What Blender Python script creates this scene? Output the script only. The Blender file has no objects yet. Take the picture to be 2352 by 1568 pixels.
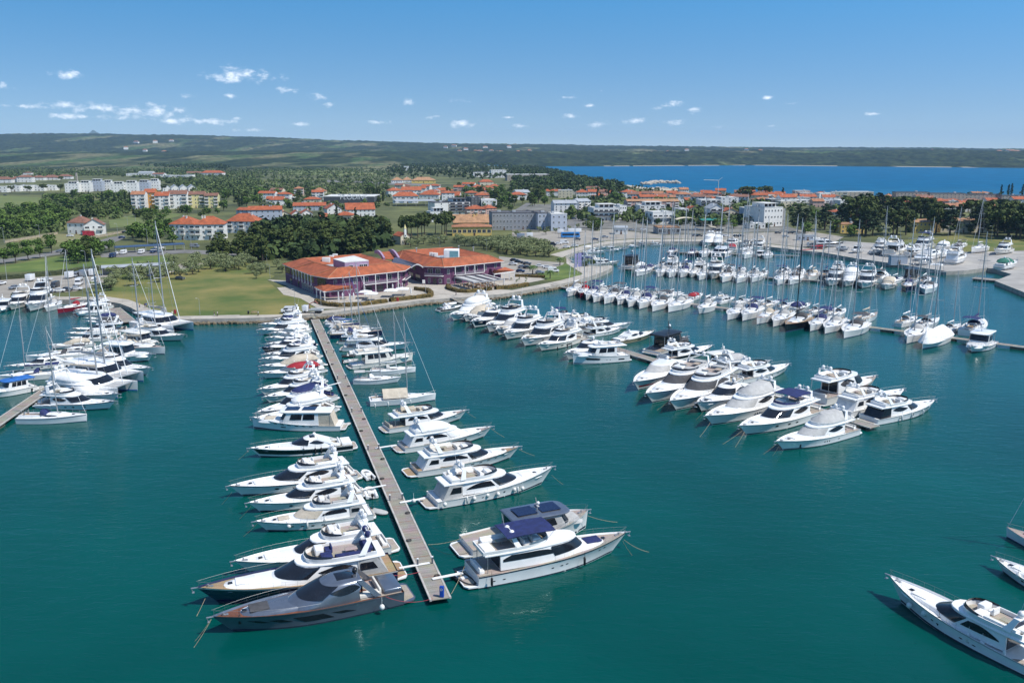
import bpy, math, random
import numpy as np
from mathutils import Vector, Matrix
random.seed(7)
SC = bpy.context.scene
COL = SC.collection
PI = math.pi
R = math.radians
FPX, CX, CY, HCAM = 2000.0, 1176.0, 784.0, 55.0
PITCH = math.atan((784 - 350) / FPX)
cd = bpy.data.cameras.new('camera'); cam = bpy.data.objects.new('camera', cd); COL.objects.link(cam)
cd.sensor_width = 36; cd.lens = 36 * FPX / 2352; cd.clip_start = 0.5; cd.clip_end = 60000
cam.location = (0, 0, HCAM); cam.rotation_euler = (PI / 2 - PITCH, 0, 0)
SC.camera = cam
CP, SP = math.cos(PITCH), math.sin(PITCH)
def G(px, py, z=0.0):
 """point of the photograph (2352 wide) -> world point at height z"""
 dx = (px - CX) / FPX; dy = -(py - CY) / FPX
 d = (dx, CP + dy * SP, -SP + dy * CP)
 t = (z - HCAM) / d[2]
 return Vector((d[0] * t, d[1] * t, z))
def PXSCALE(p):
 """metres per photo pixel at world point p"""
 depth = p[1] * CP - (p[2] - HCAM) * SP
 return depth / FPX
ORG = {'R1': (0, 294, .25), 'R2': (588, 294, .25), 'R3': (1176, 294, .25), 'R4': (1764, 294, .25), 'A': (0, 637, .25), 'B': (551.25, 637, .25),
       'C': (1004.5, 637, .25), 'D': (1470, 588, .375), 'E': (428.75, 980, .25), 'F': (820.75, 906.5, .25), 'G': (428.75, 1176, .25),
       'H': (955.5, 1102.5, .25), 'I': (1898.75, 1139.25, .27337), 'P': (0, 0, 1)}
def Z(r, x, y):
 o = ORG[r]; return (o[0] + x * o[2], o[1] + y * o[2])
def GZ(r, x, y, z=0.0):
 return G(*Z(r, x, y), z)
class M:
 def __init__(s): s.v = []; s.f = []; s.m = []; s.k = 0
 def add(s, vs, fs, k=None):
  n = len(s.v); s.v += [tuple(p) for p in vs]; s.f += [tuple(i + n for i in f) for f in fs]; s.m += [s.k if k is None else k] * len(fs); return s
 def loft(s, rings, closed=True, c0=False, c1=False, flip=False):
  n = len(rings[0]); vs = [p for r in rings for p in r]; fs = []
  for i in range(len(rings) - 1):
   for j in range(n if closed else n - 1):
    a, b = i * n + j, i * n + (j + 1) % n
    f = (a, b, b + n, a + n); fs.append(f[::-1] if flip else f)
  if c0: f = tuple(range(n - 1, -1, -1)); fs.append(f[::-1] if flip else f)
  if c1: f = tuple((len(rings) - 1) * n + j for j in range(n)); fs.append(f[::-1] if flip else f)
  return s.add(vs, fs)
 def tube(s, pts, r, n=5, r2=None):
  pts = [Vector(p) for p in pts]; rings = []; m = len(pts)
  for i, p in enumerate(pts):
   d = (pts[min(i + 1, m - 1)] - pts[max(i - 1, 0)]).normalized()
   u = d.cross(Vector((0, 0, 1)));  u = u.normalized() if u.length > .05 else Vector((1, 0, 0)); w = u.cross(d)
   q = r if r2 is None else r + (r2 - r) * i / max(1, m - 1)
   rings.append([p + (u * math.cos(2 * PI * j / n) + w * math.sin(2 * PI * j / n)) * q for j in range(n)])
  return s.loft(rings, True, True, True)
 def box(s, c, d, rz=0.0, tx=1.0, ty=1.0):
  x, y, z = c; a, b, h = d[0] / 2, d[1] / 2, d[2] / 2; cs, sn = math.cos(rz), math.sin(rz); vs = []
  for zz, fx, fy in ((-h, 1, 1), (h, tx, ty)):
   for px, py in ((-a * fx, -b * fy), (a * fx, -b * fy), (a * fx, b * fy), (-a * fx, b * fy)):
    vs.append((x + px * cs - py * sn, y + px * sn + py * cs, z + zz))
  return s.add(vs, [(3, 2, 1, 0), (4, 5, 6, 7), (0, 1, 5, 4), (1, 2, 6, 5), (2, 3, 7, 6), (3, 0, 4, 7)])
 def rbox(s, c, d, r=.1, rz=0.0, seg=3):
  x, y, z = c; a, b, h = d[0] / 2, d[1] / 2, d[2] / 2; r = min(r, a * .95, b * .95, h * .95); cs, sn = math.cos(rz), math.sin(rz)
  def ring(zz, ins):
   o = []; rr = max(r - ins, .002)
   for q, (sx, sy) in enumerate(((1, 1), (-1, 1), (-1, -1), (1, -1))):
    for k in range(seg + 1):
     t = PI / 2 * (q + k / seg); px = sx * (a - r) + rr * math.cos(t); py = sy * (b - r) + rr * math.sin(t)
     o.append((x + px * cs - py * sn, y + px * sn + py * cs, z + zz))
   return o
  return s.loft([ring(-h, r * .8), ring(-h + r * .5, 0), ring(h - r, 0), ring(h - r * .3, r * .3), ring(h, r * .95)], True, True, True)
 def ell(s, c, d, n=9, m=6):
  rings = []
  for i in range(m + 1):
   t = PI * (i / m - .5); q = max(math.cos(t), .02)
   rings.append([(c[0] + d[0] * q * math.cos(2 * PI * j / n), c[1] + d[1] * q * math.sin(2 * PI * j / n), c[2] + d[2] * math.sin(t)) for j in range(n)])
  return s.loft(rings, True, True, True)
 def prism(s, poly, z0, z1):
  return s.loft([[(p[0], p[1], z0) for p in poly], [(p[0], p[1], z1) for p in poly]], True, True, True)
 def quad(s, a, b, c, d): return s.add((a, b, c, d), [(0, 1, 2, 3)])
 def mesh(s, name, mats, ang=40):
  me = bpy.data.meshes.new(name); me.from_pydata(s.v, [], s.f)
  if not isinstance(mats, (list, tuple)): mats = [mats]
  for q in mats: me.materials.append(q)
  n = len(me.polygons)
  if len(mats) > 1 and len(s.m) == n: me.polygons.foreach_set('material_index', s.m)
  me.polygons.foreach_set('use_smooth', [ang > 0] * n)
  me.update()
  if ang > 0: me.set_sharp_from_angle(angle=R(ang))
  return me
 def build(s, name, mats, parent=None, ang=40):
  o = bpy.data.objects.new(name, s.mesh(name, mats, ang)); COL.objects.link(o)
  if parent is not None: o.parent = parent
  return o
def area2(p): return sum(p[i][0] * p[(i + 1) % len(p)][1] - p[(i + 1) % len(p)][0] * p[i][1] for i in range(len(p)))
def ccw(p): return list(p) if area2(p) > 0 else list(p)[::-1]
def tag(o, label=None, cat=None, group=None, kind=None):
 if label: o['label'] = label
 if cat: o['category'] = cat
 if group: o['group'] = group
 if kind: o['kind'] = kind
 return o
def empty(name, loc=(0, 0, 0), rz=0.0):
 o = bpy.data.objects.new(name, None); o.empty_display_size = .3; COL.objects.link(o); o.location = loc; o.rotation_euler = (0, 0, rz); return o
def copy_tree(o, parent=None):
 c = o.copy(); COL.objects.link(c); c.parent = parent
 for ch in KIDS.get(o.name, ()): copy_tree(ch, c)
 return c
KIDS = {}
def index_kids(root):
 """remember the children of a prototype (Object.children is slow in a large scene)"""
 if root.name not in KIDS:
  st = [root]
  while st:
   o = st.pop(); k = list(o.children); KIDS[o.name] = k; st += k
ONES = 'zeroth first second third fourth fifth sixth seventh eighth ninth tenth eleventh twelfth thirteenth fourteenth fifteenth sixteenth seventeenth eighteenth nineteenth'.split()
TENS = {2: 'twent', 3: 'thirt', 4: 'fort', 5: 'fift', 6: 'sixt', 7: 'sevent', 8: 'eight', 9: 'ninet'}
def ordw(n):
 if n >= 100: return 'hundred-and-' + ordw(n - 100) if n > 100 else 'hundredth'
 if n < 20: return ONES[n]
 return TENS[n // 10] + ('ieth' if n % 10 == 0 else 'y-' + ONES[n % 10])
MATS = {}
def mat(name, col, rough=.5, metal=0.0, var=.12, vs=1.0, bump=0.0, bs=None, coat=0.0, spec=.5, col2=None, det=4, coord='Object', stretch=None):
 if name in MATS: return MATS[name]
 m = bpy.data.materials.new(name); m.use_nodes = True; nt = m.node_tree; b = nt.nodes['Principled BSDF']; N = nt.nodes.new; Lk = nt.links.new
 b.inputs['Roughness'].default_value = rough; b.inputs['Metallic'].default_value = metal; b.inputs['Specular IOR Level'].default_value = spec
 if coat: b.inputs['Coat Weight'].default_value = coat; b.inputs['Coat Roughness'].default_value = .06
 tc = N('ShaderNodeTexCoord'); src = tc.outputs[coord]
 if stretch:
  mp = N('ShaderNodeMapping'); mp.inputs['Scale'].default_value = stretch; Lk(src, mp.inputs[0]); src = mp.outputs[0]
 c = (*col, 1)
 if var or col2:
  n = N('ShaderNodeTexNoise'); n.inputs['Scale'].default_value = vs; n.inputs['Detail'].default_value = det; n.inputs['Roughness'].default_value = .62; Lk(src, n.inputs['Vector'])
  cr = N('ShaderNodeValToRGB'); cr.color_ramp.elements[0].position = .36; cr.color_ramp.elements[1].position = .66
  lo = tuple(x * (1 - var) for x in col); hi = col2 if col2 else tuple(min(1, x * (1 + var)) for x in col)
  cr.color_ramp.elements[0].color = (*lo, 1); cr.color_ramp.elements[1].color = (*hi, 1)
  Lk(n.outputs['Fac'], cr.inputs[0]); Lk(cr.outputs[0], b.inputs['Base Color'])
 else: b.inputs['Base Color'].default_value = c
 if bump:
  n2 = N('ShaderNodeTexNoise'); n2.inputs['Scale'].default_value = bs or vs * 4; n2.inputs['Detail'].default_value = 3; Lk(src, n2.inputs['Vector'])
  bp = N('ShaderNodeBump'); bp.inputs['Strength'].default_value = min(bump, 1); bp.inputs['Distance'].default_value = .1; Lk(n2.outputs['Fac'], bp.inputs['Height']); Lk(bp.outputs[0], b.inputs['Normal'])
 MATS[name] = m; return m
def tile_mat(name, col, pitch=.33, rough=.75, var=.25):
 """clay roof tiles: rows of rounded tiles as bump plus blotchy colour (world-sized, in the object's own space)"""
 if name in MATS: return MATS[name]
 m = mat(name, col, rough, var=var, vs=.35, det=6); nt = m.node_tree; N = nt.nodes.new; Lk = nt.links.new
 tc = N('ShaderNodeTexCoord'); w = N('ShaderNodeTexWave'); w.wave_type = 'BANDS'; w.bands_direction = 'DIAGONAL'; w.inputs['Scale'].default_value = .5 / pitch; w.inputs['Distortion'].default_value = .6
 Lk(tc.outputs['Object'], w.inputs['Vector']); bp = N('ShaderNodeBump'); bp.inputs['Strength'].default_value = .5; bp.inputs['Distance'].default_value = .08
 Lk(w.outputs['Fac'], bp.inputs['Height']); Lk(bp.outputs[0], nt.nodes['Principled BSDF'].inputs['Normal'])
 return m
def plank_mat(name, c1, c2, width=.15, axis='X', rough=.7):
 if name in MATS: return MATS[name]
 m = bpy.data.materials.new(name); m.use_nodes = True; nt = m.node_tree; b = nt.nodes['Principled BSDF']; N = nt.nodes.new; Lk = nt.links.new
 tc = N('ShaderNodeTexCoord'); sp = N('ShaderNodeSeparateXYZ'); Lk(tc.outputs['Object'], sp.inputs[0])
 d = N('ShaderNodeMath'); d.operation = 'DIVIDE'; d.inputs[1].default_value = width; Lk(sp.outputs[axis], d.inputs[0])
 fl = N('ShaderNodeMath'); fl.operation = 'FLOOR'; Lk(d.outputs[0], fl.inputs[0]); fr = N('ShaderNodeMath'); fr.operation = 'FRACT'; Lk(d.outputs[0], fr.inputs[0])
 wn = N('ShaderNodeTexWhiteNoise'); wn.noise_dimensions = '1D'; Lk(fl.outputs[0], wn.inputs['W'])
 mx = N('ShaderNodeMix'); mx.data_type = 'RGBA'; mx.inputs[6].default_value = (*c1, 1); mx.inputs[7].default_value = (*c2, 1); Lk(wn.outputs['Value'], mx.inputs[0])
 gt = N('ShaderNodeMath'); gt.operation = 'GREATER_THAN'; gt.inputs[1].default_value = .1; Lk(fr.outputs[0], gt.inputs[0])
 m2 = N('ShaderNodeMix'); m2.data_type = 'RGBA'; m2.inputs[6].default_value = (*[x * .35 for x in c1], 1); Lk(gt.outputs[0], m2.inputs[0]); Lk(mx.outputs[2], m2.inputs[7])
 nz = N('ShaderNodeTexNoise'); nz.inputs['Scale'].default_value = .5; nz.inputs['Detail'].default_value = 5; Lk(tc.outputs['Object'], nz.inputs['Vector'])
 m3 = N('ShaderNodeMix'); m3.data_type = 'RGBA'; m3.blend_type = 'MULTIPLY'; m3.inputs[0].default_value = .45; Lk(m2.outputs[2], m3.inputs[6]); Lk(nz.outputs['Color'], m3.inputs[7])
 Lk(m3.outputs[2], b.inputs['Base Color']); b.inputs['Roughness'].default_value = rough
 MATS[name] = m; return m
W_GEL = mat('white_gelcoat', (.80, .80, .79), .25, var=.05, vs=.6, coat=.3)
W_GEL2 = mat('ivory_gelcoat', (.76, .74, .68), .3, var=.05, vs=.6, coat=.2)
W_DECK = mat('white_nonskid', (.74, .74, .73), .6, var=.05, vs=1.5)
W_CANV = mat('white_canvas', (.72, .73, .73), .85, var=.08, vs=1.2, bump=.5, bs=2)
C_NAVY = mat('navy_canvas', (.013, .022, .10), .8, var=.25, vs=1.5, bump=.4, bs=3)
C_BEIGE = mat('beige_canvas', (.50, .44, .35), .85, var=.12, vs=1.2, bump=.4, bs=3)
C_GREY = mat('grey_canvas', (.42, .42, .41), .85, var=.1, vs=1.2, bump=.5, bs=2)
C_DKGREY = mat('charcoal_canvas', (.06, .06, .065), .85, var=.2, vs=1.2, bump=.4, bs=3)
C_RED = mat('red_canvas', (.30, .012, .022), .8, var=.2, vs=1.2, bump=.4, bs=3)
C_BLUE = mat('blue_canvas', (.02, .13, .42), .8, var=.2, vs=1.2, bump=.4, bs=3)
C_GREEN = mat('green_canvas', (.02, .14, .10), .8, var=.2, vs=1.2, bump=.5, bs=2)
GLASS = mat('tinted_glass', (.012, .014, .02), .06, var=.2, vs=.6, spec=.6)
GLASS_B = mat('clear_windscreen', (.10, .14, .17), .05, var=.2, vs=.6, spec=.7)
TEAK = plank_mat('teak_deck', (.40, .27, .14), (.50, .36, .22), .07, 'Y', .6)
TEAK_G = plank_mat('weathered_teak', (.42, .35, .29), (.50, .44, .37), .07, 'Y', .7)
STEEL = mat('stainless_steel', (.45, .46, .47), .45, .8, var=.05)
ALU = mat('mast_aluminium', (.42, .43, .44), .45, .4, var=.06)
MASTW = mat('white_mast_paint', (.78, .78, .77), .35, var=.05)
BLACK = mat('black_paint', (.012, .012, .014), .35, var=.2)
RUBBER = mat('black_rubber', (.02, .02, .022), .6, var=.2)
NAVYHULL = mat('navy_hull_paint', (.008, .012, .055), .1, var=.15, coat=.6)
BLACKHULL = mat('black_hull_paint', (.010, .011, .016), .1, var=.15, coat=.6)
GREYHULL = mat('grey_metallic_paint', (.135, .165, .215), .28, .5, var=.08, coat=.6)
SILVER = mat('silver_metallic_paint', (.19, .215, .26), .22, .6, var=.08, coat=.4)
REDHULL = mat('red_hull_paint', (.22, .012, .03), .2, var=.1, coat=.4)
CUSH = mat('cream_cushion', (.66, .63, .57), .8, var=.1, vs=2)
CUSHW = mat('white_cushion', (.76, .76, .74), .75, var=.08, vs=2)
BOOT = mat('boot_stripe_paint', (.02, .03, .05), .4, var=.2)
FENDW = mat('white_fender_vinyl', (.72, .72, .69), .45, var=.1, vs=4)
ROPE = mat('tan_rope', (.36, .30, .19), .9, var=.3, vs=6)
SUN_AZ, SUN_EL = R(-24), R(56)      # direction towards the sun: x = cos(az), y = sin(az)
sd = Vector((math.cos(SUN_AZ) * math.cos(SUN_EL), math.sin(SUN_AZ) * math.cos(SUN_EL), math.sin(SUN_EL)))
sl = bpy.data.lights.new('sun', 'SUN'); sl.energy = 4.1; sl.angle = R(.53); sl.color = (1, .955, .89)
so = bpy.data.objects.new('sun', sl); COL.objects.link(so); so.rotation_euler = sd.to_track_quat('Z', 'Y').to_euler(); so.location = (50, 0, 150)
world = bpy.data.worlds.new('World'); SC.world = world; world.use_nodes = True
def build_world():
 nt = world.node_tree; N = nt.nodes.new; Lk = nt.links.new; bg = nt.nodes['Background']
 sky = N('ShaderNodeTexSky'); sky.sky_type = 'NISHITA'; sky.sun_disc = False; sky.sun_elevation = SUN_EL; sky.sun_rotation = math.atan2(sd.x, sd.y)
 sky.altitude = 50; sky.air_density = 1.15; sky.dust_density = .35; sky.ozone_density = 2.2
 bg.inputs['Strength'].default_value = .108
 tc = N('ShaderNodeTexCoord')
 vm = N('ShaderNodeVectorMath'); vm.operation = 'MULTIPLY_ADD'; vm.inputs[1].default_value = (1, 1, 2.3); vm.inputs[2].default_value = (0, 0, .10); Lk(tc.outputs['Generated'], vm.inputs[0])
 vn = N('ShaderNodeVectorMath'); vn.operation = 'NORMALIZE'; Lk(vm.outputs[0], vn.inputs[0]); Lk(vn.outputs[0], sky.inputs[0])
 ti = N('ShaderNodeMix'); ti.data_type = 'RGBA'; ti.blend_type = 'MULTIPLY'; ti.inputs[0].default_value = 1
 sz = N('ShaderNodeSeparateXYZ'); Lk(tc.outputs['Generated'], sz.inputs[0]); sr = N('ShaderNodeValToRGB'); el = sr.color_ramp.elements
 for p_, c_ in ((.0, (1.08, 1.0, .92)), (.045, (.86, .98, 1.0)), (.16, (.50, 1.14, 1.36)), (.45, (.75, 1.0, 1.15))):
  e_ = el[0] if p_ == 0 else el.new(p_); e_.position = p_; e_.color = (*c_, 1)
 el[-1].color = (.8, 1, 1.1, 1); Lk(sz.outputs[2], sr.inputs[0]); Lk(sr.outputs[0], ti.inputs[7])
 Lk(sky.outputs[0], ti.inputs[6])
 # small fair-weather cumulus: a handful of cloud places (directions on the sky), each torn up by noise
 nz = N('ShaderNodeTexNoise'); nz.inputs['Scale'].default_value = 72; nz.inputs['Detail'].default_value = 9; nz.inputs['Roughness'].default_value = .62
 mp = N('ShaderNodeMapping'); mp.inputs['Scale'].default_value = (1, 1, 1.9); Lk(tc.outputs['Generated'], mp.inputs[0]); Lk(mp.outputs[0], nz.inputs['Vector'])
 clouds = [(545, 172, 72, 15, 1.0), (525, 183, 40, 10, .8), (160, 174, 36, 10, .9), (5, 200, 22, 9, .8), (527, 221, 22, 7, .8), (662, 207, 24, 8, .7), (740, 223, 30, 9, .9),
              (757, 241, 14, 6, .7), (922, 234, 30, 9, .9), (1058, 232, 22, 6, .8), (150, 242, 44, 9, .8), (230, 248, 70, 11, 1.0), (340, 258, 80, 15, 1.1), (440, 278, 90, 8, .9), (60, 245, 60, 6, .9), (200, 268, 120, 7, .7),
              (868, 282, 28, 7, .7), (1062, 284, 52, 9, 1.0), (1195, 290, 40, 5, .5), (985, 270, 22, 6, .5), (1310, 268, 20, 8, .8), (1305, 224, 22, 5, .5), (1357, 243, 18, 6, .6), (1285, 232, 10, 5, .5),
              (1545, 240, 22, 9, .8), (1602, 252, 22, 7, .8), (1508, 250, 16, 6, .6), (1465, 278, 40, 8, .6), (1555, 282, 26, 8, .7), (1765, 225, 16, 5, .8), (1816, 238, 18, 5, .8), (1380, 208, 10, 4, .5), (1640, 291, 40, 5, .4),
              (1380, 285, 40, 8, .5), (692, 286, 36, 6, .5), (545, 272, 20, 5, .4), (2010, 262, 30, 4, .25), (430, 222, 30, 8, .3), (1168, 270, 20, 4, .4), (575, 300, 40, 6, .4), (1770, 290, 30, 4, .3)]
 acc = None
 for px, py, rx, ry, a in clouds:
  dx = (px - CX) / FPX; dy = -(py - CY) / FPX
  d = Vector((dx, CP + dy * SP, -SP + dy * CP)); ln = d.length; d.normalize()
  s = N('ShaderNodeVectorMath'); s.operation = 'SUBTRACT'; s.inputs[1].default_value = d; Lk(tc.outputs['Generated'], s.inputs[0])
  k = N('ShaderNodeVectorMath'); k.operation = 'MULTIPLY'; kx = FPX * ln / rx / 1.22; kz = FPX * ln / ry / 1.22; k.inputs[1].default_value = (kx, kx, kz); Lk(s.outputs[0], k.inputs[0])
  le = N('ShaderNodeVectorMath'); le.operation = 'LENGTH'; Lk(k.outputs[0], le.inputs[0])
  f = N('ShaderNodeMath'); f.operation = 'MULTIPLY_ADD'; f.inputs[1].default_value = -.70; f.inputs[2].default_value = .66 + .34 * a; Lk(le.outputs['Value'], f.inputs[0])
  if acc is None: acc = f.outputs[0]
  else:
   mx = N('ShaderNodeMath'); mx.operation = 'MAXIMUM'; Lk(acc, mx.inputs[0]); Lk(f.outputs[0], mx.inputs[1]); acc = mx.outputs[0]
 # density = place + noise - threshold
 ad = N('ShaderNodeMath'); ad.operation = 'MULTIPLY_ADD'; ad.inputs[1].default_value = 2.6; Lk(nz.outputs['Fac'], ad.inputs[0]); Lk(acc, ad.inputs[2])
 rmp = N('ShaderNodeMapRange'); rmp.interpolation_type = 'SMOOTHSTEP'; rmp.inputs['From Min'].default_value = 1.66; rmp.inputs['From Max'].default_value = 2.8; Lk(ad.outputs[0], rmp.inputs['Value'])
 gate = N('ShaderNodeMath'); gate.operation = 'GREATER_THAN'; gate.inputs[1].default_value = -.4; Lk(acc, gate.inputs[0])
 g2 = N('ShaderNodeMath'); g2.operation = 'MULTIPLY'; Lk(rmp.outputs[0], g2.inputs[0]); Lk(gate.outputs[0], g2.inputs[1])
 hz = N('ShaderNodeMath'); hz.operation = 'MULTIPLY'; hz.inputs[1].default_value = .82; Lk(g2.outputs[0], hz.inputs[0])
 cm = N('ShaderNodeMix'); cm.data_type = 'RGBA'; Lk(hz.outputs[0], cm.inputs[0]); Lk(ti.outputs[2], cm.inputs[6]); cm.inputs[7].default_value = (11.5, 11.8, 12.2, 1)
 Lk(cm.outputs[2], bg.inputs['Color'])
build_world()
SC.view_settings.view_transform = 'Standard'; SC.view_settings.look = 'None'; SC.view_settings.exposure = .30; SC.view_settings.gamma = 1
SC.cycles.use_denoising = True
try: SC.cycles.denoiser = 'OPENIMAGEDENOISE'
except Exception: pass
SC.cycles.max_bounces = 6; SC.cycles.diffuse_bounces = 3; SC.cycles.glossy_bounces = 3; SC.cycles.transmission_bounces = 3; SC.cycles.volume_bounces = 1; SC.cycles.transparent_max_bounces = 6
SC.cycles.sample_clamp_indirect = 6; SC.cycles.caustics_reflective = False; SC.cycles.caustics_refractive = False
def water_mat():
 m = bpy.data.materials.new('sea_water'); m.use_nodes = True; nt = m.node_tree; b = nt.nodes['Principled BSDF']; N = nt.nodes.new; Lk = nt.links.new
 b.inputs['IOR'].default_value = 1.33; b.inputs['Specular Tint'].default_value = (.30, .92, .92, 1); b.inputs['Specular IOR Level'].default_value = .30; b.inputs['Roughness'].default_value = .07
 tc = N('ShaderNodeTexCoord'); sp = N('ShaderNodeSeparateXYZ'); Lk(tc.outputs['Object'], sp.inputs[0])
 # the basin's own water is green, the open bay beyond the town is deep blue
 mr = N('ShaderNodeMapRange'); mr.interpolation_type = 'SMOOTHSTEP'; mr.inputs['From Min'].default_value = 90; mr.inputs['From Max'].default_value = 420; Lk(sp.outputs['Y'], mr.inputs['Value'])
 m0 = N('ShaderNodeMix'); m0.data_type = 'RGBA'; m0.inputs[6].default_value = (.0, .062, .054, 1); m0.inputs[7].default_value = (.0, .068, .070, 1); Lk(mr.outputs[0], m0.inputs[0])
 m2 = N('ShaderNodeMapRange'); m2.interpolation_type = 'SMOOTHSTEP'; m2.inputs['From Min'].default_value = 700; m2.inputs['From Max'].default_value = 1500; Lk(sp.outputs['Y'], m2.inputs['Value'])
 nb = N('ShaderNodeTexNoise'); nb.inputs['Scale'].default_value = .0016; nb.inputs['Detail'].default_value = 3; Lk(tc.outputs['Object'], nb.inputs['Vector'])
 mb = N('ShaderNodeMix'); mb.data_type = 'RGBA'; mb.inputs[6].default_value = (.004, .118, .225, 1); mb.inputs[7].default_value = (.002, .090, .212, 1); Lk(nb.outputs['Fac'], mb.inputs[0])
 m1 = N('ShaderNodeMix'); m1.data_type = 'RGBA'; Lk(m2.outputs[0], m1.inputs[0]); Lk(m0.outputs[2], m1.inputs[6]); Lk(mb.outputs[2], m1.inputs[7])
 n1 = N('ShaderNodeTexNoise'); n1.inputs['Scale'].default_value = .022; n1.inputs['Detail'].default_value = 4; Lk(tc.outputs['Object'], n1.inputs['Vector'])
 r1 = N('ShaderNodeMapRange'); r1.inputs['From Min'].default_value = .3; r1.inputs['From Max'].default_value = .7; r1.inputs['To Min'].default_value = .78; r1.inputs['To Max'].default_value = 1.16; Lk(n1.outputs['Fac'], r1.inputs['Value'])
 mm = N('ShaderNodeMix'); mm.data_type = 'RGBA'; mm.blend_type = 'MULTIPLY'; mm.inputs[0].default_value = 1; Lk(m1.outputs[2], mm.inputs[6]); Lk(r1.outputs[0], mm.inputs[7])
 Lk(mm.outputs[2], b.inputs['Base Color'])
 # the open bay is wind-roughened, the basin is sheltered
 for nm, lo, hi in (('Roughness', .07, .42), ('Specular IOR Level', .36, .05)):
  q = N('ShaderNodeMapRange'); q.inputs['To Min'].default_value = lo; q.inputs['To Max'].default_value = hi; Lk(m2.outputs[0], q.inputs['Value']); Lk(q.outputs[0], b.inputs[nm])
 # wind ripples: three trains of waves
 hs = None
 for sc, (sx, sy), ang, wt, dt in ((.30, (1, 2.4), 24, .60, 2), (1.1, (1, 2.6), 14, .26, 3), (.07, (1, 2.0), 30, .75, 2)):
  mp = N('ShaderNodeMapping'); mp.inputs['Scale'].default_value = (sx, sy, 1); mp.inputs['Rotation'].default_value = (0, 0, R(ang)); Lk(tc.outputs['Object'], mp.inputs[0])
  n = N('ShaderNodeTexNoise'); n.inputs['Scale'].default_value = sc; n.inputs['Detail'].default_value = dt; n.inputs['Roughness'].default_value = .55; n.inputs['Distortion'].default_value = .4; Lk(mp.outputs[0], n.inputs['Vector'])
  q = N('ShaderNodeMath'); q.operation = 'MULTIPLY_ADD'; q.inputs[1].default_value = wt; Lk(n.outputs['Fac'], q.inputs[0])
  if hs is not None: Lk(hs, q.inputs[2])
  else: q.inputs[2].default_value = 0
  hs = q.outputs[0]
 bp = N('ShaderNodeBump'); bp.inputs['Strength'].default_value = .5; bp.inputs['Distance'].default_value = .30; Lk(hs, bp.inputs['Height']); Lk(bp.outputs[0], b.inputs['Normal'])
 return m
w = M(); w.quad((-9000, -300, 0), (9000, -300, 0), (9000, 20000, 0), (-9000, 20000, 0)); wo = w.build('sea_water', water_mat(), ang=0); tag(wo, 'teal green marina water rippled by wind, turning deep blue in the bay', 'water', kind='structure')
LZ = 1.7
STONE = mat('pale_quay_stone', (.36, .34, .30), .85, var=.25, vs=.5, bump=.6, bs=2, det=6)
GRASSG = mat('scrub_ground', (.070, .095, .025), .95, var=.55, vs=.016, det=9, col2=(.15, .16, .05), coord='Object')
LAWN = mat('dry_lawn', (.10, .155, .024), .95, var=.3, vs=.045, det=9, col2=(.215, .185, .054), bump=.4, bs=1.5)
LAWN2 = mat('green_lawn', (.085, .15, .025), .95, var=.25, vs=.06, det=7, col2=(.15, .19, .04), bump=.4, bs=1.5)
PAVE = mat('pale_paving', (.40, .365, .31), .9, var=.14, vs=.25, det=6, col2=(.47, .43, .37))
ASPH = mat('grey_asphalt', (.17, .165, .155), .92, var=.2, vs=.12, det=6)
CARPK = mat('sandy_car_park_paving', (.30, .275, .235), .92, var=.16, vs=.1, det=6)
CONC = mat('concrete_hardstanding', (.34, .325, .30), .92, var=.18, vs=.1, det=6)
SOIL = mat('bare_soil', (.23, .14, .08), .95, var=.3, vs=.1, det=6)
FIELD1 = mat('field_green', (.115, .165, .04), .95, var=.3, vs=.02, det=7, col2=(.18, .20, .06), stretch=(1, 6, 1))
FIELD2 = mat('field_olive', (.10, .12, .05), .95, var=.35, vs=.03, det=7, col2=(.19, .19, .09), stretch=(1, 8, 1))
FIELD3 = mat('field_straw', (.24, .20, .09), .95, var=.3, vs=.02, det=7, col2=(.20, .21, .08), stretch=(1, 6, 1))
SHORE = [Z('A', -900, 300), Z('A', -400, 245), Z('A', 0, 228), Z('A', 480, 205), Z('A', 800, 208), Z('A', 960, 218), Z('A', 1100, 240), Z('A', 1200, 278), Z('A', 1290, 328), Z('A', 1380, 364), Z('A', 1560, 388), Z('A', 1900, 382), Z('A', 2352, 372),
         Z('B', 380, 362), Z('B', 620, 346), Z('B', 870, 322), Z('B', 1100, 290), Z('B', 1400, 250), Z('B', 1650, 215), Z('B', 1900, 195), Z('B', 2100, 180), Z('C', 600, 155), Z('C', 1000, 90),
         Z('R3', 430, 1440), Z('R3', 540, 1413), Z('R3', 640, 1388), Z('R3', 800, 1338), Z('R3', 900, 1295), Z('R3', 932, 1272), Z('R3', 900, 1262), Z('R3', 800, 1268), Z('R3', 640, 1262), Z('R3', 545, 1235), Z('R3', 490, 1190), Z('R3', 500, 1172),
         Z('R3', 560, 1148), Z('R3', 640, 1120), Z('R3', 760, 1088), Z('R3', 900, 1064), Z('R3', 1100, 1048), Z('R3', 1500, 1043), Z('R3', 1800, 1043), Z('R3', 2100, 1049), Z('R4', 0, 1090), Z('R4', 280, 1123), Z('R4', 500, 1143), Z('R4', 820, 1200), Z('R4', 1130, 1243),
         Z('R4', 1270, 1262), Z('R4', 1640, 1318), Z('R4', 1800, 1312), Z('R4', 2015, 1286), Z('R4', 2090, 1300), Z('R4', 2190, 1330), Z('R4', 2240, 1345), Z('R4', 2085, 1405), Z('R4', 2352, 1510), Z('R4', 2700, 1640)]
BAYC = [(2900, 458), (2352, 451), (2000, 449), (1750, 447), (1620, 443), (1575, 437), (1545, 434), (1490, 432), (1440, 425), (1400, 416), (1330, 403), (1290, 394), (1180, 385), (1090, 377), (1000, 374)]
shore3 = [G(x, y, LZ) for x, y in SHORE]
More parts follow.
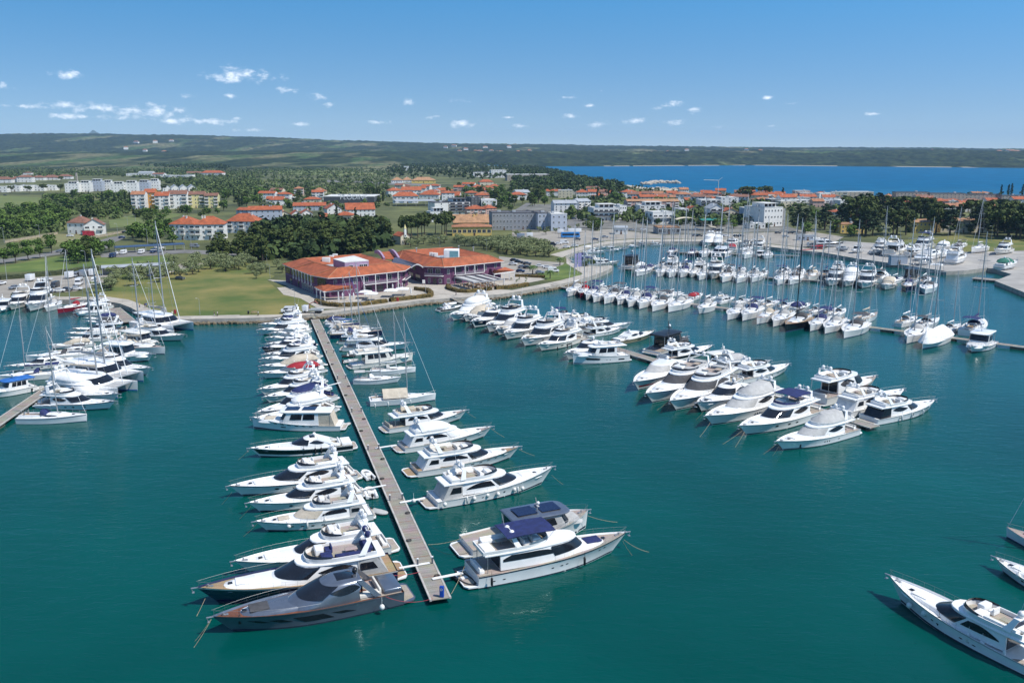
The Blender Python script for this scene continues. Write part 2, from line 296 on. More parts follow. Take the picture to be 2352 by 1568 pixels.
bay3 = [G(x, y, LZ) for x, y in BAYC]
FAR = [Vector((-150, 4300, LZ)), Vector((-5200, 4300, LZ)), Vector((-5200, 1500, LZ)), Vector((-900, 260, LZ))]
def fill_poly(name, pts, z, m, skirt=None, mats=None):
 """flat polygon sheet (ear-clipped by the tessellator) with an optional skirt"""
 from mathutils.geometry import tessellate_polygon
 pts = ccw([(p[0], p[1]) for p in pts]); tri = tessellate_polygon([[Vector((p[0], p[1], 0)) for p in pts]])
 b = M(); fs = []
 for t in tri:
  a = area2([pts[i] for i in t]); fs.append(t if a > 0 else t[::-1])
 b.add([(p[0], p[1], z) for p in pts], fs, 0)
 if skirt is not None:
  n = len(pts); b.add([(p[0], p[1], z) for p in pts] + [(p[0], p[1], skirt) for p in pts], [(i, n + i, n + (i + 1) % n, (i + 1) % n) for i in range(n)], 1)
 return b.build(name, mats or m, ang=0)
land = fill_poly('land_ground', shore3 + bay3 + FAR, LZ, None, -2.0, [GRASSG, STONE]); tag(land, 'grassy flat coast behind the stone quay edge', 'ground', kind='structure')
NSH = [0]
def sheet(name, rpts, m, dz, label, kind='structure', cat='ground', thick=0):
 NSH[0] += 1; dz += NSH[0] * .004
 pts = [GZ(*q, LZ) if isinstance(q[0], str) else G(q[0], q[1], LZ) for q in rpts]
 if thick: o = fill_poly(name, pts, LZ + dz, None, LZ - .05, [m, STONE])
 else: o = fill_poly(name, pts, LZ + dz, m)
 return tag(o, label, cat, kind=kind)
A_, B_, C_ = 'A', 'B', 'C'
def ln(r, *xy): return [(r, xy[i], xy[i + 1]) for i in range(0, len(xy), 2)]
sheet('lawn_park', ln('A', 800, 130, 1000, 40, 1250, -120, 1700, -60, 2352, -260) + ln('B', 10, -160, 320, -10, 250, 30, 400, 160, 560, 195, 700, 290, 560, 320, 380, 342, 0, 352) + ln('A', 2200, 345, 1560, 360, 1450, 335, 1330, 260, 1180, 205, 1000, 180, 800, 165), LAWN, .03, 'dry yellow green lawn between promenade and hotel')
sheet('lawn_strip', ln('R1', -300, 1310, 0, 1275, 520, 1180, 640, 1185, 900, 1190, 1380, 1180, 1600, 1185, 1580, 1235, 930, 1290, 640, 1312, 0, 1325, -300, 1330), LAWN2, .03, 'bright green lawn behind the long shed')
sheet('car_park', ln('R1', -500, 1400, 0, 1395, 640, 1350, 930, 1340, 1600, 1325, 1640, 1250, 1900, 1240, 1900, 1330, 1640, 1390, 1200, 1430, 780, 1470, 700, 1500, 420, 1520, 260, 1550, 0, 1568, -500, 1568), CARPK, .02, 'pale concrete car park beside the marina')
promo = ['A']
sheet('promenade', [(*('A', -900, 300),), ('A', -400, 245), ('A', 0, 228), ('A', 480, 205), ('A', 800, 208), ('A', 960, 218), ('A', 1100, 240), ('A', 1200, 278), ('A', 1290, 328), ('A', 1380, 364), ('A', 1560, 388), ('A', 1900, 382), ('A', 2352, 372)] +
      ln('B', 380, 362, 620, 346, 870, 322, 1100, 290, 1400, 250, 1650, 215, 1900, 195, 2100, 180) + ln('C', 600, 155, 1000, 90) + ln('R3', 430, 1440, 540, 1413, 640, 1388, 800, 1338, 900, 1295, 932, 1272, 905, 1262, 840, 1275, 640, 1345, 560, 1370, 440, 1402, 0, 1490) +
      ln('C', 560, 110, 250, 155, 100, 172) + ln('B', 1880, 150, 1640, 185, 1380, 225, 1100, 262, 870, 296, 620, 320, 380, 342, 0, 350) + ln('A', 2200, 345, 1560, 360, 1450, 335, 1330, 260, 1180, 205, 1000, 180, 480, 178, 0, 190, -900, 240), PAVE, .06, 'pale stone promenade along the water', thick=1)
sheet('hotel_terrace', ln('B', 250, 20, 420, 30, 1000, -20, 1500, -60, 2352, -100) + ln('C', 200, -120, 700, -90, 990, 20, 560, 108, 250, 153, 100, 172) + ln('B', 1880, 148, 1640, 183, 1380, 222, 1100, 258, 870, 290, 720, 290, 560, 195, 400, 160, 340, 95, 450, 85), PAVE, .04, 'beige paved terrace in front of the purple hotel')
sheet('quay_walk', ln('R3', 500, 1172, 560, 1148, 640, 1120, 760, 1088, 900, 1064, 1100, 1048, 1500, 1043, 1800, 1043, 2100, 1049) + ln('R4', 0, 1090, 280, 1123, 500, 1143, 820, 1200, 820, 1170, 500, 1118, 280, 1098, 0, 1068) + ln('R3', 2100, 1028, 1800, 1022, 1500, 1022, 1100, 1024, 880, 1040, 640, 1085, 350, 1165, 460, 1190), PAVE, .06, 'stone walkway curving round the sailboat basin', thick=1)
sheet('quay_car_park', ln('R3', 0, 960, 500, 945, 900, 930, 1400, 985, 2352, 960) + ln('R4', 300, 940, 700, 1000, 500, 1110, 280, 1092, 0, 1062) + ln('R3', 2100, 1022, 1500, 1016, 1100, 1018, 860, 1036, 620, 1078, 350, 1130, 330, 1050, 0, 1030), CARPK, .02, 'sandy coloured car park behind the sailboat basin')
sheet('hotel_car_park', ln('R3', -120, 1180, 200, 1215, 480, 1240, 420, 1330, 250, 1345, -40, 1330, -120, 1260), CARPK, .05, 'car park beside the purple hotel')
sheet('point_lawn', ln('R3', 230, 1340, 500, 1245, 640, 1350, 560, 1368, 440, 1395, 330, 1400), LAWN2, .05, 'small bright lawn near the basin point')
sheet('point_paving', ln('R3', 500, 1195, 545, 1237, 640, 1264, 800, 1270, 900, 1264, 840, 1277, 660, 1345, 500, 1245), PAVE, .05, 'paved point between the two basins')
sheet('boatyard_apron', ln('R4', 500, 1118, 700, 1040, 1000, 1060, 1330, 1100, 1800, 1140, 2352, 1130, 2700, 1150, 2700, 1640, 2352, 1510, 2085, 1405, 2240, 1345, 2190, 1330, 2090, 1300, 2015, 1286, 1800, 1312, 1640, 1318, 1270, 1262, 1130, 1243, 820, 1200), CONC, .05, 'concrete boatyard apron', thick=1)
sheet('boatyard_grass', ln('R4', 1100, 1060, 1250, 1030, 1700, 990, 2352, 1000, 2700, 1010, 2700, 1140, 2352, 1125, 1800, 1135, 1330, 1095), LAWN, .03, 'dry grass behind the boatyard')
# roads
sheet('road_coast', ln('R1', -400, 1250, 0, 1215, 420, 1150, 560, 1110, 900, 1040, 1010, 1005, 1140, 985, 1150, 1010, 1060, 1050, 1010, 1090, 940, 1130, 600, 1155, 420, 1180, 0, 1245, -400, 1285), ASPH, .03, 'grey road lined by round trees')
sheet('road_lay_by', ln('R1', 920, 1160, 1100, 1130, 1700, 1120, 2000, 1130, 2352, 1150, 2352, 1190, 1700, 1150, 1500, 1165, 1100, 1190, 930, 1190), ASPH, .04, 'grey service road with parked vans')
sheet('road_villa_yard', ln('R1', 50, 1040, 520, 975, 1000, 960, 1170, 945, 1000, 985, 640, 1050, 300, 1060), FIELD3, .03, 'straw coloured yard in front of the white villa')
sheet('road_town', ln('R3', 0, 770, 130, 690, 190, 690, 60, 780, 0, 800), ASPH, .03, 'grey town street')
sheet('road_town_corner', ln('R3', 510, 850, 620, 820, 740, 780, 745, 800, 640, 860, 600, 930, 500, 940), ASPH, .035, 'grey street beside the white flats')
sheet('road_highway', ln('R2', 600, 480, 900, 488, 1300, 505, 1700, 520, 1700, 535, 1300, 525, 900, 505, 600, 495), ASPH, .05, 'pale road past the roadside restaurants')
sheet('town_paving', ln('R3', 0, 950, 0, 790, 200, 700, 700, 705, 1500, 700, 2352, 720) + ln('R4', 160, 740, 160, 900, 300, 940) + ln('R3', 2352, 955, 1400, 980, 900, 928, 500, 942), mat('town_paving_grey', (.17, .165, .145), .92, var=.4, vs=.06, det=8), .015, 'grey paved ground between the town blocks')
sheet('field_strip', ln('R1', -300, 640, 0, 622, 380, 640, 370, 700, 0, 735, -300, 745), FIELD1, .05, 'light green meadow below the white terraces')
sheet('field_meadow', ln('R1', 1000, 850, 1300, 780, 1720, 790, 1500, 850, 1300, 900, 1010, 920), FIELD1, .05, 'meadow beside the orange roofed flats')
sheet('field_rows', ln('R1', -300, 330, 300, 320, 900, 330, 1450, 395, 1250, 405, 0, 400, -300, 400), FIELD2, .1, 'striped vineyard rows behind the terraces')
sheet('field_upper', ln('R1', -300, 250, 350, 246, 800, 258, 860, 285, 300, 290, -300, 292), FIELD1, .15, 'pale green upper field')
sheet('field_distant', ln('R2', 200, 380, 900, 400, 1250, 420, 1250, 440, 760, 440, 200, 420), FIELD1, .1, 'bright green field in the distance')
sheet('field_straw_strip', ln('R2', 640, 405, 1300, 425, 1300, 432, 640, 415), FIELD3, .14, 'straw coloured strip of field')
sheet('field_mid', ln('R1', 1300, 470, 2352, 480, 2352, 505, 1500, 500), FIELD2, .1, 'olive coloured field beyond the flats')
sheet('beach', [('P', 1440, 425), ('P', 1490, 432), ('P', 1545, 434), ('P', 1575, 437), ('P', 1575, 441), ('P', 1500, 437), ('P', 1440, 430)], mat('beach_sand', (.45, .40, .31), .95, var=.2, vs=.1), .1, 'pale pebble beach by the blue bay')
# breakwater of pale rocks in the bay
def rocks(name, pts, n, rmin, rmax, zc, m, label, seed=1):
 rr = random.Random(seed); b = M()
 for i in range(n):
  t = rr.random() * (len(pts) - 1); k = int(t); p = pts[k].lerp(pts[k + 1], t - k); s = rr.uniform(rmin, rmax)
  c = (p.x + rr.gauss(0, rmax * .5), p.y + rr.gauss(0, rmax * .5), zc + rr.uniform(-.3, .3) * s)
  b.ell(c, (s * rr.uniform(.7, 1.2), s * rr.uniform(.7, 1.2), s * rr.uniform(.5, .8)), 5, 3)
 return tag(b.build(name, m, ang=25), label, 'rocks', kind='stuff')
ROCK = mat('pale_rock', (.40, .36, .30), .9, var=.3, vs=.6, bump=.5)
DROCK = mat('wet_brown_rock', (.15, .12, .075), .85, var=.4, vs=.8, bump=.6)
rocks('breakwater_rocks', [G(1478, 424, 0), G(1510, 420.5, 0), G(1552, 421.5, 0)], 170, 3, 6.5, .5, ROCK, 'pale rock breakwater reaching into the blue bay', 3)
rocks('beach_rocks', [G(1490, 433, 0), G(1530, 434, 0), G(1565, 437, 0)], 60, 2, 3.5, .3, ROCK, 'low pale rocks beside the beach', 4)
sh = [p.copy() for p in shore3[8:26]]
for p in sh: p.y -= .5
rocks('quay_rocks', sh, 1500, .35, .9, .25, DROCK, 'brown wet rocks along the foot of the promenade wall', 5)
def hills():
 rng = np.random.default_rng(3)
 na, nr = 1400, 170
 xs = np.linspace(-1400, 3700, na); rr = 2500 * (15500 / 2500) ** np.linspace(0, 1, nr) ** 1.15
 az = np.arctan((xs - CX) / (FPX * CP));
 skyx = [-500, 0, 300, 480, 650, 800, 1000, 1176, 1300, 1500, 1700, 1900, 2100, 2352, 2900]; skyy = [312, 309, 309, 312, 317, 324, 329, 331, 333, 336, 338, 339, 340, 342, 344]
 sk = np.interp(xs, skyx, skyy)
 shx = [-500, 900, 960, 1100, 1180, 1400, 1700, 2000, 2352, 2900]; shy = [388, 384, 373, 373.5, 380, 379.5, 377.5, 380.5, 384, 387]
 shr = np.array([HCAM / ((y - 350) / FPX / (CP * CP)) for y in np.interp(xs, shx, shy)])       # distance of the far shore
 frx = [-500, 0, 400, 700, 1000, 1300, 1700, 2100, 2352, 2900]; fry = [352, 349, 348, 346, 346, 349, 346, 344, 347, 349]
 fr = np.interp(xs, frx, fry)                                                               # crest of the front wooded rise
 A, RR = np.meshgrid(az, rr, indexing='ij'); X = RR * np.tan(A); Y = RR * 1.0
 S = shr[:, None]; leftw = np.clip((1120 - xs) / 260, 0, 1)[:, None]
 def ss(a, b, x): t = np.clip((x - a) / (b - a), 0, 1); return t * t * (3 - 2 * t)
 def vnoise(x, y, seed):
  xi, yi = np.floor(x).astype(int), np.floor(y).astype(int); xf, yf = x - xi, y - yi
  def h(a, b):
   n = (a * 374761393 + b * 668265263 + seed * 974711) & 0x7fffffff; n = ((n ^ (n >> 13)) * 1274126177) & 0x7fffffff; return ((n ^ (n >> 16)) & 0xffff) / 65535.0
  u, v = xf * xf * (3 - 2 * xf), yf * yf * (3 - 2 * yf)
  return (h(xi, yi) * (1 - u) + h(xi + 1, yi) * u) * (1 - v) + (h(xi, yi + 1) * (1 - u) + h(xi + 1, yi + 1) * u) * v
 rf = np.where(xs < 1000, 4700, 4700)[:, None]                                     # front crest distance
 hf = HCAM + (350 - fr)[:, None] / FPX * rf - 8
 rb = 8200.0; hb = HCAM + (350 - sk)[:, None] / FPX * rb - 9
 z0 = -3 + (leftw * 3.5)
 foot = S * (1 - leftw) + leftw * 2500
 front = ss(foot - 30, rf, RR) ** (.55 * (1 - leftw) + 1.4 * leftw)
 Zh = z0 + (hf - z0) * front
 dip = ss(rf, rf + 900, RR) * (1 - ss(rf + 900, rb, RR))
 Zh = Zh * (1 - dip * .25)
 back = ss(rf + 500, rb, RR)
 Zh = Zh * (1 - back) + hb * back
 Zh = Zh - ss(rb, 15000, RR) * 30
 big = vnoise(X / 420, Y / 420, 1) - .5; mid = vnoise(X / 130, Y / 130, 2) - .5; fine = vnoise(X / 17, Y / 17, 5); fine2 = vnoise(X / 38, Y / 38, 9)
 land_m = ss(foot, foot + 60, RR)
 Zh = Zh + land_m * (big * 9 * front + mid * 4 * front + (fine * 8 + fine2 * 8 - 4) * ss(foot, foot + 200, RR) * (.25 + .75 * np.maximum(1 - leftw, ss(4400, 4900, RR))))
 Zh = np.where(RR < foot - 25, -6, Zh)
 b = M(); V = np.stack([X, Y, Zh], -1).reshape(-1, 3)
 i, j = np.meshgrid(np.arange(na - 1), np.arange(nr - 1), indexing='ij'); a = (i * nr + j).ravel(); F = np.stack([a, a + nr, a + nr + 1, a + 1], -1)
 me = bpy.data.meshes.new('hills'); me.vertices.add(len(V)); me.vertices.foreach_set('co', V.ravel()); me.loops.add(F.size); me.loops.foreach_set('vertex_index', F.ravel().astype(np.int32))
 me.polygons.add(len(F)); me.polygons.foreach_set('loop_start', np.arange(0, F.size, 4, dtype=np.int32)); me.polygons.foreach_set('loop_total', np.full(len(F), 4, dtype=np.int32)); me.update(calc_edges=True); me.validate()
 m = bpy.data.materials.new('wooded_hills'); m.use_nodes = True; nt = m.node_tree; bs = nt.nodes['Principled BSDF']; N = nt.nodes.new; Lk = nt.links.new
 bs.inputs['Roughness'].default_value = .95; bs.inputs['Specular IOR Level'].default_value = .1
 tc = N('ShaderNodeTexCoord')
 n1 = N('ShaderNodeTexNoise'); n1.inputs['Scale'].default_value = .012; n1.inputs['Detail'].default_value = 10; n1.inputs['Roughness'].default_value = .7; Lk(tc.outputs['Object'], n1.inputs['Vector'])
 c1 = N('ShaderNodeValToRGB'); e = c1.color_ramp.elements; e[0].position = .36; e[0].color = (.005, .015, .007, 1); e[1].position = .68; e[1].color = (.045, .060, .022, 1); Lk(n1.outputs['Fac'], c1.inputs[0])
 mp = N('ShaderNodeMapping'); mp.inputs['Scale'].default_value = (1, .35, 1); Lk(tc.outputs['Object'], mp.inputs[0])
 n2 = N('ShaderNodeTexNoise'); n2.inputs['Scale'].default_value = .0035; n2.inputs['Detail'].default_value = 4; Lk(mp.outputs[0], n2.inputs['Vector'])
 sp = N('ShaderNodeSeparateXYZ'); Lk(tc.outputs['Object'], sp.inputs[0])
 # clearings: more of them on the plain and on the far plateau than on the wooded slope
 r1 = N('ShaderNodeMapRange'); r1.inputs['From Min'].default_value = 4300; r1.inputs['From Max'].default_value = 6500; r1.inputs['To Min'].default_value = .0; r1.inputs['To Max'].default_value = .07; Lk(sp.outputs['Y'], r1.inputs['Value'])
 ad = N('ShaderNodeMath'); ad.operation = 'ADD'; Lk(n2.outputs['Fac'], ad.inputs[0]); Lk(r1.outputs[0], ad.inputs[1])
 # the plain at the foot of the left slope is fields, not woods
 px_ = N('ShaderNodeMapRange'); px_.inputs['From Min'].default_value = 0; px_.inputs['From Max'].default_value = -450; Lk(sp.outputs['X'], px_.inputs['Value']); py_ = N('ShaderNodeMapRange'); py_.inputs['From Min'].default_value = 5000; py_.inputs['From Max'].default_value = 4000; py_.inputs['To Max'].default_value = .14; Lk(sp.outputs['Y'], py_.inputs['Value'])
 pm = N('ShaderNodeMath'); pm.operation = 'MULTIPLY_ADD'; Lk(px_.outputs[0], pm.inputs[0]); Lk(py_.outputs[0], pm.inputs[1]); Lk(ad.outputs[0], pm.inputs[2]); ad = pm
 c2 = N('ShaderNodeMapRange'); c2.inputs['From Min'].default_value = .615; c2.inputs['From Max'].default_value = .68; Lk(ad.outputs[0], c2.inputs['Value'])
 n3 = N('ShaderNodeTexNoise'); n3.inputs['Scale'].default_value = .006; n3.inputs['Detail'].default_value = 2; Lk(mp.outputs[0], n3.inputs['Vector'])
 c3 = N('ShaderNodeValToRGB'); e = c3.color_ramp.elements; e[0].position = .4; e[0].color = (.05, .085, .028, 1); e[1].position = .6; e[1].color = (.13, .125, .065, 1); Lk(n3.outputs['Fac'], c3.inputs[0])
 mx = N('ShaderNodeMix'); mx.data_type = 'RGBA'; Lk(c2.outputs[0], mx.inputs[0]); Lk(c1.outputs[0], mx.inputs[6]); Lk(c3.outputs[0], mx.inputs[7])
 n5 = N('ShaderNodeTexNoise'); n5.inputs['Scale'].default_value = .045; n5.inputs['Detail'].default_value = 5; Lk(tc.outputs['Object'], n5.inputs['Vector']); r5 = N('ShaderNodeMapRange'); r5.inputs['From Min'].default_value = .32; r5.inputs['From Max'].default_value = .68; r5.inputs['To Min'].default_value = .45; r5.inputs['To Max'].default_value = 1.75; Lk(n5.outputs['Fac'], r5.inputs['Value'])
 m5 = N('ShaderNodeMix'); m5.data_type = 'RGBA'; m5.blend_type = 'MULTIPLY'; m5.inputs[0].default_value = 1; Lk(mx.outputs[2], m5.inputs[6]); Lk(r5.outputs[0], m5.inputs[7]); mx = m5
 # pale rocky waterline of the far shore
 zr = N('ShaderNodeMapRange'); zr.inputs['From Min'].default_value = .6; zr.inputs['From Max'].default_value = 2.6; zr.inputs['To Min'].default_value = 1; zr.inputs['To Max'].default_value = 0; Lk(sp.outputs['Z'], zr.inputs['Value'])
 my = N('ShaderNodeMath'); my.operation = 'GREATER_THAN'; my.inputs[1].default_value = .5; Lk(n3.outputs['Fac'], my.inputs[0])
 mz = N('ShaderNodeMath'); mz.operation = 'MULTIPLY'; Lk(zr.outputs[0], mz.inputs[0]); Lk(my.outputs[0], mz.inputs[1])
 m4 = N('ShaderNodeMix'); m4.data_type = 'RGBA'; Lk(mz.outputs[0], m4.inputs[0]); Lk(mx.outputs[2], m4.inputs[6]); m4.inputs[7].default_value = (.42, .37, .28, 1)
 Lk(m4.outputs[2], bs.inputs['Base Color'])
 me.materials.append(m); o = bpy.data.objects.new('hills', me); COL.objects.link(o); tag(o, 'wooded hills with pale clearings across the bay and inland', 'hills', kind='structure')
 return az, rr, Zh, xs
HILL = hills()
def hill_z(x, y):
 az, rr, Zh, xs = HILL; a = math.atan2(x, y); i = int(np.clip(np.searchsorted(az, a), 0, len(az) - 1)); j = int(np.clip(np.searchsorted(rr, y), 0, len(rr) - 1)); return float(Zh[i, j])
# far blue mountain
b = M(); prof = [(0, 0), (.1, .25), (.25, .55), (.38, .7), (.5, 1), (.62, .8), (.75, .62), (.9, .25), (1, 0)]
D0 = 15200; xa, xb = (150 - CX) / FPX * D0, (330 - CX) / FPX * D0; HB = 55 + (350 - 301) / FPX * D0
b.loft([[(xa + (xb - xa) * t, D0 + dy, -20 + (HB + 20) * h * f) for t, h in prof] for dy, f in ((-600, 0), (-250, .7), (0, 1), (400, .6), (900, 0))], False)
tag(b.build('mountain', mat('bare_mountain', (.08, .11, .08), .95, var=.2, vs=.002), ang=60), 'far blue mountain above the wooded skyline', 'mountain', kind='structure')
# haze box
def haze():
 b = M(); b.box((0, 8000, 198), (19000, 17000, 402)); o = b.build('haze', [], ang=0); o.data.materials.clear()
 m = bpy.data.materials.new('haze_air'); m.use_nodes = True; nt = m.node_tree; nt.nodes.remove(nt.nodes['Principled BSDF']); pv = nt.nodes.new('ShaderNodeVolumePrincipled')
 pv.inputs['Density'].default_value = 4.0e-5; pv.inputs['Color'].default_value = (.45, .68, 1.0, 1); nt.links.new(pv.outputs[0], nt.nodes['Material Output'].inputs['Volume']); o.data.materials.append(m)
 tag(o, 'thin blue summer haze over the bay', 'haze', kind='stuff')
haze()
# ================================================================ boats
RAILM = mat('rail_steel', (.26, .27, .28), .5, .5, var=.1)
# local axes: x towards the bow, y to port, z up, 0 = waterline
def hull_fn(L, B, fs, fb, rake=.07, flare=1.6, aftw=.88, full=2.1, wl=.93, bowt=.62, peak=.45, tail=0.0):
 def P(t, v, s=1, out=0.0):
  if t < peak: b = B / 2 * (aftw + (1 - aftw) * math.sin(PI / 2 * t / peak))
  else: b = B / 2 * max(0.0, 1 - ((t - peak) / (1 - peak)) ** full)
  sh = fs + (fb - fs) * t ** 1.7
  z = -.2 + (sh + .2) * v
  w0 = wl - bowt * max(0, t) ** 3.2
  y = b * (w0 + (1 - w0) * max(0, v) ** flare) + out
  x = -L / 2 + L * t - rake * L * (1 - v) * t ** 4 - tail * v * (1 - t) ** 6
  return Vector((x, s * y, z))
 P.L, P.B, P.fs, P.fb = L, B, fs, fb
 P.sheer = lambda t: fs + (fb - fs) * t ** 1.7
 return P
TS = [0, .06, .14, .24, .34, .44, .54, .63, .71, .78, .84, .89, .93, .965, .985, 1]
VS = [0, .12, .3, .5, .7, .86, 1]
def hull_mesh(P, draft=.5):
 b = M()
 for s in (1, -1):
  rings = [[Vector((P(t, 0)[0], 0, -draft * (1 - t ** 3) - .2))] + [P(t, v, s) for v in VS] for t in TS]
  b.loft(rings, False, flip=(s < 0))
 tr = [P(0, v, 1) for v in VS] + [P(0, v, -1) for v in reversed(VS)] + [Vector((P(0, 0)[0], 0, -draft - .2))]
 b.add(tr, [tuple(range(len(tr)))], 0); return b
def stripe(P, v0, v1, t0=0, t1=.995, out=.012, n=14, sides=(1, -1)):
 b = M()
 for s in sides:
  rings = [[P(t0 + (t1 - t0) * i / n, v, s, out) for v in (v0, v1)] for i in range(n + 1)]
  b.loft(rings, False, flip=(s < 0))
 return b
def hull_win(P, t0, t1, va, vb, s, kind='rect', out=.02, n=8):
 b = M(); rings = []
 for i in range(n + 1):
  q = i / n; t = t0 + (t1 - t0) * q
  if kind == 'rect': e = min(1, min(q, 1 - q) * n / 1.0 + .45); lo, hi = va, vb; c = (lo + hi) / 2; lo, hi = c + (lo - c) * e, c + (hi - c) * e
  elif kind == 'slant': d = .55 * (vb - va) * 0; lo, hi = va, vb
  else: e = max(.06, math.sin(PI * q) ** .6); c = (va + vb) / 2; lo, hi = c + (va - c) * e, c + (vb - c) * e
  sk = (.03 if kind == 'slant' else 0)
  rings.append([P(t - sk, lo, s, out), P(t + sk, hi, s, out)])
 b.loft(rings, False, flip=(s < 0)); return b
def deck_mesh(P, t0, t1, dz, ins=.97, camber=.05, n=14, dzf=None):
 b = M(); rings = []
 for i in range(n + 1):
  t = t0 + (t1 - t0) * i / n; z = P.sheer(t) - dz; p = P(t, 1 - (dz + .0) / (P.sheer(t) + .2)); y = p[1] * ins
  rings.append([(p[0], -y, z), (p[0], -y * .5, z + camber * .75), (p[0], 0, z + camber), (p[0], y * .5, z + camber * .75), (p[0], y, z)])
 b.loft(rings, False, flip=True); return b
def rail_mesh(P, t0, t1, h, ins=.02, r=.02, step=.055, mid=True, bowjoin=True):
 b = M(); n = 12
 for s in (1, -1):
  def q(t, hh): p = P(t, 1, s); return Vector((p[0], p[1] - s * min(ins, abs(p[1])), p[2] + hh))
  ts = [t0 + (t1 - t0) * i / n for i in range(n + 1)]
  b.tube([q(ts[0], .05)] + [q(t, h) for t in ts], r, 4)
  if mid: b.tube([q(t, h * .5) for t in ts], r * .6, 3)
  k = max(3, int((t1 - t0) / step))
  for i in range(k + 1): t = t0 + (t1 - t0) * i / k; b.tube([q(t, 0), q(t, h)], r * .8, 3)
 if bowjoin: p = P(t1, 1, 1); m_ = P(t1, 1, -1); b.tube([(p[0], p[1], p[2] + h), (p[0] + .25, 0, p[2] + h + .05), (m_[0], m_[1], m_[2] + h)], r, 4)
 return b
class SS:
 """superstructure: lofted rings (z, aft x, fore x, half width, nose fraction)"""
 def __init__(s, rings, N=15, sq=.75, tap=.10): s.r = rings; s.N = N; s.sq = sq; s.tap = tap
 def rp(s, ring, a):
  z, xa, xf, w, k = ring[:5]; l = xf - xa; q = abs(a); sg = 1 if a >= 0 else -1
  if q < .5:
   th = q / .5 * PI / 2; x = xf - k * l * (1 - math.cos(th) ** .9); y = w * math.sin(th) ** s.sq
  else:
   u = (q - .5) / .5; x = (xf - k * l) * (1 - u) + xa * u; y = w * (1 - s.tap * u * u)
  return Vector((x, sg * y, z))
 def ring(s, i): return [s.rp(s.r[i], -1 + 2 * j / (2 * s.N)) for j in range(2 * s.N + 1)]
 def S(s, a, v):
  v = min(max(v, 0), len(s.r) - 1.0001); i = int(v); f = v - i
  return s.rp(s.r[i], a).lerp(s.rp(s.r[i + 1], a), f)
 def nrm(s, a, v):
  e = .02; du = s.S(min(1, a + e), v) - s.S(max(-1, a - e), v); dv = s.S(a, min(v + e, len(s.r) - 1.001)) - s.S(a, max(0, v - e))
  n = du.cross(dv)
  return n.normalized() if n.length > 1e-9 else Vector((0, 0, 1))
 def mesh(s, crown=.12, cap=True):
  b = M(); rings = [s.ring(i) for i in range(len(s.r))]
  b.loft(rings, True, False, False, flip=False)
  top = rings[-1]; n = len(top)
  if cap:
   c = sum(top, Vector()) / n; r2 = [p.lerp(Vector((p[0] * .55 + c[0] * .45, p[1] * .5, p[2])), 1) + Vector((0, 0, crown)) for p in top]
   b.loft([top, r2], True, False, False, flip=False); c2 = c + Vector((0, 0, crown * 1.2))
   k = len(b.v); b.add(r2 + [c2], [((j + 1) % n, j, n)[::-1] for j in range(n)], 0)
  return b
 def win(s, a0, a1, vlo, vhi, out=.05, n=10, m=6):
  b = M(); rings = []
  sg = 1 if (a0 + a1) >= 0 else -1
  k = [j / s.N for j in range(-s.N, s.N + 1) if min(a0, a1) + .008 < j / s.N < max(a0, a1) - .008]
  for a in sorted(k + [a0, a1] + [a0 + (a1 - a0) * .04, a1 - (a1 - a0) * .04], reverse=a1 < a0):
   q = (a - a0) / (a1 - a0); lo, hi = vlo(q) if callable(vlo) else vlo, vhi(q) if callable(vhi) else vhi
   rings.append([s.S(a, lo + (hi - lo) * j / m) - s.nrm(a, lo + (hi - lo) * j / m) * -out for j in range(m + 1)])
  b.loft(rings, False, flip=True); return b
def fix_out(b, c=(0, 0, 0)): return b
LENS = lambda lo, hi, p=.7: (lambda q: (lo + hi) / 2 - (hi - lo) / 2 * max(.04, math.sin(PI * q) ** p), lambda q: (lo + hi) / 2 + (hi - lo) / 2 * max(.04, math.sin(PI * q) ** p))
DROP = lambda lo, hi: (lambda q: lo + (hi - lo) * .05, lambda q: lo + (hi - lo) * (.12 + .88 * math.sin(PI * min(1, q * .62 + .38)) ** .8))
def coaming(rg, z1, wall=.10, floor_z=None, N=11, sq=.75, mats=None, aft_open=False):
 """open-topped tray: outer wall, rim, inner wall and floor; rg = (z, xa, xf, w, k)"""
 z0, xa, xf, w, k = rg; o0 = SS([rg], N, sq); r0 = [o0.rp(rg, -1 + j / N) for j in range(2 * N + 1)]
 tp = (z1, xa - .03, xf + .12 * (z1 - z0), w + .05, k); r1 = [o0.rp(tp, -1 + j / N) for j in range(2 * N + 1)]
 ip = (z1, xa + wall, xf + .1 * (z1 - z0) - wall, w - wall, k); r2 = [o0.rp(ip, -1 + j / N) for j in range(2 * N + 1)]
 fz = z0 + .12 if floor_z is None else floor_z; fp = (fz, xa + wall, xf - wall, w - wall, k); r3 = [o0.rp(fp, -1 + j / N) for j in range(2 * N + 1)]
 b = M(); b.loft([r0, r1, r2, r3], True, flip=True); b.k = 1; b.add(r3, [tuple(range(len(r3)))[::-1]], 1); b.k = 0
 return b, o0, tp
def seat_l(b, x, y, z, l, w, d=.6, h=.45, back=.45):
 b.rbox((x, y, z + h / 2), (l, w, h), .08); b.rbox((x - l / 2 + .1, y, z + h + back / 2 - .05), (.2, w, back), .08)
def dome(b, x, y, z, r): b.ell((x, y, z + r), (r, r, r * 1.1), 10, 7)
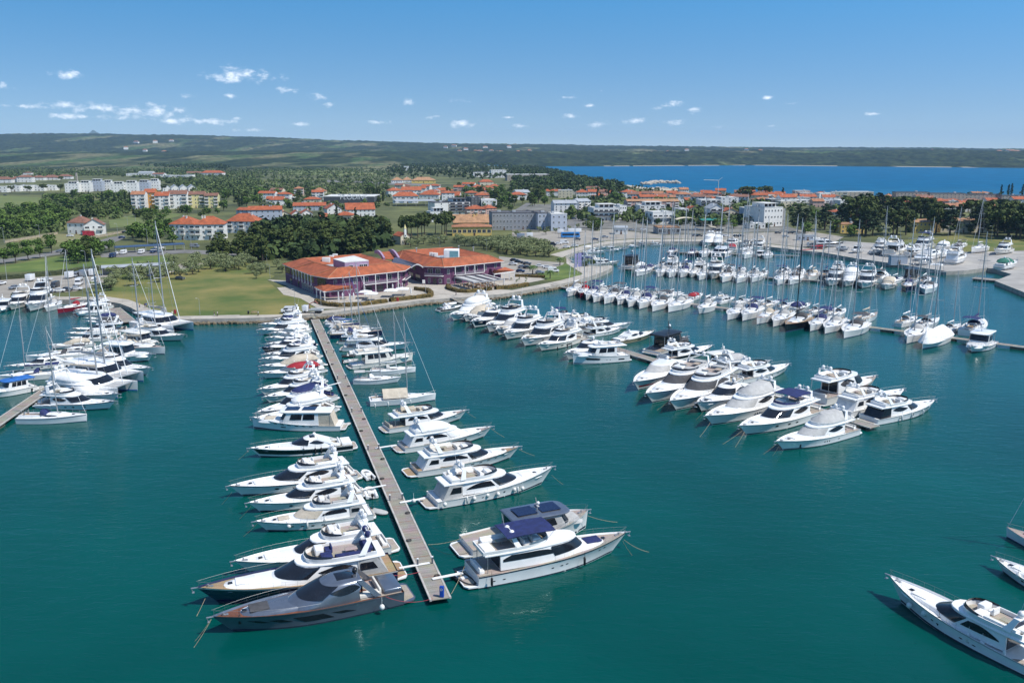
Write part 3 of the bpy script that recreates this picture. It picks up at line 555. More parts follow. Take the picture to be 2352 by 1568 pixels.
def motor(s):
 """builds a motor yacht at the origin from a spec dict and returns its root"""
 g = lambda k, d: s.get(k, d)
 L = s['L']; B = g('B', L * .205 + 1.25); fs = g('fs', .050 * L + .22); fb = g('fb', .075 * L + .65); hm = g('hull', W_GEL); body = g('body', W_GEL); det = g('det', 1)
 P = hull_fn(L, B, fs, fb, g('rake', .115), g('flare', 1.9), g('aftw', .9), g('full', 2.2), bowt=g('bowt', .62), peak=g('peak', .45))
 root = empty(g('name', 'motor_yacht'))
 hull = hull_mesh(P).build('hull', hm, root, 35)
 boot = stripe(P, .1, .1 + .16 / (fs + .2)).build('boot_stripe', g('boot', BOOT), hull)
 if g('band', None): stripe(P, g('bv', (.45, .86))[0], g('bv', (.45, .86))[1], .0, .97, .014).build('hull_band', s['band'], hull)
 if g('sheerline', None): stripe(P, .90, .99, 0, .995, .02).build('rub_rail', s['sheerline'], hull)
 else: stripe(P, .885, .92, 0, .99, .02).build('rub_rail', g('rub', STEEL), hull)
 bul = g('bul', .22); dk = deck_mesh(P, .0, .995, bul).build('deck', g('deck', W_DECK), root, 30)
 # swim platform and cockpit
 pl = g('plat', .055) * L; zt = .42
 if pl > .2:
  pr = M(); w = B / 2 * g('aftw', .9) * .96; pr.prism(ccw([(-L / 2 + .02, -w), (-L / 2 + .02, w), (-L / 2 - pl * .75, w * .93), (-L / 2 - pl, w * .7), (-L / 2 - pl, -w * .7), (-L / 2 - pl * .75, -w * .93)]), zt - .18, zt)
  sp = pr.build('swim_platform', hm if hm in (GREYHULL,) else W_GEL, root, 0)
  tk = M(); tk.prism(ccw([(-L / 2 - .05, -w * .9), (-L / 2 - .05, w * .9), (-L / 2 - pl * .9, w * .66), (-L / 2 - pl * .9, -w * .66)]), zt, zt + .02); tk.build('platform_decking', g('teak', TEAK_G), sp, 0)
 zs = lambda t: P.sheer(t) - bul; X = lambda t: -L / 2 + L * t
 st = g('style', 'fly'); rng = random.Random(g('seed', 1))
 h = g('hh', .050 * L + .85)                          # height of the deck house
 xa, xf = X(g('ha', .20)), X(g('hf', .74)); w = B / 2 * g('hw', .80); z0 = zs(.45) - .05; z1 = zs(.45) + h
 dark = g('glass', GLASS); cov = g('screen_cover', None)
 if st in ('fly', 'coupe', 'express'):
  # low foredeck trunk in front of the windscreen
  fd = SS([(zs(.62), X(.40), X(g('trunk', .90)), w * .80, .62), (zs(.7) + .14 + .006 * L, X(.42), X(g('trunk', .90) - .03), w * .74, .62), (zs(.7) + .22 + .008 * L, X(.44), X(g('trunk', .90) - .07), w * .66, .62)], 9, .8).mesh(.06).build('foredeck_trunk', body, root, 50)
  ztr = zs(.7) + .22 + .008 * L + .06
  if g('sunpad', True):
   sb = M(); sb.rbox((X(.76), 0, ztr + .02), (L * .10, w * .8, .14), .06); sb.build('sunpad', g('padm', CUSHW), root, 40)
  hb = M(); hb.rbox((X(.835), 0, ztr - .02), (.55, .55, .07), .05); hb.build('deck_hatch', dark, root, 40)
 if st == 'fly':
  rk = g('rk', .17)
  rings = [(z0, xa, xf, w, .52), (z0 + (z1 - z0) * .35, xa, xf - L * rk * .30, w * .985, .52), (z1 - .25, xa, xf - L * rk * .86, w * .94, .50), (z1, xa, xf - L * rk, w * .90, .46)]
  S = SS(rings); S.mesh(.1).build('deckhouse', body, root, 50)
  wm = cov or dark
  S.win(-.44, .44, lambda q: 1.2 - .25 * abs(2 * q - 1) ** 2, 2.55, n=14).build('windscreen', wm, root, 60)
  for sg in (1, -1):
   lo, hi = g('sidewin', LENS)(1.08, 2.0)
   a0, a1 = sg * g('wa', (.47, .93))[0], sg * g('wa', (.47, .93))[1]
   b = S.win(a0, a1, lo, hi);
   b.build('side_window', dark, root, 60)
  # aft glass door under the overhang and cockpit sofa
  M().box((xa - .03, 0, (z0 + z1) / 2 - .1), (.06, w * 1.5, (z1 - z0) * .78)).build('saloon_door', dark, root, 0)
  # fly deck slab with overhang
  fa, ff = X(g('fa', .06)), xf - L * rk + L * g('fo', .015); fw = w * g('fw', 1.02)
  sl = SS([(z1 - .06, fa, ff, fw * .97, .5), (z1 + .06, fa - .04, ff + .05, fw, .5), (z1 + .20, fa, ff - .02, fw * .98, .5)], 11).mesh(.02); sl.build('flybridge_deck', body, root, 40)
  ca, cf = X(g('ca', .12)), ff - L * g('cf', .075); cm, o0, tp = coaming((z1 + .18, ca, cf, fw * .93, .42), z1 + .18 + g('ch', .62), .10)
  fb_ = cm.build('flybridge_coaming', [body, g('flyfloor', TEAK_G)], root, 45)
  zc = z1 + .18 + g('ch', .62); zf = z1 + .32
  if g('cover', None):
   # canvas thrown over the flybridge
   cv = SS([(zc - .18, ca + .0, cf + .12, fw * .96, .42), (zc + .10, ca + .05, cf - .1, fw * .93, .42), (zc + .55, ca + L * .03, cf - L * .05, fw * .7, .5), (zc + g('cvh', .85), ca + L * .06, cf - L * .09, fw * .42, .5)], 9).mesh(.1); cv.build('flybridge_cover', s['cover'], root, 60)
  else:
   ws = M(); n = 10; r1 = []; r2 = []
   for i in range(n + 1):
    a = -.45 + .9 * i / n; p = o0.rp(tp, a); r1.append(p + Vector((-.06, 0, 0))); q = Vector(p); q[2] += .42 * (1 - .55 * abs(a / .45) ** 3); q[0] -= .28; q[1] *= .97; r2.append(q)
   ws.loft([r1, r2], False); ws.build('wind_deflector', g('defl', GLASS), fb_, 60)
   sb = M(); fl = cf - ca
   sb.rbox((cf - fl * .22, -fw * .35, zf + .42), (fl * .12, fw * .7, .85), .12)                       # helm console
   sb.build('helm_console', body, root, 50)
   pm = g('seatm', CUSHW); sb = M(); seat_l(sb, cf - fl * .36, -fw * .38, zf, fl * .10, fw * .55); sb.build('helm_seat', pm, root, 50)
   sb = M(); sb.rbox((ca + fl * .34, fw * .62, zf + .24), (fl * .50, fw * .38, .48), .09); sb.rbox((ca + fl * .34, fw * .80, zf + .52), (fl * .50, fw * .13, .45), .07); sb.rbox((cf - fl * .30, fw * .38, zf + .26), (fl * .16, fw * .7, .5), .1); sb.build('sofa', pm, root, 50)
   sb = M(); sb.rbox((ca + fl * .34, fw * .14, zf + .55), (fl * .18, fw * .42, .06), .03); sb.tube([(ca + fl * .34, fw * .14, zf), (ca + fl * .34, fw * .14, zf + .53)], .06); sb.build('table', TEAK_G, root, 40)
   sb = M(); sb.rbox((ca + fl * .10, -fw * .2, zf + .22), (fl * .15, fw * 1.1, .42), .08); sb.build('aft_sunpad', pm, root, 50)
  # radar arch
  ar = M(); xb_ = ca + (cf - ca) * g('archx', .22); ah = g('archh', .03 * L + .7); sw = -g('archs', .35) * ah * 1.5
  for sg in (1, -1):
   ar.loft([[(xb_ + dx + o * f, sg * (fw * .93 + dy * .5), zc - .2) if k == 0 else (xb_ + dx * .7 + sw, sg * (fw * .70 + dy * .5), zc + ah) for dx, dy in ((.45, .1), (-.45, .1), (-.45, -.1), (.45, -.1))] for k, o, f in ((0, 0, 0), (1, 0, 0))], True, True, True)
  ar.rbox((xb_ + sw, 0, zc + ah), (.75, fw * 1.44, .16), .06); arch = ar.build('radar_arch', g('archm', body), root, 30)
  db = M(); dome(db, xb_ + sw, fw * .35, zc + ah + .08, .26 + .006 * L);
  db.build('radar_dome', g('domem', W_GEL), arch, 60)
  if g('dome2', L > 15):
   db = M(); dome(db, xb_ + sw, -fw * .35, zc + ah + .08, .26 + .006 * L); db.build('radar_dome', g('domem', W_GEL), arch, 60)
  an = M(); an.tube([(xb_ + sw, fw * .6, zc + ah), (xb_ + sw - .5, fw * .62, zc + ah + 2.4)], .02, 4); an.tube([(xb_ + sw, 0, zc + ah), (xb_ + sw, 0, zc + ah + 1.1)], .05, 5); an.rbox((xb_ + sw, 0, zc + ah + .7), (.12, 1.3, .12), .03); an.build('antenna', W_GEL, arch, 40)
  if g('bimini', None):
   bm = M(); bx0, bx1 = ca + (cf - ca) * g('bx', (.30, .86))[0], ca + (cf - ca) * g('bx', (.30, .86))[1]; rows = []
   for i in range(9):
    q = i / 8; x = bx0 + (bx1 - bx0) * q; rows.append([(x, fw * 1.0 * u, zc + 1.55 + .16 * (1 - u * u) + .10 * math.sin(PI * q) - .05 * (math.sin(q * PI * 3) ** 2)) for u in (-1, -.6, -.2, .2, .6, 1)])
   bm.loft(rows, False, flip=True); bm.loft([[(x, y, z - .06) for x, y, z in r] for r in rows], False); bim = bm.build('bimini', s['bimini'], root, 40)
   pt = M()
   for x in (bx0 + .2, (bx0 + bx1) / 2, bx1 - .2):
    for sg in (1, -1): pt.tube([(x * .6 + (bx0 + bx1) * .2, sg * fw * .92, zc - .1), (x, sg * fw * .97, zc + 1.52)], .025, 4)
   pt.build('bimini_frame', STEEL, bim, 0)
  # overhang posts + canvas enclosure
  if g('enclose', None):
   en = SS([(zs(.1) + .05, X(.045), xa + .1, w * .96, .02), (z1 - .05, X(.10), xa + .1, w * .94, .02)], 5, .5, .0).mesh(.0, False); en.build('cockpit_enclosure', s['enclose'], root, 30)
   eb = M();
   for sg in (1, -1): eb.quad((X(.10), sg * (w * .97), zs(.1) + .9), (xa - .2, sg * (w * .975), zs(.1) + .9), (xa - .2, sg * (w * .965), z1 - .45), (X(.125), sg * (w * .965), z1 - .45))
   eb.build('clear_panel', GLASS, root, 0)
  else:
   pb = M()
   for sg in (1, -1): pb.tube([(fa + .35, sg * fw * .85, zs(.08)), (fa + .35, sg * fw * .85, z1)], .05, 5)
   pb.build('overhang_post', STEEL, root, 0)
   sb = M(); sb.rbox((X(.035), 0, zs(.03) + .28), (.7, w * 1.5, .5), .1); sb.rbox((X(.035) - .3, 0, zs(.03) + .6), (.18, w * 1.5, .5), .08); sb.build('cockpit_sofa', g('seatm', CUSHW), root, 50)
   tk = M(); tk.quad((X(.01), -w, zs(.05) + .07), (xa, -w, zs(.05) + .07), (xa, w, zs(.05) + .07), (X(.01), w, zs(.05) + .07)); tk.build('cockpit_decking', g('teak', TEAK_G), root, 0)
 elif st in ('coupe', 'express'):
  rk = g('rk', .20); ra = X(g('ra', .30)); zt = z1 - .05
  rings = [(z0, xa, xf, w, .55), (z0 + (z1 - z0) * .42, xa + .1, xf - L * rk * .32, w * .97, .55), (zt - .2, ra, xf - L * rk * .9, w * .86, .5), (zt, ra + .1, xf - L * rk * 1.08, w * .72, .46)]
  if st == 'express': rings = rings[:2] + [(z0 + (z1 - z0) * .8, xf - L * .30, xf - L * rk * .8, w * .88, .55)]
  if st == 'coupe':
   S = SS(rings, sq=.8); S.mesh(.10).build('deckhouse', body, root, 55)
   S.win(-.43, .43, lambda q: 1.15 - .2 * abs(2 * q - 1) ** 2, 2.2, n=14).build('windscreen', cov or dark, root, 60)
   for sg in (1, -1):
    lo, hi = g('sidewin', LENS)(1.06, 1.95); S.win(sg * g('wa', (.45, .93))[0], sg * g('wa', (.45, .93))[1], lo, hi).build('side_window', dark, root, 60)
    if g('lowwin', False): lo, hi = LENS(.25, .85, .5); S.win(sg * .50, sg * .92, lo, hi).build('side_window', dark, root, 60)
   if g('sunroof', True):
    sb = M(); sb.rbox((ra + (xf - L * rk * 1.08 - ra) * .48, 0, zt + .10), ((xf - L * rk - ra) * .46, w * .82, .07), .05); sb.build('sunroof', dark, root, 40)
   M().box((ra - .0 + .02, 0, z0 + (z1 - z0) * .55), (.05, w * 1.25, (z1 - z0) * .7)).build('saloon_door', dark, root, 0)
   for sg in (1, -1): ar = M(); ar.loft([[(X(.14) + dx, sg * (w * .98 + dy), z0 + .2) for dx, dy in ((.5, .06), (-.3, .06), (-.3, -.06), (.5, -.06))], [(ra + dx * .8 + .4, sg * (w * .80 + dy), zt) for dx, dy in ((.5, .06), (-.5, .06), (-.5, -.06), (.5, -.06))]], True, True, True).build('roof_wing', body, root, 30)
   arch = root
   db = M(); dome(db, ra + .5, 0, zt + .1, .25 + .005 * L); db.build('radar_dome', g('domem', W_GEL), arch, 60)
   an = M(); an.tube([(ra + .6, w * .4, zt), (ra + .2, w * .42, zt + 2.2)], .02, 4); an.build('antenna', W_GEL, arch, 0)
  else:
   S = SS(rings, sq=.8); b0 = S.mesh(.0, False); b0.build('cockpit_sides', body, root, 55)
   S.win(-.5, .5, .75, 1.98, n=16).build('windscreen', cov or g('defl', GLASS_B), root, 60)
   ar = M(); ax = X(.26)
   ar.tube([(ax + .6, w * .98, z0 + .2), (ax, w * .9, z1 - .1), (ax - .1, w * .6, z1 + .3), (ax - .1, -w * .6, z1 + .3), (ax, -w * .9, z1 - .1), (ax + .6, -w * .98, z0 + .2)], .13, 6); arch = ar.build('radar_arch', body, root, 50)
   db = M(); dome(db, ax - .1, 0, z1 + .38, .24); db.build('radar_dome', W_GEL, arch, 60)
   if g('canopy', None):
    c = SS([(z0 + (z1 - z0) * .55, X(.06), xf - L * rk * .7, w * .96, .3), (z1 - .05, X(.10), xf - L * rk * 1.1, w * .92, .3), (z1 + .32, X(.18), xf - L * rk * 1.4, w * .6, .35)], 9).mesh(.1); c.build('canopy', s['canopy'], root, 55)
  # open cockpit behind
  tk = M(); tk.quad((X(.01), -w * .95, zs(.05) + .08), (xf - L * .3, -w * .9, zs(.05) + .08), (xf - L * .3, w * .9, zs(.05) + .08), (X(.01), w * .95, zs(.05) + .08)); tk.build('cockpit_decking', g('teak', TEAK_G), root, 0)
  sb = M(); sb.rbox((X(.055), 0, zs(.05) + .36), (L * .10, w * 1.7, .62), .14); sb.build('aft_sunpad', g('padm2', CUSHW), root, 50)
  sb = M(); sb.rbox((X(.19), w * .62, zs(.1) + .35), (L * .12, w * .4, .5), .1); sb.rbox((X(.125), 0, zs(.1) + .5), (.3, w * 1.5, .75), .1); sb.build('sofa', g('seatm', CUSHW), root, 50)
  sb = M(); sb.rbox((X(.30), -w * .5, zs(.1) + .45), (.7, .8, .8), .12); sb.build('helm_seat', g('seatm', CUSHW), root, 50)
 elif st == 'trawler':
  h2 = h; S = SS([(z0, xa, xf, w, .18), (z0 + h2 * .5, xa, xf - .12, w * .985, .18), (z1, xa + .05, xf - L * .055, w * .95, .16)], 10, .45, .03); S.mesh(.05).build('deckhouse', body, root, 40)
  S.win(-.40, .40, .95, 1.85, n=12).build('windscreen', dark, root, 50)
  for sg in (1, -1):
   nw = g('nwin', 3); a0, a1 = .54, .95
   for i in range(nw):
    u0 = a0 + (a1 - a0) * (i + .06) / nw; u1 = a0 + (a1 - a0) * (i + .94) / nw; S.win(sg * u0, sg * u1, .92, 1.8, n=4).build('side_window', dark, root, 50)
  ro = SS([(z1, xa - L * g('over', .14), xf + .05, w * 1.03, .22), (z1 + .14, xa - L * g('over', .14) - .05, xf + .12, w * 1.06, .22), (z1 + .26, xa - L * g('over', .14) + .1, xf - .1, w * .98, .22)], 10, .5, .03).mesh(.12); ro.build('roof', g('roofm', body), root, 40)
  tr = SS([(zs(.7), xf - .4, X(.93), w * .84, .5), (zs(.7) + .5, xf - .4, X(.90), w * .76, .5)], 9, .7).mesh(.1); tr.build('foredeck_trunk', body, root, 40)
  M().box((xa - .03, 0, z0 + h2 * .5), (.05, w * 1.5, h2 * .75)).build('saloon_door', dark, root, 0)
  pb = M()
  for sg in (1, -1): pb.tube([(xa - L * g('over', .14) + .3, sg * w * .95, zs(.1)), (xa - L * g('over', .14) + .3, sg * w * .95, z1)], .05, 5)
  pb.build('overhang_post', STEEL, root, 0)
  ms = M(); mx_ = (xa + xf) / 2; ms.tube([(mx_, 0, z1 + .2), (mx_ - .3, 0, z1 + 2.2)], .07, 5); ms.rbox((mx_ - .1, 0, z1 + 1.0), (.3, 1.2, .1), .04); mst = ms.build('signal_mast', body, root, 40)
  db = M(); dome(db, mx_ + .1, 0, z1 + 1.05, .25); db.build('radar_dome', W_GEL, mst, 60)
  if g('solar', 0):
   for i in range(s['solar']):
    sb = M(); x0 = xa + (xf - xa) * (.10 + .42 * i); sb.box((x0 + (xf - xa) * .16, 0, z1 + .47), ((xf - xa) * .34, w * 1.15, .05)); sb.build('solar_panel', mat('solar_cells', (.012, .02, .06), .15, var=.2, vs=5), root, 0)
  if g('enclose', None):
   en = SS([(zs(.1), X(.06), xa + .1, w * .96, .02), (z1 - .02, xa - L * g('over', .14) + .2, xa + .1, w * .94, .02)], 5, .5, 0).mesh(0, False); en.build('cockpit_enclosure', s['enclose'], root, 30)
  if g('padcover', None):
   sb = M(); sb.rbox((X(.80), 0, zs(.7) + .62), (L * .11, w * 1.0, .3), .1); sb.build('sunpad', s['padcover'], root, 40)
  if g('flyseats', False):
   cm, o0, tp = coaming((z1 + .24, xa - L * .10, xf - L * .10, w * .9, .3), z1 + .24 + .6, .1); cm.build('flybridge_coaming', [body, TEAK_G], root, 45)
   sb = M(); sb.rbox((xa + .8, 0, z1 + .6), (1.2, w * 1.2, .5), .1); sb.rbox((xf - L * .2, 0, z1 + .7), (.6, w * .8, .9), .12); sb.build('sofa', CUSHW, root, 50)
 if det:
  rail_mesh(P, g('rt0', .46), .985, g('railh', .72), .05, .014).build('bow_rail', RAILM, root, 0)
  an = M(); bt = P(1, 1); an.rbox((bt[0] + .1, 0, bt[2] - .10), (.9, .22, .12), .04); an.tube([(bt[0] + .5, 0, bt[2] - .1), (bt[0] + .35, 0, bt[2] - .6)], .05, 4); an.rbox((bt[0] + .3, 0, bt[2] - .65), (.3, .5, .1), .04); an.build('anchor', STEEL, root, 30)
  wl = M(); wl.tube([(X(.94), 0, zs(.94)), (X(.94), 0, zs(.94) + .4)], .14, 7); wl.rbox((X(.925), 0, zs(.92) + .14), (.5, .3, .16), .05); wl.build('windlass', STEEL, root, 40)
  for sg in (1, -1):
   for hw_ in g('hwins', [(.40, .44, .5, .66, 'lens'), (.50, .54, .52, .68, 'lens'), (.64, .68, .55, .7, 'lens')]): hull_win(P, *hw_[:4], sg, hw_[4]).build('hull_window', g('hglass', GLASS), hull, 0)
 if g('gang', False):
  gb = M(); gb.box((-L / 2 - pl - 1.3, B * .12, .95), (4.2, .45, .08)); gb.tube([(-L / 2 - pl + .6, B * .12 + .2, 1.0), (-L / 2 - pl - 3.2, B * .12 + .2, 1.0)], .03, 4); gb.build('gangway', W_DECK, root, 0)
 if g('davit_tender', None): pass
 return root
def sail(s):
 g = lambda k, d: s.get(k, d)
 L = s['L']; B = g('B', L * .25 + .75); fs = g('fs', .06 * L + .35); fb = g('fb', .075 * L + .52); hm = g('hull', W_GEL); cl = g('classic', False)
 P = hull_fn(L, B, fs, fb, .10 if cl else .015, 1.3, g('aftw', .55 if cl else .84), 1.8, wl=.90, bowt=.5, peak=.42)
 root = empty('sailing_yacht'); hull = hull_mesh(P, .6).build('hull', hm, root, 35); stripe(P, .12, .2).build('boot_stripe', g('boot', C_NAVY), hull)
 if g('line', None): stripe(P, .84, .90, 0, .99, .015).build('hull_band', s['line'], hull)
 deck_mesh(P, 0, .995, .03, .98, .08).build('deck', g('deck', W_DECK), root, 30)
 X = lambda t: -L / 2 + L * t; zs = lambda t: P.sheer(t) + .05; w = B / 2
 cab = SS([(zs(.5) - .1, X(.36), X(.80), w * .62, .6), (zs(.5) + .22, X(.365), X(.77), w * .56, .6), (zs(.5) + .40, X(.38), X(.70), w * .46, .6)], 10, .7); cab.mesh(.06).build('coachroof', W_GEL, root, 50)
 for sg in (1, -1): lo, hi = LENS(.35, 1.25, .4); cab.win(sg * .42, sg * .92, lo, hi, .02).build('cabin_window', GLASS, root, 60)
 hb = M(); hb.rbox((X(.80), 0, zs(.8) + .05), (.5, .5, .08), .04); hb.rbox((X(.60), 0, zs(.6) + .40), (.5, .6, .08), .04); hb.build('deck_hatch', GLASS, root, 40)
 # cockpit: sunk well with benches
 ck = M(); ck.k = 0; x0, x1 = X(.03), X(.35); yw = w * .34
 zt = zs(.2) + .12; zb = zs(.2) - .35
 ck.loft([[(x0, -yw - .45, zs(.2)), (x1, -yw - .45, zs(.2)), (x1, yw + .45, zs(.2)), (x0, yw + .45, zs(.2))], [(x0, -yw - .4, zt + .2), (x1, -yw - .4, zt + .2), (x1, yw + .4, zt + .2), (x0, yw + .4, zt + .2)], [(x0, -yw, zt + .2), (x1, -yw, zt + .2), (x1, yw, zt + .2), (x0, yw, zt + .2)], [(x0, -yw, zb + .35), (x1, -yw, zb + .35), (x1, yw, zb + .35), (x0, yw, zb + .35)]], True)
 ck.build('cockpit_coaming', W_GEL, root, 40)
 fl = M(); fl.box(((x0 + x1) / 2, 0, zt - .05), (x1 - x0, yw * 2, .1)); fl.build('cockpit_sole', g('teak', TEAK), root, 0)
 for sg in ((1, -1) if L > 11.5 else (0,)):
  wh = M()
  for k in range(12): a, b2 = 2 * PI * k / 12, 2 * PI * (k + 1) / 12; wh.tube([(X(.09), sg * yw * 1.1 + .45 * math.cos(a), zt + .65 + .45 * math.sin(a)), (X(.09), sg * yw * 1.1 + .45 * math.cos(b2), zt + .65 + .45 * math.sin(b2))], .03, 3)
  wh.rbox((X(.105), sg * yw * 1.1, zt + .35), (.25, .25, .7), .06); wh.build('steering_wheel', STEEL, root, 0)
 # rig
 mx_ = X(g('mx', .57)); mh = g('mh', 1.32) * L; zm = zs(.55) + .35; rakex = -g('mrake', .025) * mh; mm = g('mastm', ALU)
 ms = M(); ms.tube([(mx_, 0, zm), (mx_ + rakex, 0, zm + mh)], .105, 6, .075)
 mast = ms.build('mast', mm, root, 60)
 sp_ = M(); sp_.rbox((mx_ + rakex * .5, 0, zm + mh * .5), (.2, .2, mh * .5), .05)
 for f in ((.38, .68) if L > 11 else (.5,)):
  for sg in (1, -1): sp_.tube([(mx_ + rakex * f, 0, zm + mh * f), (mx_ + rakex * f - .25, sg * w * .62 * (1.15 - f * .4), zm + mh * f + .08)], .05, 4)
 sp_.build('spreaders', mm, mast, 0)
 wr = M(); top = Vector((mx_ + rakex, 0, zm + mh * .97)); rr = g('wire', .014)
 wr.tube([P(.985, 1) * 1, top], g('furl', .036), 5) if g('furled', True) else wr.tube([P(.985, 1), top], rr, 3)
 fs_ = wr.build('furled_jib', g('jibm', W_CANV), mast, 0)
 wr = M(); wr.tube([Vector((X(.01), 0, zs(0))), top], rr, 3)
 for sg in (1, -1):
  c = Vector((mx_ - .2, sg * w * .93, zs(.55))); s1 = Vector((mx_ + rakex * .38 - .25, sg * w * .62, zm + mh * .38)); wr.tube([c, s1, top], rr, 3)
 wr.build('rigging', STEEL, mast, 0)
 bl = g('boom', .36) * L; bo = M(); zb2 = zm + .95 + .02 * L; bo.tube([(mx_ - .1, 0, zb2), (mx_ - bl, 0, zb2 + .12)], .09, 5); boom = bo.build('boom', mm, mast, 60)
 if g('sailcover', W_CANV) is not None:
  sc = M(); n = 8; sc.loft([[(mx_ - .15 - bl * .96 * i / n, .19 * (1.1 - .5 * i / n) * math.cos(a), zb2 + .12 + .32 * (1.25 - .8 * i / n) * (math.sin(a) * .5 + .45) + .04 * math.sin(i * 2.2)) for a in [2 * PI * k / 7 for k in range(7)]] for i in range(n + 1)], True, True, True); sc.build('sail_cover', g('sailcover', W_CANV), boom, 60)
 if g('tent', None):
  tt = M(); xa_, xb_ = mx_ - bl * 1.05, mx_ - .15; rows = []
  for i in range(7):
   x = xa_ + (xb_ - xa_) * i / 6; rows.append([(x, -w * .92, zs(.3) + .25), (x, -w * .55, zs(.3) + .25 + (zb2 - zs(.3)) * .62 - .05 * math.sin(i * 1.7) ** 2), (x, 0, zb2 + .35), (x, w * .55, zs(.3) + .25 + (zb2 - zs(.3)) * .62 - .05 * math.sin(i * 1.3) ** 2), (x, w * .92, zs(.3) + .25)])
  tt.loft(rows, False, flip=True); tt.build('boom_tent', s['tent'], root, 40)
 if g('spray', C_NAVY) is not None:
  sh_ = M(); rows = []
  for i, (x, k) in enumerate(((.44, .15), (.42, .6), (.385, .95), (.345, 1.0))): rows.append([(X(x), w * .56 * math.cos(a), zs(.4) + .25 + .95 * k * max(0, math.sin(a)) ** .6) for a in [PI * q / 8 for q in range(9)]])
  sh_.loft(rows, False, flip=True); sh_.build('sprayhood', g('spray', C_NAVY), root, 60)
 if g('bim', None) is not None:
  bm = M(); rows = [[(X(x), w * .72 * u, zs(.2) + 1.95 + .18 * (1 - u * u)) for u in (-1, -.5, 0, .5, 1)] for x in (.03, .10, .18, .25)]; bm.loft(rows, False, flip=True); bim = bm.build('bimini', s['bim'], root, 40)
  pt = M()
  for x in (.04, .24):
   for sg in (1, -1): pt.tube([(X(.14), sg * w * .72, zs(.2)), (X(x), sg * w * .72, zs(.2) + 1.93)], .025, 3)
  pt.build('bimini_frame', STEEL, bim, 0)
 if g('det', 1): rail_mesh(P, .02, .985, .6, .04, .016, .12, False).build('guard_rail', STEEL, root, 0)
 if g('cover', None):
  cv = SS([(zs(.5) - .25, X(.02), X(.99), w * 1.0, .62), (zs(.5) + .55, X(.05), X(.95), w * .72, .62), (zs(.5) + 1.7, X(.16), X(.86), w * .10, .3)], 10, .8).mesh(.05); cv.build('winter_cover', s['cover'], root, 60)
 if g('mizzen', False):
  m2 = M(); m2.tube([(X(.12), 0, zs(.1)), (X(.12) - .2, 0, zs(.1) + mh * .72)], .1, 6, .07); m2.build('mizzen_mast', mm, root, 60)
 return root
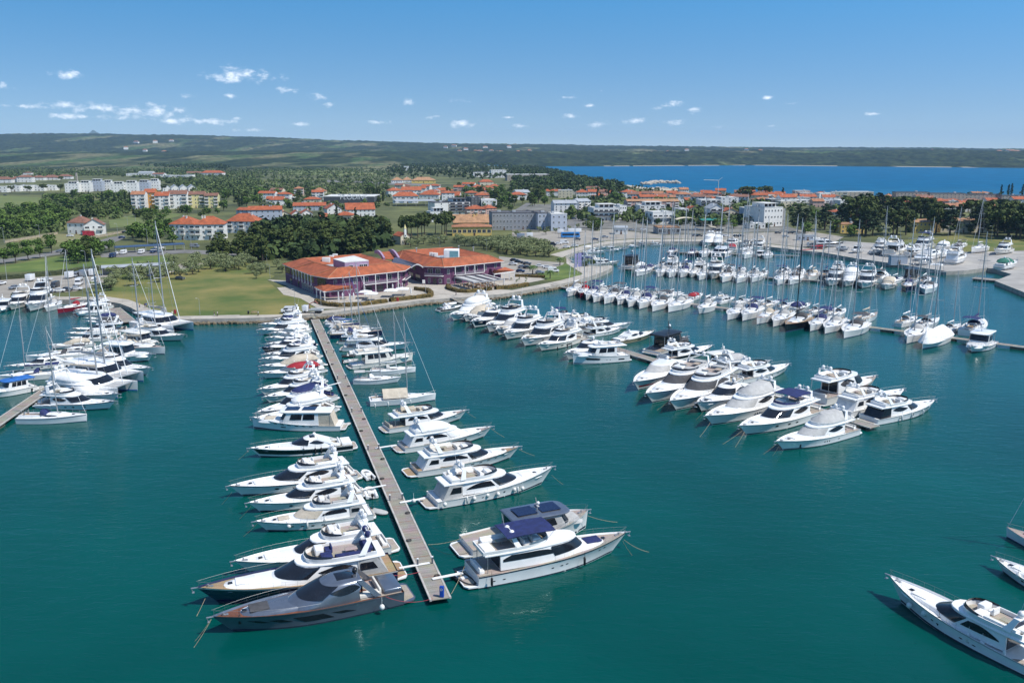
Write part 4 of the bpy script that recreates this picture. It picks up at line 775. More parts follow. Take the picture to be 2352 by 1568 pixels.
def catamaran(s):
 g = lambda k, d: s.get(k, d); L = s['L']; B = L * .54; root = empty('catamaran'); hb_ = B * .17
 for sg in (1, -1):
  P = hull_fn(L, hb_ * 2, 1.35, 1.65, .01, 1.2, .85, 1.7, wl=.9, bowt=.35, peak=.4); b = hull_mesh(P, .4)
  b.v = [(x, y + sg * (B / 2 - hb_), z) for x, y, z in b.v]; h_ = b.build('hull', W_GEL, root, 35)
  st_ = stripe(P, .12, .22); st_.v = [(x, y + sg * (B / 2 - hb_), z) for x, y, z in st_.v]; st_.build('boot_stripe', C_BLUE, h_)
  for t0 in (.3, .52):
   hw_ = hull_win(P, t0, t0 + .16, .56, .74, sg, 'rect'); hw_.v = [(x, y + sg * (B / 2 - hb_), z) for x, y, z in hw_.v]; hw_.build('hull_window', GLASS, h_, 0)
  dk = deck_mesh(P, 0, .995, .02, .98, .05); dk.v = [(x, y + sg * (B / 2 - hb_), z) for x, y, z in dk.v]; dk.build('deck', W_DECK, root, 30)
 br = M(); br.rbox((-L * .08, 0, 1.12), (L * .70, B * .66, .75), .2); br.build('bridge_deck', W_GEL, root, 40)
 X = lambda t: -L / 2 + L * t
 S = SS([(1.45, X(.20), X(.72), B * .36, .4), (2.0, X(.20), X(.69), B * .35, .4), (2.75, X(.20), X(.58), B * .32, .4)], 11, .6, .03); S.mesh(.12).build('deckhouse', W_GEL, root, 45)
 S.win(-.44, .44, .55, 1.72, n=14).build('windscreen', GLASS, root, 60)
 for sg in (1, -1): S.win(sg * .48, sg * .90, .6, 1.7).build('side_window', GLASS, root, 60)
 ro = M(); ro.rbox((X(.12), 0, 2.85), (L * .24, B * .62, .14), .06); ro.build('hardtop', W_GEL, root, 40)
 nt = M(); nt.quad((X(.72), -B * .26, 1.5), (X(.94), -B * .26, 1.55), (X(.94), B * .26, 1.55), (X(.72), B * .26, 1.5)); nt.build('trampoline', C_GREY, root, 0)
 cb = M(); cb.tube([(X(.94), -B * .34, 1.55), (X(.94), B * .34, 1.55)], .12, 6); cb.build('crossbeam', ALU, root, 60)
 mx_ = X(.55); mh = L * 1.4; ms = M(); ms.tube([(mx_, 0, 2.8), (mx_ - .4, 0, 2.8 + mh)], .13, 6, .09); mast = ms.build('mast', ALU, root, 60)
 sp_ = M(); sp_.rbox((mx_ - .22, 0, 2.8 + mh * .55), (.3, .2, mh * .42), .05)
 for f in (.4, .7):
  for sg in (1, -1): sp_.tube([(mx_ - .4 * f, 0, 2.8 + mh * f), (mx_ - .6 - .4 * f, sg * 1.2, 2.8 + mh * f)], .05, 4)
 sp_.build('spreaders', ALU, mast, 0)
 wr = M(); top = (mx_ - .4, 0, 2.8 + mh * .96); wr.tube([(X(.94), 0, 1.6), top], .07, 5); wr.build('furled_jib', g('jibm', W_CANV), mast, 0)
 wr = M()
 for sg in (1, -1): wr.tube([(mx_ - 1.2, sg * B * .46, 1.5), top], .022, 3)
 wr.build('rigging', STEEL, mast, 0)
 bl = L * .40; bo = M(); bo.tube([(mx_ - .1, 0, 3.9), (mx_ - bl, 0, 4.0)], .1, 5); boom = bo.build('boom', ALU, mast, 60)
 sc = M(); n = 8; sc.loft([[(mx_ - .15 - bl * .96 * i / n, .26 * (1.1 - .4 * i / n) * math.cos(a), 4.05 + .36 * (1.2 - .6 * i / n) * (math.sin(a) * .5 + .45)) for a in [2 * PI * k / 7 for k in range(7)]] for i in range(n + 1)], True, True, True); sc.build('sail_cover', g('sailcover', C_BEIGE), boom, 60)
 ck = M(); ck.rbox((X(.10), 0, 1.75), (L * .14, B * .55, .45), .1); ck.build('cockpit_sofa', CUSHW, root, 50)
 P2 = hull_fn(L, B, 1.35, 1.65, 0, 1, .99, 9); rail_mesh(P2, .05, .93, .6, .15, .016, .12, False, False).build('guard_rail', STEEL, root, 0)
 return root
def dinghy(s):
 g = lambda k, d: s.get(k, d); L = s['L']; B = L * .48; root = empty('inflatable_dinghy'); r = L * .062; b = M(); pts = []
 for i in range(17):
  t = i / 16 * 2 - 1; a = abs(t); sg = 1 if t >= 0 else -1
  if a > .42: x = -L / 2 + (1 - a) / .58 * L * .66; y = sg * (B / 2 - r)
  else: th = a / .42 * PI / 2; x = L * .16 + L * .32 * math.cos(th); y = sg * (B / 2 - r) * math.sin(th)
  pts.append((x, y, .28 + .08 * max(0, x / L * 2)))
 b.tube(pts, r, 7); b.build('inflatable_tube', g('col', C_GREY), root, 60)
 fl = M(); fl.prism(ccw([(p[0], p[1]) for p in pts[::2]]), .08, .16); fl.build('floor', C_GREY if g('col', C_GREY) != C_GREY else W_DECK, root, 0)
 st = M(); st.rbox((-L * .08, 0, .42), (L * .14, B * .5, .42), .08); st.build('seat', CUSHW, root, 50)
 om = M(); om.rbox((-L / 2 - .12, 0, .62), (.36, .30, .45), .1); om.box((-L / 2 - .12, 0, .2), (.14, .1, .6)); om.build('outboard_motor', BLACK, root, 50)
 if g('cover', None): cv = M(); cv.ell((0, 0, .38), (L * .5, B * .48, .30), 12, 6); cv.build('boat_cover', s['cover'], root, 60)
 return root
PROTO = {}
BUILD = {'motor': motor, 'sail': sail, 'cat': catamaran, 'dinghy': dinghy}
def get_boat(key):
 kind, s = SPEC[key]
 if key not in PROTO:
  r = BUILD[kind](s); PROTO[key] = [r, s['L'], False]; index_kids(r);
 p = PROTO[key]
 if not p[2]: p[2] = True; return p[0], p[1]
 return copy_tree(p[0]), p[1]
BOATS = []
def place(key, stern, bow, label, group, cat=None, zb=None, z0=0.0, maxL=None):
 kind, s = SPEC[key]; L0 = s['L']
 ps = G(*stern, .3 + z0)
 pb = G(*bow, (zb if zb is not None else 0.075 * L0 + .5) + z0)
 d = Vector((pb.x - ps.x, pb.y - ps.y, 0)); Lr = d.length
 if kind == 'motor': tot = L0 * (1 + s.get('plat', .055)); off = L0 * s.get('plat', .055) / 2
 else: tot = L0; off = 0
 o, _ = get_boat(key); k = Lr / tot; k = max(.55, min(1.6, k)); c = (ps + pb) / 2; u = d.normalized()
 o.location = (c.x + u.x * off * k, c.y + u.y * off * k, z0); o.rotation_euler = (0, 0, math.atan2(d.y, d.x)); q = random.Random(int(stern[0] * 7 + stern[1] * 13)) if PROTO[key][0] is not o else None; o.scale = (k, k * q.uniform(.93, 1.06), k * q.uniform(.9, 1.08)) if q else (k, k, k)
 if q: o.rotation_euler[2] += q.uniform(-.03, .03)
 tag(o, label, cat or ('sailing yacht' if kind == 'sail' else 'catamaran' if kind == 'cat' else 'dinghy' if kind == 'dinghy' else 'motor yacht'), group)
 BOATS.append((o, key, Lr)); return o
# ================================================================ the fleet
STRIP = lambda lo, hi: (lambda q: lo + (hi - lo) * .25, lambda q: lo + (hi - lo) * min(1, .55 + 3 * min(q, 1 - q)))
SPEC = {
 # prototypes repeated along the jetties
 'fly_a': ('motor', dict(L=17, style='fly', seed=1)), 'fly_b': ('motor', dict(L=16, style='fly', cover=W_CANV, screen_cover=W_CANV, cvh=.7)),
 'fly_c': ('motor', dict(L=18, style='fly', bimini=C_NAVY)), 'fly_d': ('motor', dict(L=17, style='fly', cover=C_GREY, screen_cover=C_GREY, enclose=C_GREY)),
 'fly_e': ('motor', dict(L=18, style='fly', band=None, hull=W_GEL2, body=W_GEL, seatm=CUSH, rk=.14, hwins=[(.36, .5, .42, .62, 'rect'), (.56, .62, .48, .62, 'lens')])),
 'fly_f': ('motor', dict(L=16, style='fly', seatm=C_DKGREY, defl=GLASS, rk=.20, bimini=None, sheerline=C_DKGREY)), 'fly_g': ('motor', dict(L=15, style='fly', seatm=CUSH, padm=C_BEIGE, sidewin=STRIP, enclose=W_CANV)),
 'fly_s': ('motor', dict(L=12, style='fly', B=3.9, seatm=CUSHW, rk=.15)), 'fly_k': ('motor', dict(L=17, style='fly', cover=C_DKGREY, screen_cover=C_DKGREY)),
 'coupe_a': ('motor', dict(L=15, style='coupe', seatm=CUSH)), 'coupe_b': ('motor', dict(L=16, style='coupe', band=NAVYHULL, bv=(.42, .88))), 'coupe_c': ('motor', dict(L=14, style='coupe', screen_cover=C_GREY, sunroof=False, padm=C_BEIGE)),
 'coupe_d': ('motor', dict(L=14, style='coupe', hull=NAVYHULL, seatm=CUSH)),
 'expr_a': ('motor', dict(L=11, style='express', canopy=C_NAVY)), 'expr_b': ('motor', dict(L=11, style='express', canopy=W_CANV)), 'expr_c': ('motor', dict(L=10, style='express')), 'expr_d': ('motor', dict(L=12, style='express', canopy=C_BEIGE, screen_cover=C_BEIGE)),
 'expr_e': ('motor', dict(L=11, style='express', canopy=C_DKGREY)), 'expr_r': ('motor', dict(L=12, style='express', canopy=C_RED)), 'expr_t': ('motor', dict(L=12, style='express', canopy=C_GREEN, screen_cover=C_GREEN)), 'expr_w': ('motor', dict(L=9, style='express', hull=BLACKHULL, screen_cover=GLASS)),
 'trawl_a': ('motor', dict(L=13, style='trawler', B=4.2, body=W_GEL2, hull=W_GEL2, ha=.28, hf=.66, hh=2.3)), 'trawl_b': ('motor', dict(L=11, style='trawler', B=3.8, ha=.3, hf=.62, hh=2.2, roofm=W_GEL)), 'trawl_c': ('motor', dict(L=13, style='trawler', B=4.3, ha=.3, hf=.64, hh=2.2, enclose=C_BEIGE, padcover=C_BEIGE)),
 'trawl_k': ('motor', dict(L=12, style='trawler', B=4.0, ha=.26, hf=.66, hh=2.3, hull=W_GEL, body=C_DKGREY, roofm=BLACK, deck=TEAK_G)),
 'sail_a': ('sail', dict(L=13, spray=C_NAVY, sailcover=C_NAVY, bim=C_NAVY)), 'sail_b': ('sail', dict(L=13, spray=C_GREY, sailcover=W_CANV)), 'sail_c': ('sail', dict(L=12, spray=C_NAVY, sailcover=W_CANV, line=C_NAVY)),
 'sail_d': ('sail', dict(L=14, spray=C_DKGREY, sailcover=C_GREY, bim=C_DKGREY, teak=TEAK_G)), 'sail_e': ('sail', dict(L=15, hull=BLACKHULL, deck=TEAK, spray=C_DKGREY, sailcover=C_DKGREY, mastm=BLACK)),
 'sail_f': ('sail', dict(L=11, hull=REDHULL, spray=C_RED, sailcover=C_RED)), 'sail_g': ('sail', dict(L=11, spray=C_BLUE, sailcover=C_BLUE, jibm=C_BLUE)), 'sail_h': ('sail', dict(L=12, spray=C_BEIGE, sailcover=C_BEIGE, deck=TEAK_G)),
 'sail_k': ('sail', dict(L=11, classic=True, spray=C_GREY, sailcover=W_CANV, mh=1.15)), 'sail_w': ('sail', dict(L=13, cover=W_CANV, spray=None, sailcover=None)), 'sail_n': ('sail', dict(L=12, hull=NAVYHULL, spray=C_NAVY, sailcover=C_NAVY, deck=TEAK_G)),
 'cat_a': ('cat', dict(L=12.5)), 'cat_b': ('cat', dict(L=12.5, sailcover=C_GREY)),
 'ding_a': ('dinghy', dict(L=3.2)), 'ding_b': ('dinghy', dict(L=3.4, col=W_CANV)), 'ding_c': ('dinghy', dict(L=3.4, cover=C_GREY)), 'ding_k': ('dinghy', dict(L=4.5, col=RUBBER)),
}
HERO = 0
def hero(kind, base, stern, bow, label, group, z0=0, cat=None, zb=None):
 """a boat with a build of its own: its length follows from where stern and bow lie"""
 global HERO; HERO += 1; key = 'hero_%d' % HERO; s = dict(base); pl = s.get('plat', .055) if kind == 'motor' else 0
 L = 18.0
 for _ in range(4):
  zz = zb if zb is not None else .075 * L + .5
  a, b2 = G(*stern, .3 + z0), G(*bow, zz + z0); L = math.hypot(b2.x - a.x, b2.y - a.y) / (1 + pl)
 s['L'] = L; SPEC[key] = (kind, s); return place(key, stern, bow, label, group, cat, zz, z0)
def row(reg, group, tail, items, n=0, zb=None):
 for it in items:
  key, sx, sy, bx, by, desc = it[:6]; n += 1; lab = desc + ', ' + ordw(n) + ' ' + tail
  a, b2 = Z(reg, sx, sy), Z(reg, bx, by)
  if key in SPEC: place(key, a, b2, lab, group, zb=zb)
  else:
   kind, base = HB[key]; hero(kind, base, a, b2, lab, group)
HB = {
 'bluetarp': ('motor', dict(style='trawler', B=4.6, ha=.16, hf=.62, hh=2.1, roofm=C_BLUE, padcover=C_BLUE, hwins=[], fs=1.3)),
 'grey': ('motor', dict(style='coupe', hull=GREYHULL, body=SILVER, plat=.075, teak=TEAK_G, deck=mat('brown_teak', (.16, .06, .03), .5, var=.2), ha=.24, hf=.66, hh=2.45, rk=.24, ra=.22, wa=(.43, .97), padm=C_DKGREY, padm2=GREYHULL, seatm=CUSH, domem=BLACK, fs=1.9, fb=2.5, rub=SILVER, trunk=.88, hw=.84, sunroof=True,
          hwins=[(.30, .38, .50, .66, 'slant'), (.42, .58, .36, .70, 'slant'), (.64, .71, .48, .66, 'slant'), (.76, .82, .52, .68, 'slant')])),
 'navyfly': ('motor', dict(style='fly', gang=True, hull=NAVYHULL, seatm=C_NAVY, padm=W_GEL, domem=C_NAVY, enclose=C_GREY, deck=TEAK, fs=1.7, fb=2.7, rk=.20, cf=.05, hf=.70, teak=TEAK, sheerline=W_GEL2, ca=.10, archs=.5, plat=.06)),
 'whitefly': ('motor', dict(style='fly', seatm=CUSHW, rk=.2, hf=.70, plat=.07)),
 'greyencl': ('motor', dict(style='fly', enclose=C_GREY, padm=C_BEIGE, screen_cover=C_BEIGE, sidewin=STRIP, seatm=C_GREY, hwins=[(.34 + .09 * i, .37 + .09 * i, .54, .64, 'rect') for i in range(5)], teak=TEAK_G, plat=.03)),
 'arcfly': ('motor', dict(style='fly', gang=True, seatm=CUSHW, rk=.18, lowwin=True)),
 'darkfly': ('motor', dict(style='fly', seatm=CUSHW, rk=.22, sheerline=C_NAVY)),
 'bandcoupe': ('motor', dict(style='coupe', band=BLACKHULL, bv=(.40, .90), rk=.22, ra=.34, hf=.68, hwins=[], padm2=CUSHW)),
 'solartrawl': ('motor', dict(style='trawler', ha=.24, hf=.68, hh=2.5, solar=2, enclose=C_BEIGE, padcover=C_BEIGE, rake=.01, fb=2.5, bowt=.5, nwin=2, hwins=[(.30 + .08 * i, .34 + .08 * i, .80, .88, 'rect') for i in range(6)] + [(.60, .66, .5, .6, 'rect')])),
 'navycanv': ('motor', dict(style='fly', cover=C_NAVY, cvh=.5, seatm=C_NAVY)),
 'redcanopy': ('motor', dict(style='express', canopy=C_RED, sheerline=C_DKGREY)),
 'bigwhite': ('motor', dict(style='fly', bimini=C_NAVY, bx=(.32, 1.02), padm=C_NAVY, deck=TEAK_G, teak=TEAK_G, sidewin=STRIP, ha=.14, hf=.72, rk=.09, cf=.18, ca=.04, fa=.05, hh=2.15, ch=.5, fs=1.75, fb=2.75, wa=(.40, .97), seatm=CUSHW, defl=GLASS_B, sheerline=BOOT, archh=1.0, archx=.5, plat=.075, hw=.78, fw=.98, trunk=.86,
          hwins=[(.08, .10, .46, .53, 'lens'), (.14, .16, .47, .54, 'lens'), (.44, .46, .52, .59, 'lens'), (.50, .52, .54, .61, 'lens'), (.535, .555, .55, .62, 'lens'), (.66, .68, .6, .67, 'lens'), (.78, .80, .66, .73, 'lens'), (.82, .84, .68, .75, 'lens')], gang=True)),
 'glassroof': ('motor', dict(style='trawler', B=6.2, ha=.34, hf=.80, hh=2.5, body=C_GREY, roofm=SILVER, solar=2, deck=TEAK_G, rake=.02, full=3.4, bowt=.4, fb=2.9, fs=1.3, over=.02, nwin=2, plat=.09, hwins=[])),
 'whitebig': ('motor', dict(style='fly', seatm=CUSHW, padm=W_DECK, enclose=C_GREY, rk=.17, gang=True, fb=2.9, hwins=[(.34, .36, .5, .58, 'lens'), (.46, .48, .52, .64, 'lens'), (.52, .54, .53, .65, 'lens'), (.86, .88, .6, .7, 'lens')], sidewin=DROP, archs=-.2, teak=TEAK_G, plat=.08)),
 'teakbow': ('motor', dict(style='fly', sidewin=STRIP, deck=TEAK, enclose=W_CANV, seatm=CUSH, teak=TEAK, rk=.14, padm=W_GEL, hwins=[(.40 + .08 * i, .43 + .08 * i, .72, .80, 'rect') for i in range(6)], plat=.09)),
 'whitecov': ('motor', dict(style='fly', gang=True, cover=W_CANV, screen_cover=W_CANV, enclose=W_CANV, sidewin=STRIP, deck=TEAK_G, rk=.16, plat=.08)),
 'oldfly': ('motor', dict(style='fly', sidewin=STRIP, deck=TEAK_G, seatm=C_BEIGE, rk=.12, archx=.30, hwins=[(.40 + .1 * i, .43 + .1 * i, .72, .80, 'lens') for i in range(5)], plat=.06)),
 'tentsail': ('sail', dict(tent=C_BEIGE, spray=None, sailcover=None, furled=True, line=None, aftw=.9, mh=1.25)),
 'classicsail': ('sail', dict(classic=True, spray=W_CANV, bim=C_GREY, sailcover=W_CANV, line=C_NAVY, mh=1.25)),
 'whitesail': ('sail', dict(spray=C_GREY, sailcover=W_CANV, line=None)),
 'creamtrawl': ('motor', dict(style='trawler', body=W_GEL2, hull=W_GEL2, ha=.2, hf=.66, hh=2.5, fb=2.6, flyseats=True, nwin=3, rake=.03)),
 'explorer': ('motor', dict(style='trawler', ha=.24, hf=.70, hh=2.5, flyseats=True, rake=.02, fs=1.8, fb=3.1, bowt=.45, nwin=2, hw=.86, hwins=[(.10, .22, .44, .62, 'rect'), (.36, .38, .5, .57, 'lens'), (.42, .44, .5, .57, 'lens'), (.55, .80, .50, .70, 'rect')], over=.18)),
 'redstripe': ('motor', dict(style='coupe', sheerline=None, band=C_RED, bv=(.34, .5), screen_cover=C_GREY, sunroof=False)),
 'blackscreen': ('motor', dict(style='fly', screen_cover=C_DKGREY, sidewin=DROP, glass=C_DKGREY, seatm=C_GREY, cf=.05, hwins=[(.55, .72, .5, .6, 'rect')])),
 'greycov': ('motor', dict(style='fly', cover=C_GREY, screen_cover=C_GREY, cvh=1.3, hwins=[(.44 + .03 * i, .45 + .03 * i, .45, .62, 'rect') for i in range(3)] + [(.3, .33, .5, .6, 'lens')])),
 'navybim': ('motor', dict(style='fly', bimini=C_NAVY, bx=(.25, .8), seatm=CUSHW, defl=C_NAVY, archs=.4)),
 'khaki': ('motor', dict(style='coupe', hull=mat('khaki_hull_paint', (.22, .20, .13), .25, var=.08, coat=.4), body=W_GEL, sunroof=False, hwins=[(.4, .5, .45, .7, 'rect')], screen_cover=None)),
 'blackarch': ('motor', dict(style='fly', seatm=CUSHW, sheerline=BLACKHULL, band=BLACKHULL, bv=(.5, .88), sidewin=LENS)),
 'bigaft': ('motor', dict(style='fly', hh=3.2, seatm=CUSHW, ca=.08, cf=.12, fa=.03, archh=1.4, deck=TEAK_G, fs=2.0, fb=2.9)),
 'aftencl': ('motor', dict(style='fly', enclose=W_CANV, seatm=CUSH, sheerline=W_GEL2)),
 'aftglass': ('motor', dict(style='fly', enclose=GLASS, seatm=CUSHW, defl=GLASS, hwins=[(.48, .52, .5, .7, 'rect'), (.3, .33, .5, .6, 'lens')])),
 'fenderfly': ('motor', dict(style='fly', seatm=CUSHW, rk=.19, sidewin=DROP, plat=.06, defl=GLASS, fb=2.9, sheerline=C_GREY, hwins=[(.62, .64, .5, .58, 'lens'), (.58, .60, .49, .57, 'lens'), (.42, .445, .47, .56, 'lens'), (.38, .40, .47, .55, 'lens'), (.34, .365, .46, .54, 'lens')])),
}
GJ = 'boats on the left side of the long jetty'
T_ = 'from the end, long jetty left side'
row('G', GJ, T_, [('grey', 2062, 725, 225, 975, 'dark grey metallic sport yacht with sunroof'), ('navyfly', 1995, 520, 82, 708, 'white yacht with navy hull and navy covers'), ('whitefly', 1930, 290, 432, 452, 'white flybridge yacht beside the navy hull')])
row('E', GJ, T_, n=3, items=[('greyencl', 1720, 790, 625, 872, 'white yacht with grey aft enclosure'), ('arcfly', 1640, 590, 562, 700, 'white yacht with arched side windows'), ('darkfly', 1590, 430, 385, 545, 'white yacht with black wrap windscreen'), ('bandcoupe', 1560, 165, 575, 198, 'white sport yacht with black hull band')])
row('B', GJ, T_, n=7, items=[('solartrawl', 985, 1370, 112, 1305, 'trawler yacht with roof solar panels'), ('fly_b', 880, 1195, 130, 1305, 'white yacht under white covers'), ('navycanv', 860, 1090, 155, 1240, 'white yacht with navy flybridge canvas'), ('arcfly', 810, 1010, 215, 1100, 'white flybridge yacht with lifebuoy'), ('fly_a', 770, 940, 170, 1032, 'white flybridge yacht with dark screens'),
   ('redcanopy', 790, 845, 178, 878, 'white cruiser under red canopy'), ('expr_d', 770, 790, 190, 830, 'small cruiser behind the red canopy'), ('fly_s', 735, 715, 193, 768, 'small white flybridge cruiser'), ('expr_a', 700, 675, 215, 725, 'small white cruiser with blue canvas'),
   ('coupe_d', 690, 610, 192, 655, 'white coupe with dark bow'), ('coupe_a', 660, 575, 240, 612, 'white hardtop cruiser'), ('expr_c', 640, 540, 245, 565, 'low open white cruiser'), ('expr_b', 640, 490, 282, 518, 'white cruiser with inflatable on stern'), ('fly_s', 640, 465, 168, 495, 'white flybridge cruiser with long bow'), ('expr_a', 600, 415, 188, 440, 'white cruiser with navy canopy'), ('fly_s', 575, 365, 300, 392, 'white flybridge boat near the quay van')])
GK = 'boats on the right side of the long jetty'
hero('motor', HB['bigwhite'][1], Z('H', 395, 925), Z('H', 1938, 498), 'large white motor yacht with navy bimini and navy sunpad, at the jetty end', GK)
hero('motor', HB['glassroof'][1], Z('H', 352, 650), Z('H', 1580, 318), 'blunt bowed white and grey yacht with dark glass roof beside the navy bimini', GK)
row('F', GK, T_.replace('left', 'right'), n=2, items=[('whitebig', 592, 1005, 1800, 690, 'long white yacht with hanging fenders'), ('teakbow', 430, 722, 1492, 475, 'white yacht with teak foredeck'), ('whitecov', 335, 505, 1240, 292, 'white yacht wrapped in white covers'), ('oldfly', 215, 325, 1008, 140, 'older white flybridge yacht with mast')])
row('B', GK, T_.replace('left', 'right'), n=6, items=[('tentsail', 1190, 1155, 1800, 1062, 'sailing yacht with beige boom tent'), ('classicsail', 1040, 965, 1482, 910, 'canoe sterned sailing yacht with grey bimini'), ('whitesail', 1200, 880, 1615, 822, 'white sailing yacht with high mast'), ('creamtrawl', 985, 825, 1592, 712, 'cream trawler yacht'), ('expr_c', 985, 705, 1340, 655, 'low cruiser with inflatables behind'), ('fly_a', 920, 655, 1570, 605, 'white flybridge yacht with yellow stripe'), ('fly_f', 890, 595, 1300, 545, 'white cruiser with dark seats'),
   ('sail_n', 830, 545, 1310, 495, 'dark hulled sailing yacht'), ('expr_d', 810, 505, 1270, 475, 'cruiser with beige canvas'), ('sail_g', 830, 470, 1188, 450, 'sailing yacht with blue sail cover'), ('sail_b', 800, 440, 1100, 425, 'sailing yacht nearest the quay'), ('expr_a', 770, 412, 1078, 385, 'cruiser with navy cockpit canvas')])
GL = 'boats on the right side of the left jetty'
row('A', GL, 'from the jetty end, left jetty right side', [('sail_c', 185, 1312, 800, 1262, 'white sailing yacht with navy sail cover'), ('darkfly', 345, 1165, 1062, 1138, 'white flybridge yacht with black windows'), ('fly_b', 440, 1050, 1088, 1095, 'white yacht with covered foredeck'), ('cat_a', 580, 1010, 1178, 1020, 'white sailing catamaran with beige sail cover'), ('cat_b', 660, 890, 1252, 945, 'white catamaran behind the beige sail cover'), ('arcfly', 790, 815, 1392, 832, 'white flybridge yacht with black lens windows'),
   ('trawl_b', 880, 735, 1410, 730, 'white boat with grey cabin canopy'), ('sail_h', 1030, 655, 1518, 660, 'white yacht with navy stripe and sail'), ('trawl_a', 1110, 590, 1465, 612, 'small white trawler'), ('fly_e', 1195, 540, 1705, 530, 'white yacht with brown window'), ('cat_a', 1280, 430, 1735, 472, 'white catamaran with navy windows'), ('sail_b', 1220, 500, 1600, 500, 'sailing yacht beside the catamaran')])
GM = 'boats on the left side of the left jetty'
row('A', GM, 'from the jetty end, left jetty left side', [('bluetarp', 335, 1012, -160, 1070, 'white trawler under blue tarpaulins'), ('sail_a', 575, 895, -30, 905, 'sailing yacht with navy cockpit tent'), ('coupe_a', 720, 775, 52, 822, 'white hardtop cruiser'), ('sail_d', 815, 720, 232, 722, 'sailing yacht with grey canvas'), ('coupe_c', 870, 670, 458, 668, 'white coupe with beige canopy'), ('expr_d', 880, 615, 440, 618, 'white cruiser with beige canvas'), ('fly_s', 1040, 560, 612, 555, 'small white flybridge cruiser'), ('coupe_c', 1110, 515, 603, 512, 'white coupe with grey screen'), ('fly_f', 1190, 475, 658, 465, 'white cruiser with black stripe'),
   ('expr_e', 1100, 420, 782, 398, 'small cruiser with dark canopy'), ('expr_a', 1115, 375, 760, 372, 'small cruiser with navy canopy'), ('trawl_b', 1060, 312, 685, 330, 'white cabin cruiser'), ('fly_a', 1010, 265, 690, 305, 'white flybridge yacht below promenade')])
GN = 'boats moored along the left promenade'
row('A', GN, 'from the gangway along the left promenade', zb=.5, items=[('sail_f', 805, 262, 528, 322, 'dark red sailing yacht'), ('sail_k', 540, 250, 418, 312, 'small ivory sailing yacht'), ('fly_a', 440, 205, 262, 318, 'white flybridge yacht bow outward'), ('fly_e', 255, 205, 98, 300, 'white flybridge yacht with black windows'), ('trawl_b', 70, 262, -5, 318, 'small white cabin boat')])
GP = 'boats on the lower side of the middle jetty'
row('C', GP, 'from shore, lower side of middle jetty', [('fly_b', 480, 285, 108, 372, 'white yacht under white cover'), ('expr_d', 530, 305, 200, 402, 'white cruiser with grey windscreen'), ('expr_c', 590, 330, 272, 412, 'low white cruiser'), ('coupe_b', 670, 350, 312, 432, 'white sport yacht with navy hull band'), ('fly_f', 790, 385, 448, 475, 'white flybridge yacht with dark seats'), ('coupe_c', 850, 415, 528, 505, 'white coupe yacht'), ('fly_a', 950, 450, 603, 535, 'white flybridge yacht with fenders'), ('fly_g', 1140, 500, 768, 602, 'white yacht with brown flybridge panels'), ('fly_e', 1320, 560, 918, 632, 'white flybridge yacht with covers'), ('coupe_a', 1560, 630, 1180, 722, 'white coupe behind the explorer yacht'), ('explorer', 1765, 745, 1242, 742, 'white explorer yacht with black hull windows')])
row('D', GP, 'from shore, lower side of middle jetty', n=11, items=[('redstripe', 262, 668, -40, 772, 'white sport yacht with red stripe'), ('blackscreen', 440, 725, 35, 842, 'white yacht with black screen covers'), ('blackscreen', 565, 760, 183, 888, 'white flybridge yacht with black windows'), ('coupe_a', 690, 825, 345, 925, 'white coupe with blue sunroof'), ('greycov', 860, 880, 398, 980, 'white yacht with grey cover and teak bow'), ('navybim', 1085, 945, 607, 1040, 'white yacht with navy bimini'), ('greycov', 1305, 1062, 833, 1135, 'white yacht wrapped in grey covers')])
GQ = 'boats on the upper side of the middle jetty'
row('C', GQ, 'from shore, upper side of middle jetty', [('expr_b', 430, 262, 610, 250, 'cruiser under tall white tent cover'), ('fly_e', 600, 285, 858, 243, 'white yacht with fenders and lens window'), ('fly_c', 955, 400, 1412, 350, 'white yacht with black bimini'), ('fly_d', 1060, 445, 1420, 385, 'white yacht with grey canvas'), ('fly_g', 1180, 470, 1565, 375, 'white yacht with beige canopy'), ('arcfly', 1250, 495, 1788, 415, 'white flybridge yacht with turquoise board'), ('fly_f', 1345, 540, 1700, 450, 'white yacht with aft enclosure'), ('khaki', 1620, 605, 1998, 485, 'khaki hulled yacht with white roof')])
row('D', GQ, 'from shore, upper side of middle jetty', n=8, items=[('trawl_k', 35, 610, 310, 505, 'dark hardtop cruiser'), ('blackarch', 120, 640, 448, 545, 'white sport yacht with black hull band'), ('trawl_a', 370, 680, 640, 615, 'cream wheelhouse trawler'), ('fly_d', 450, 715, 800, 640, 'white yacht with grey tent'), ('arcfly', 570, 770, 918, 658, 'white flybridge yacht with black lens windows'), ('bigaft', 1055, 905, 1450, 740, 'tall white flybridge yacht'), ('aftencl', 1205, 972, 1622, 812, 'white yacht with white aft enclosure'), ('aftglass', 1375, 1015, 1810, 880, 'white yacht with dark aft glass')])
hero('motor', HB['bandcoupe'][1] | dict(style='express', padm2=C_DKGREY), Z('C', -5, 308), Z('C', 250, 252), 'white speedboat with blue outboards beside the small gangway', 'small boats beside the hotel quay')
place('ding_b', Z('C', 30, 262), Z('C', 205, 232), 'white inflatable boat tied behind the speedboat', 'small boats beside the hotel quay', zb=.4)
GR = 'motor yachts cut by the right edge'
hero('motor', HB['fenderfly'][1], (2440, 1560), Z('I', 517, 708), 'white flybridge yacht with fenders heading in from the lower right', GR)
hero('motor', HB['whitefly'][1], (2560, 1420), Z('I', 1408, 512), 'white yacht with only its bow in view at the right edge', GR)
hero('sail', dict(spray=C_NAVY, hull=W_GEL, deck=TEAK_G), (2545, 1318), Z('I', 1512, 248), 'sailing yacht bow with bowsprit at the right edge', GR, zb=1.7)
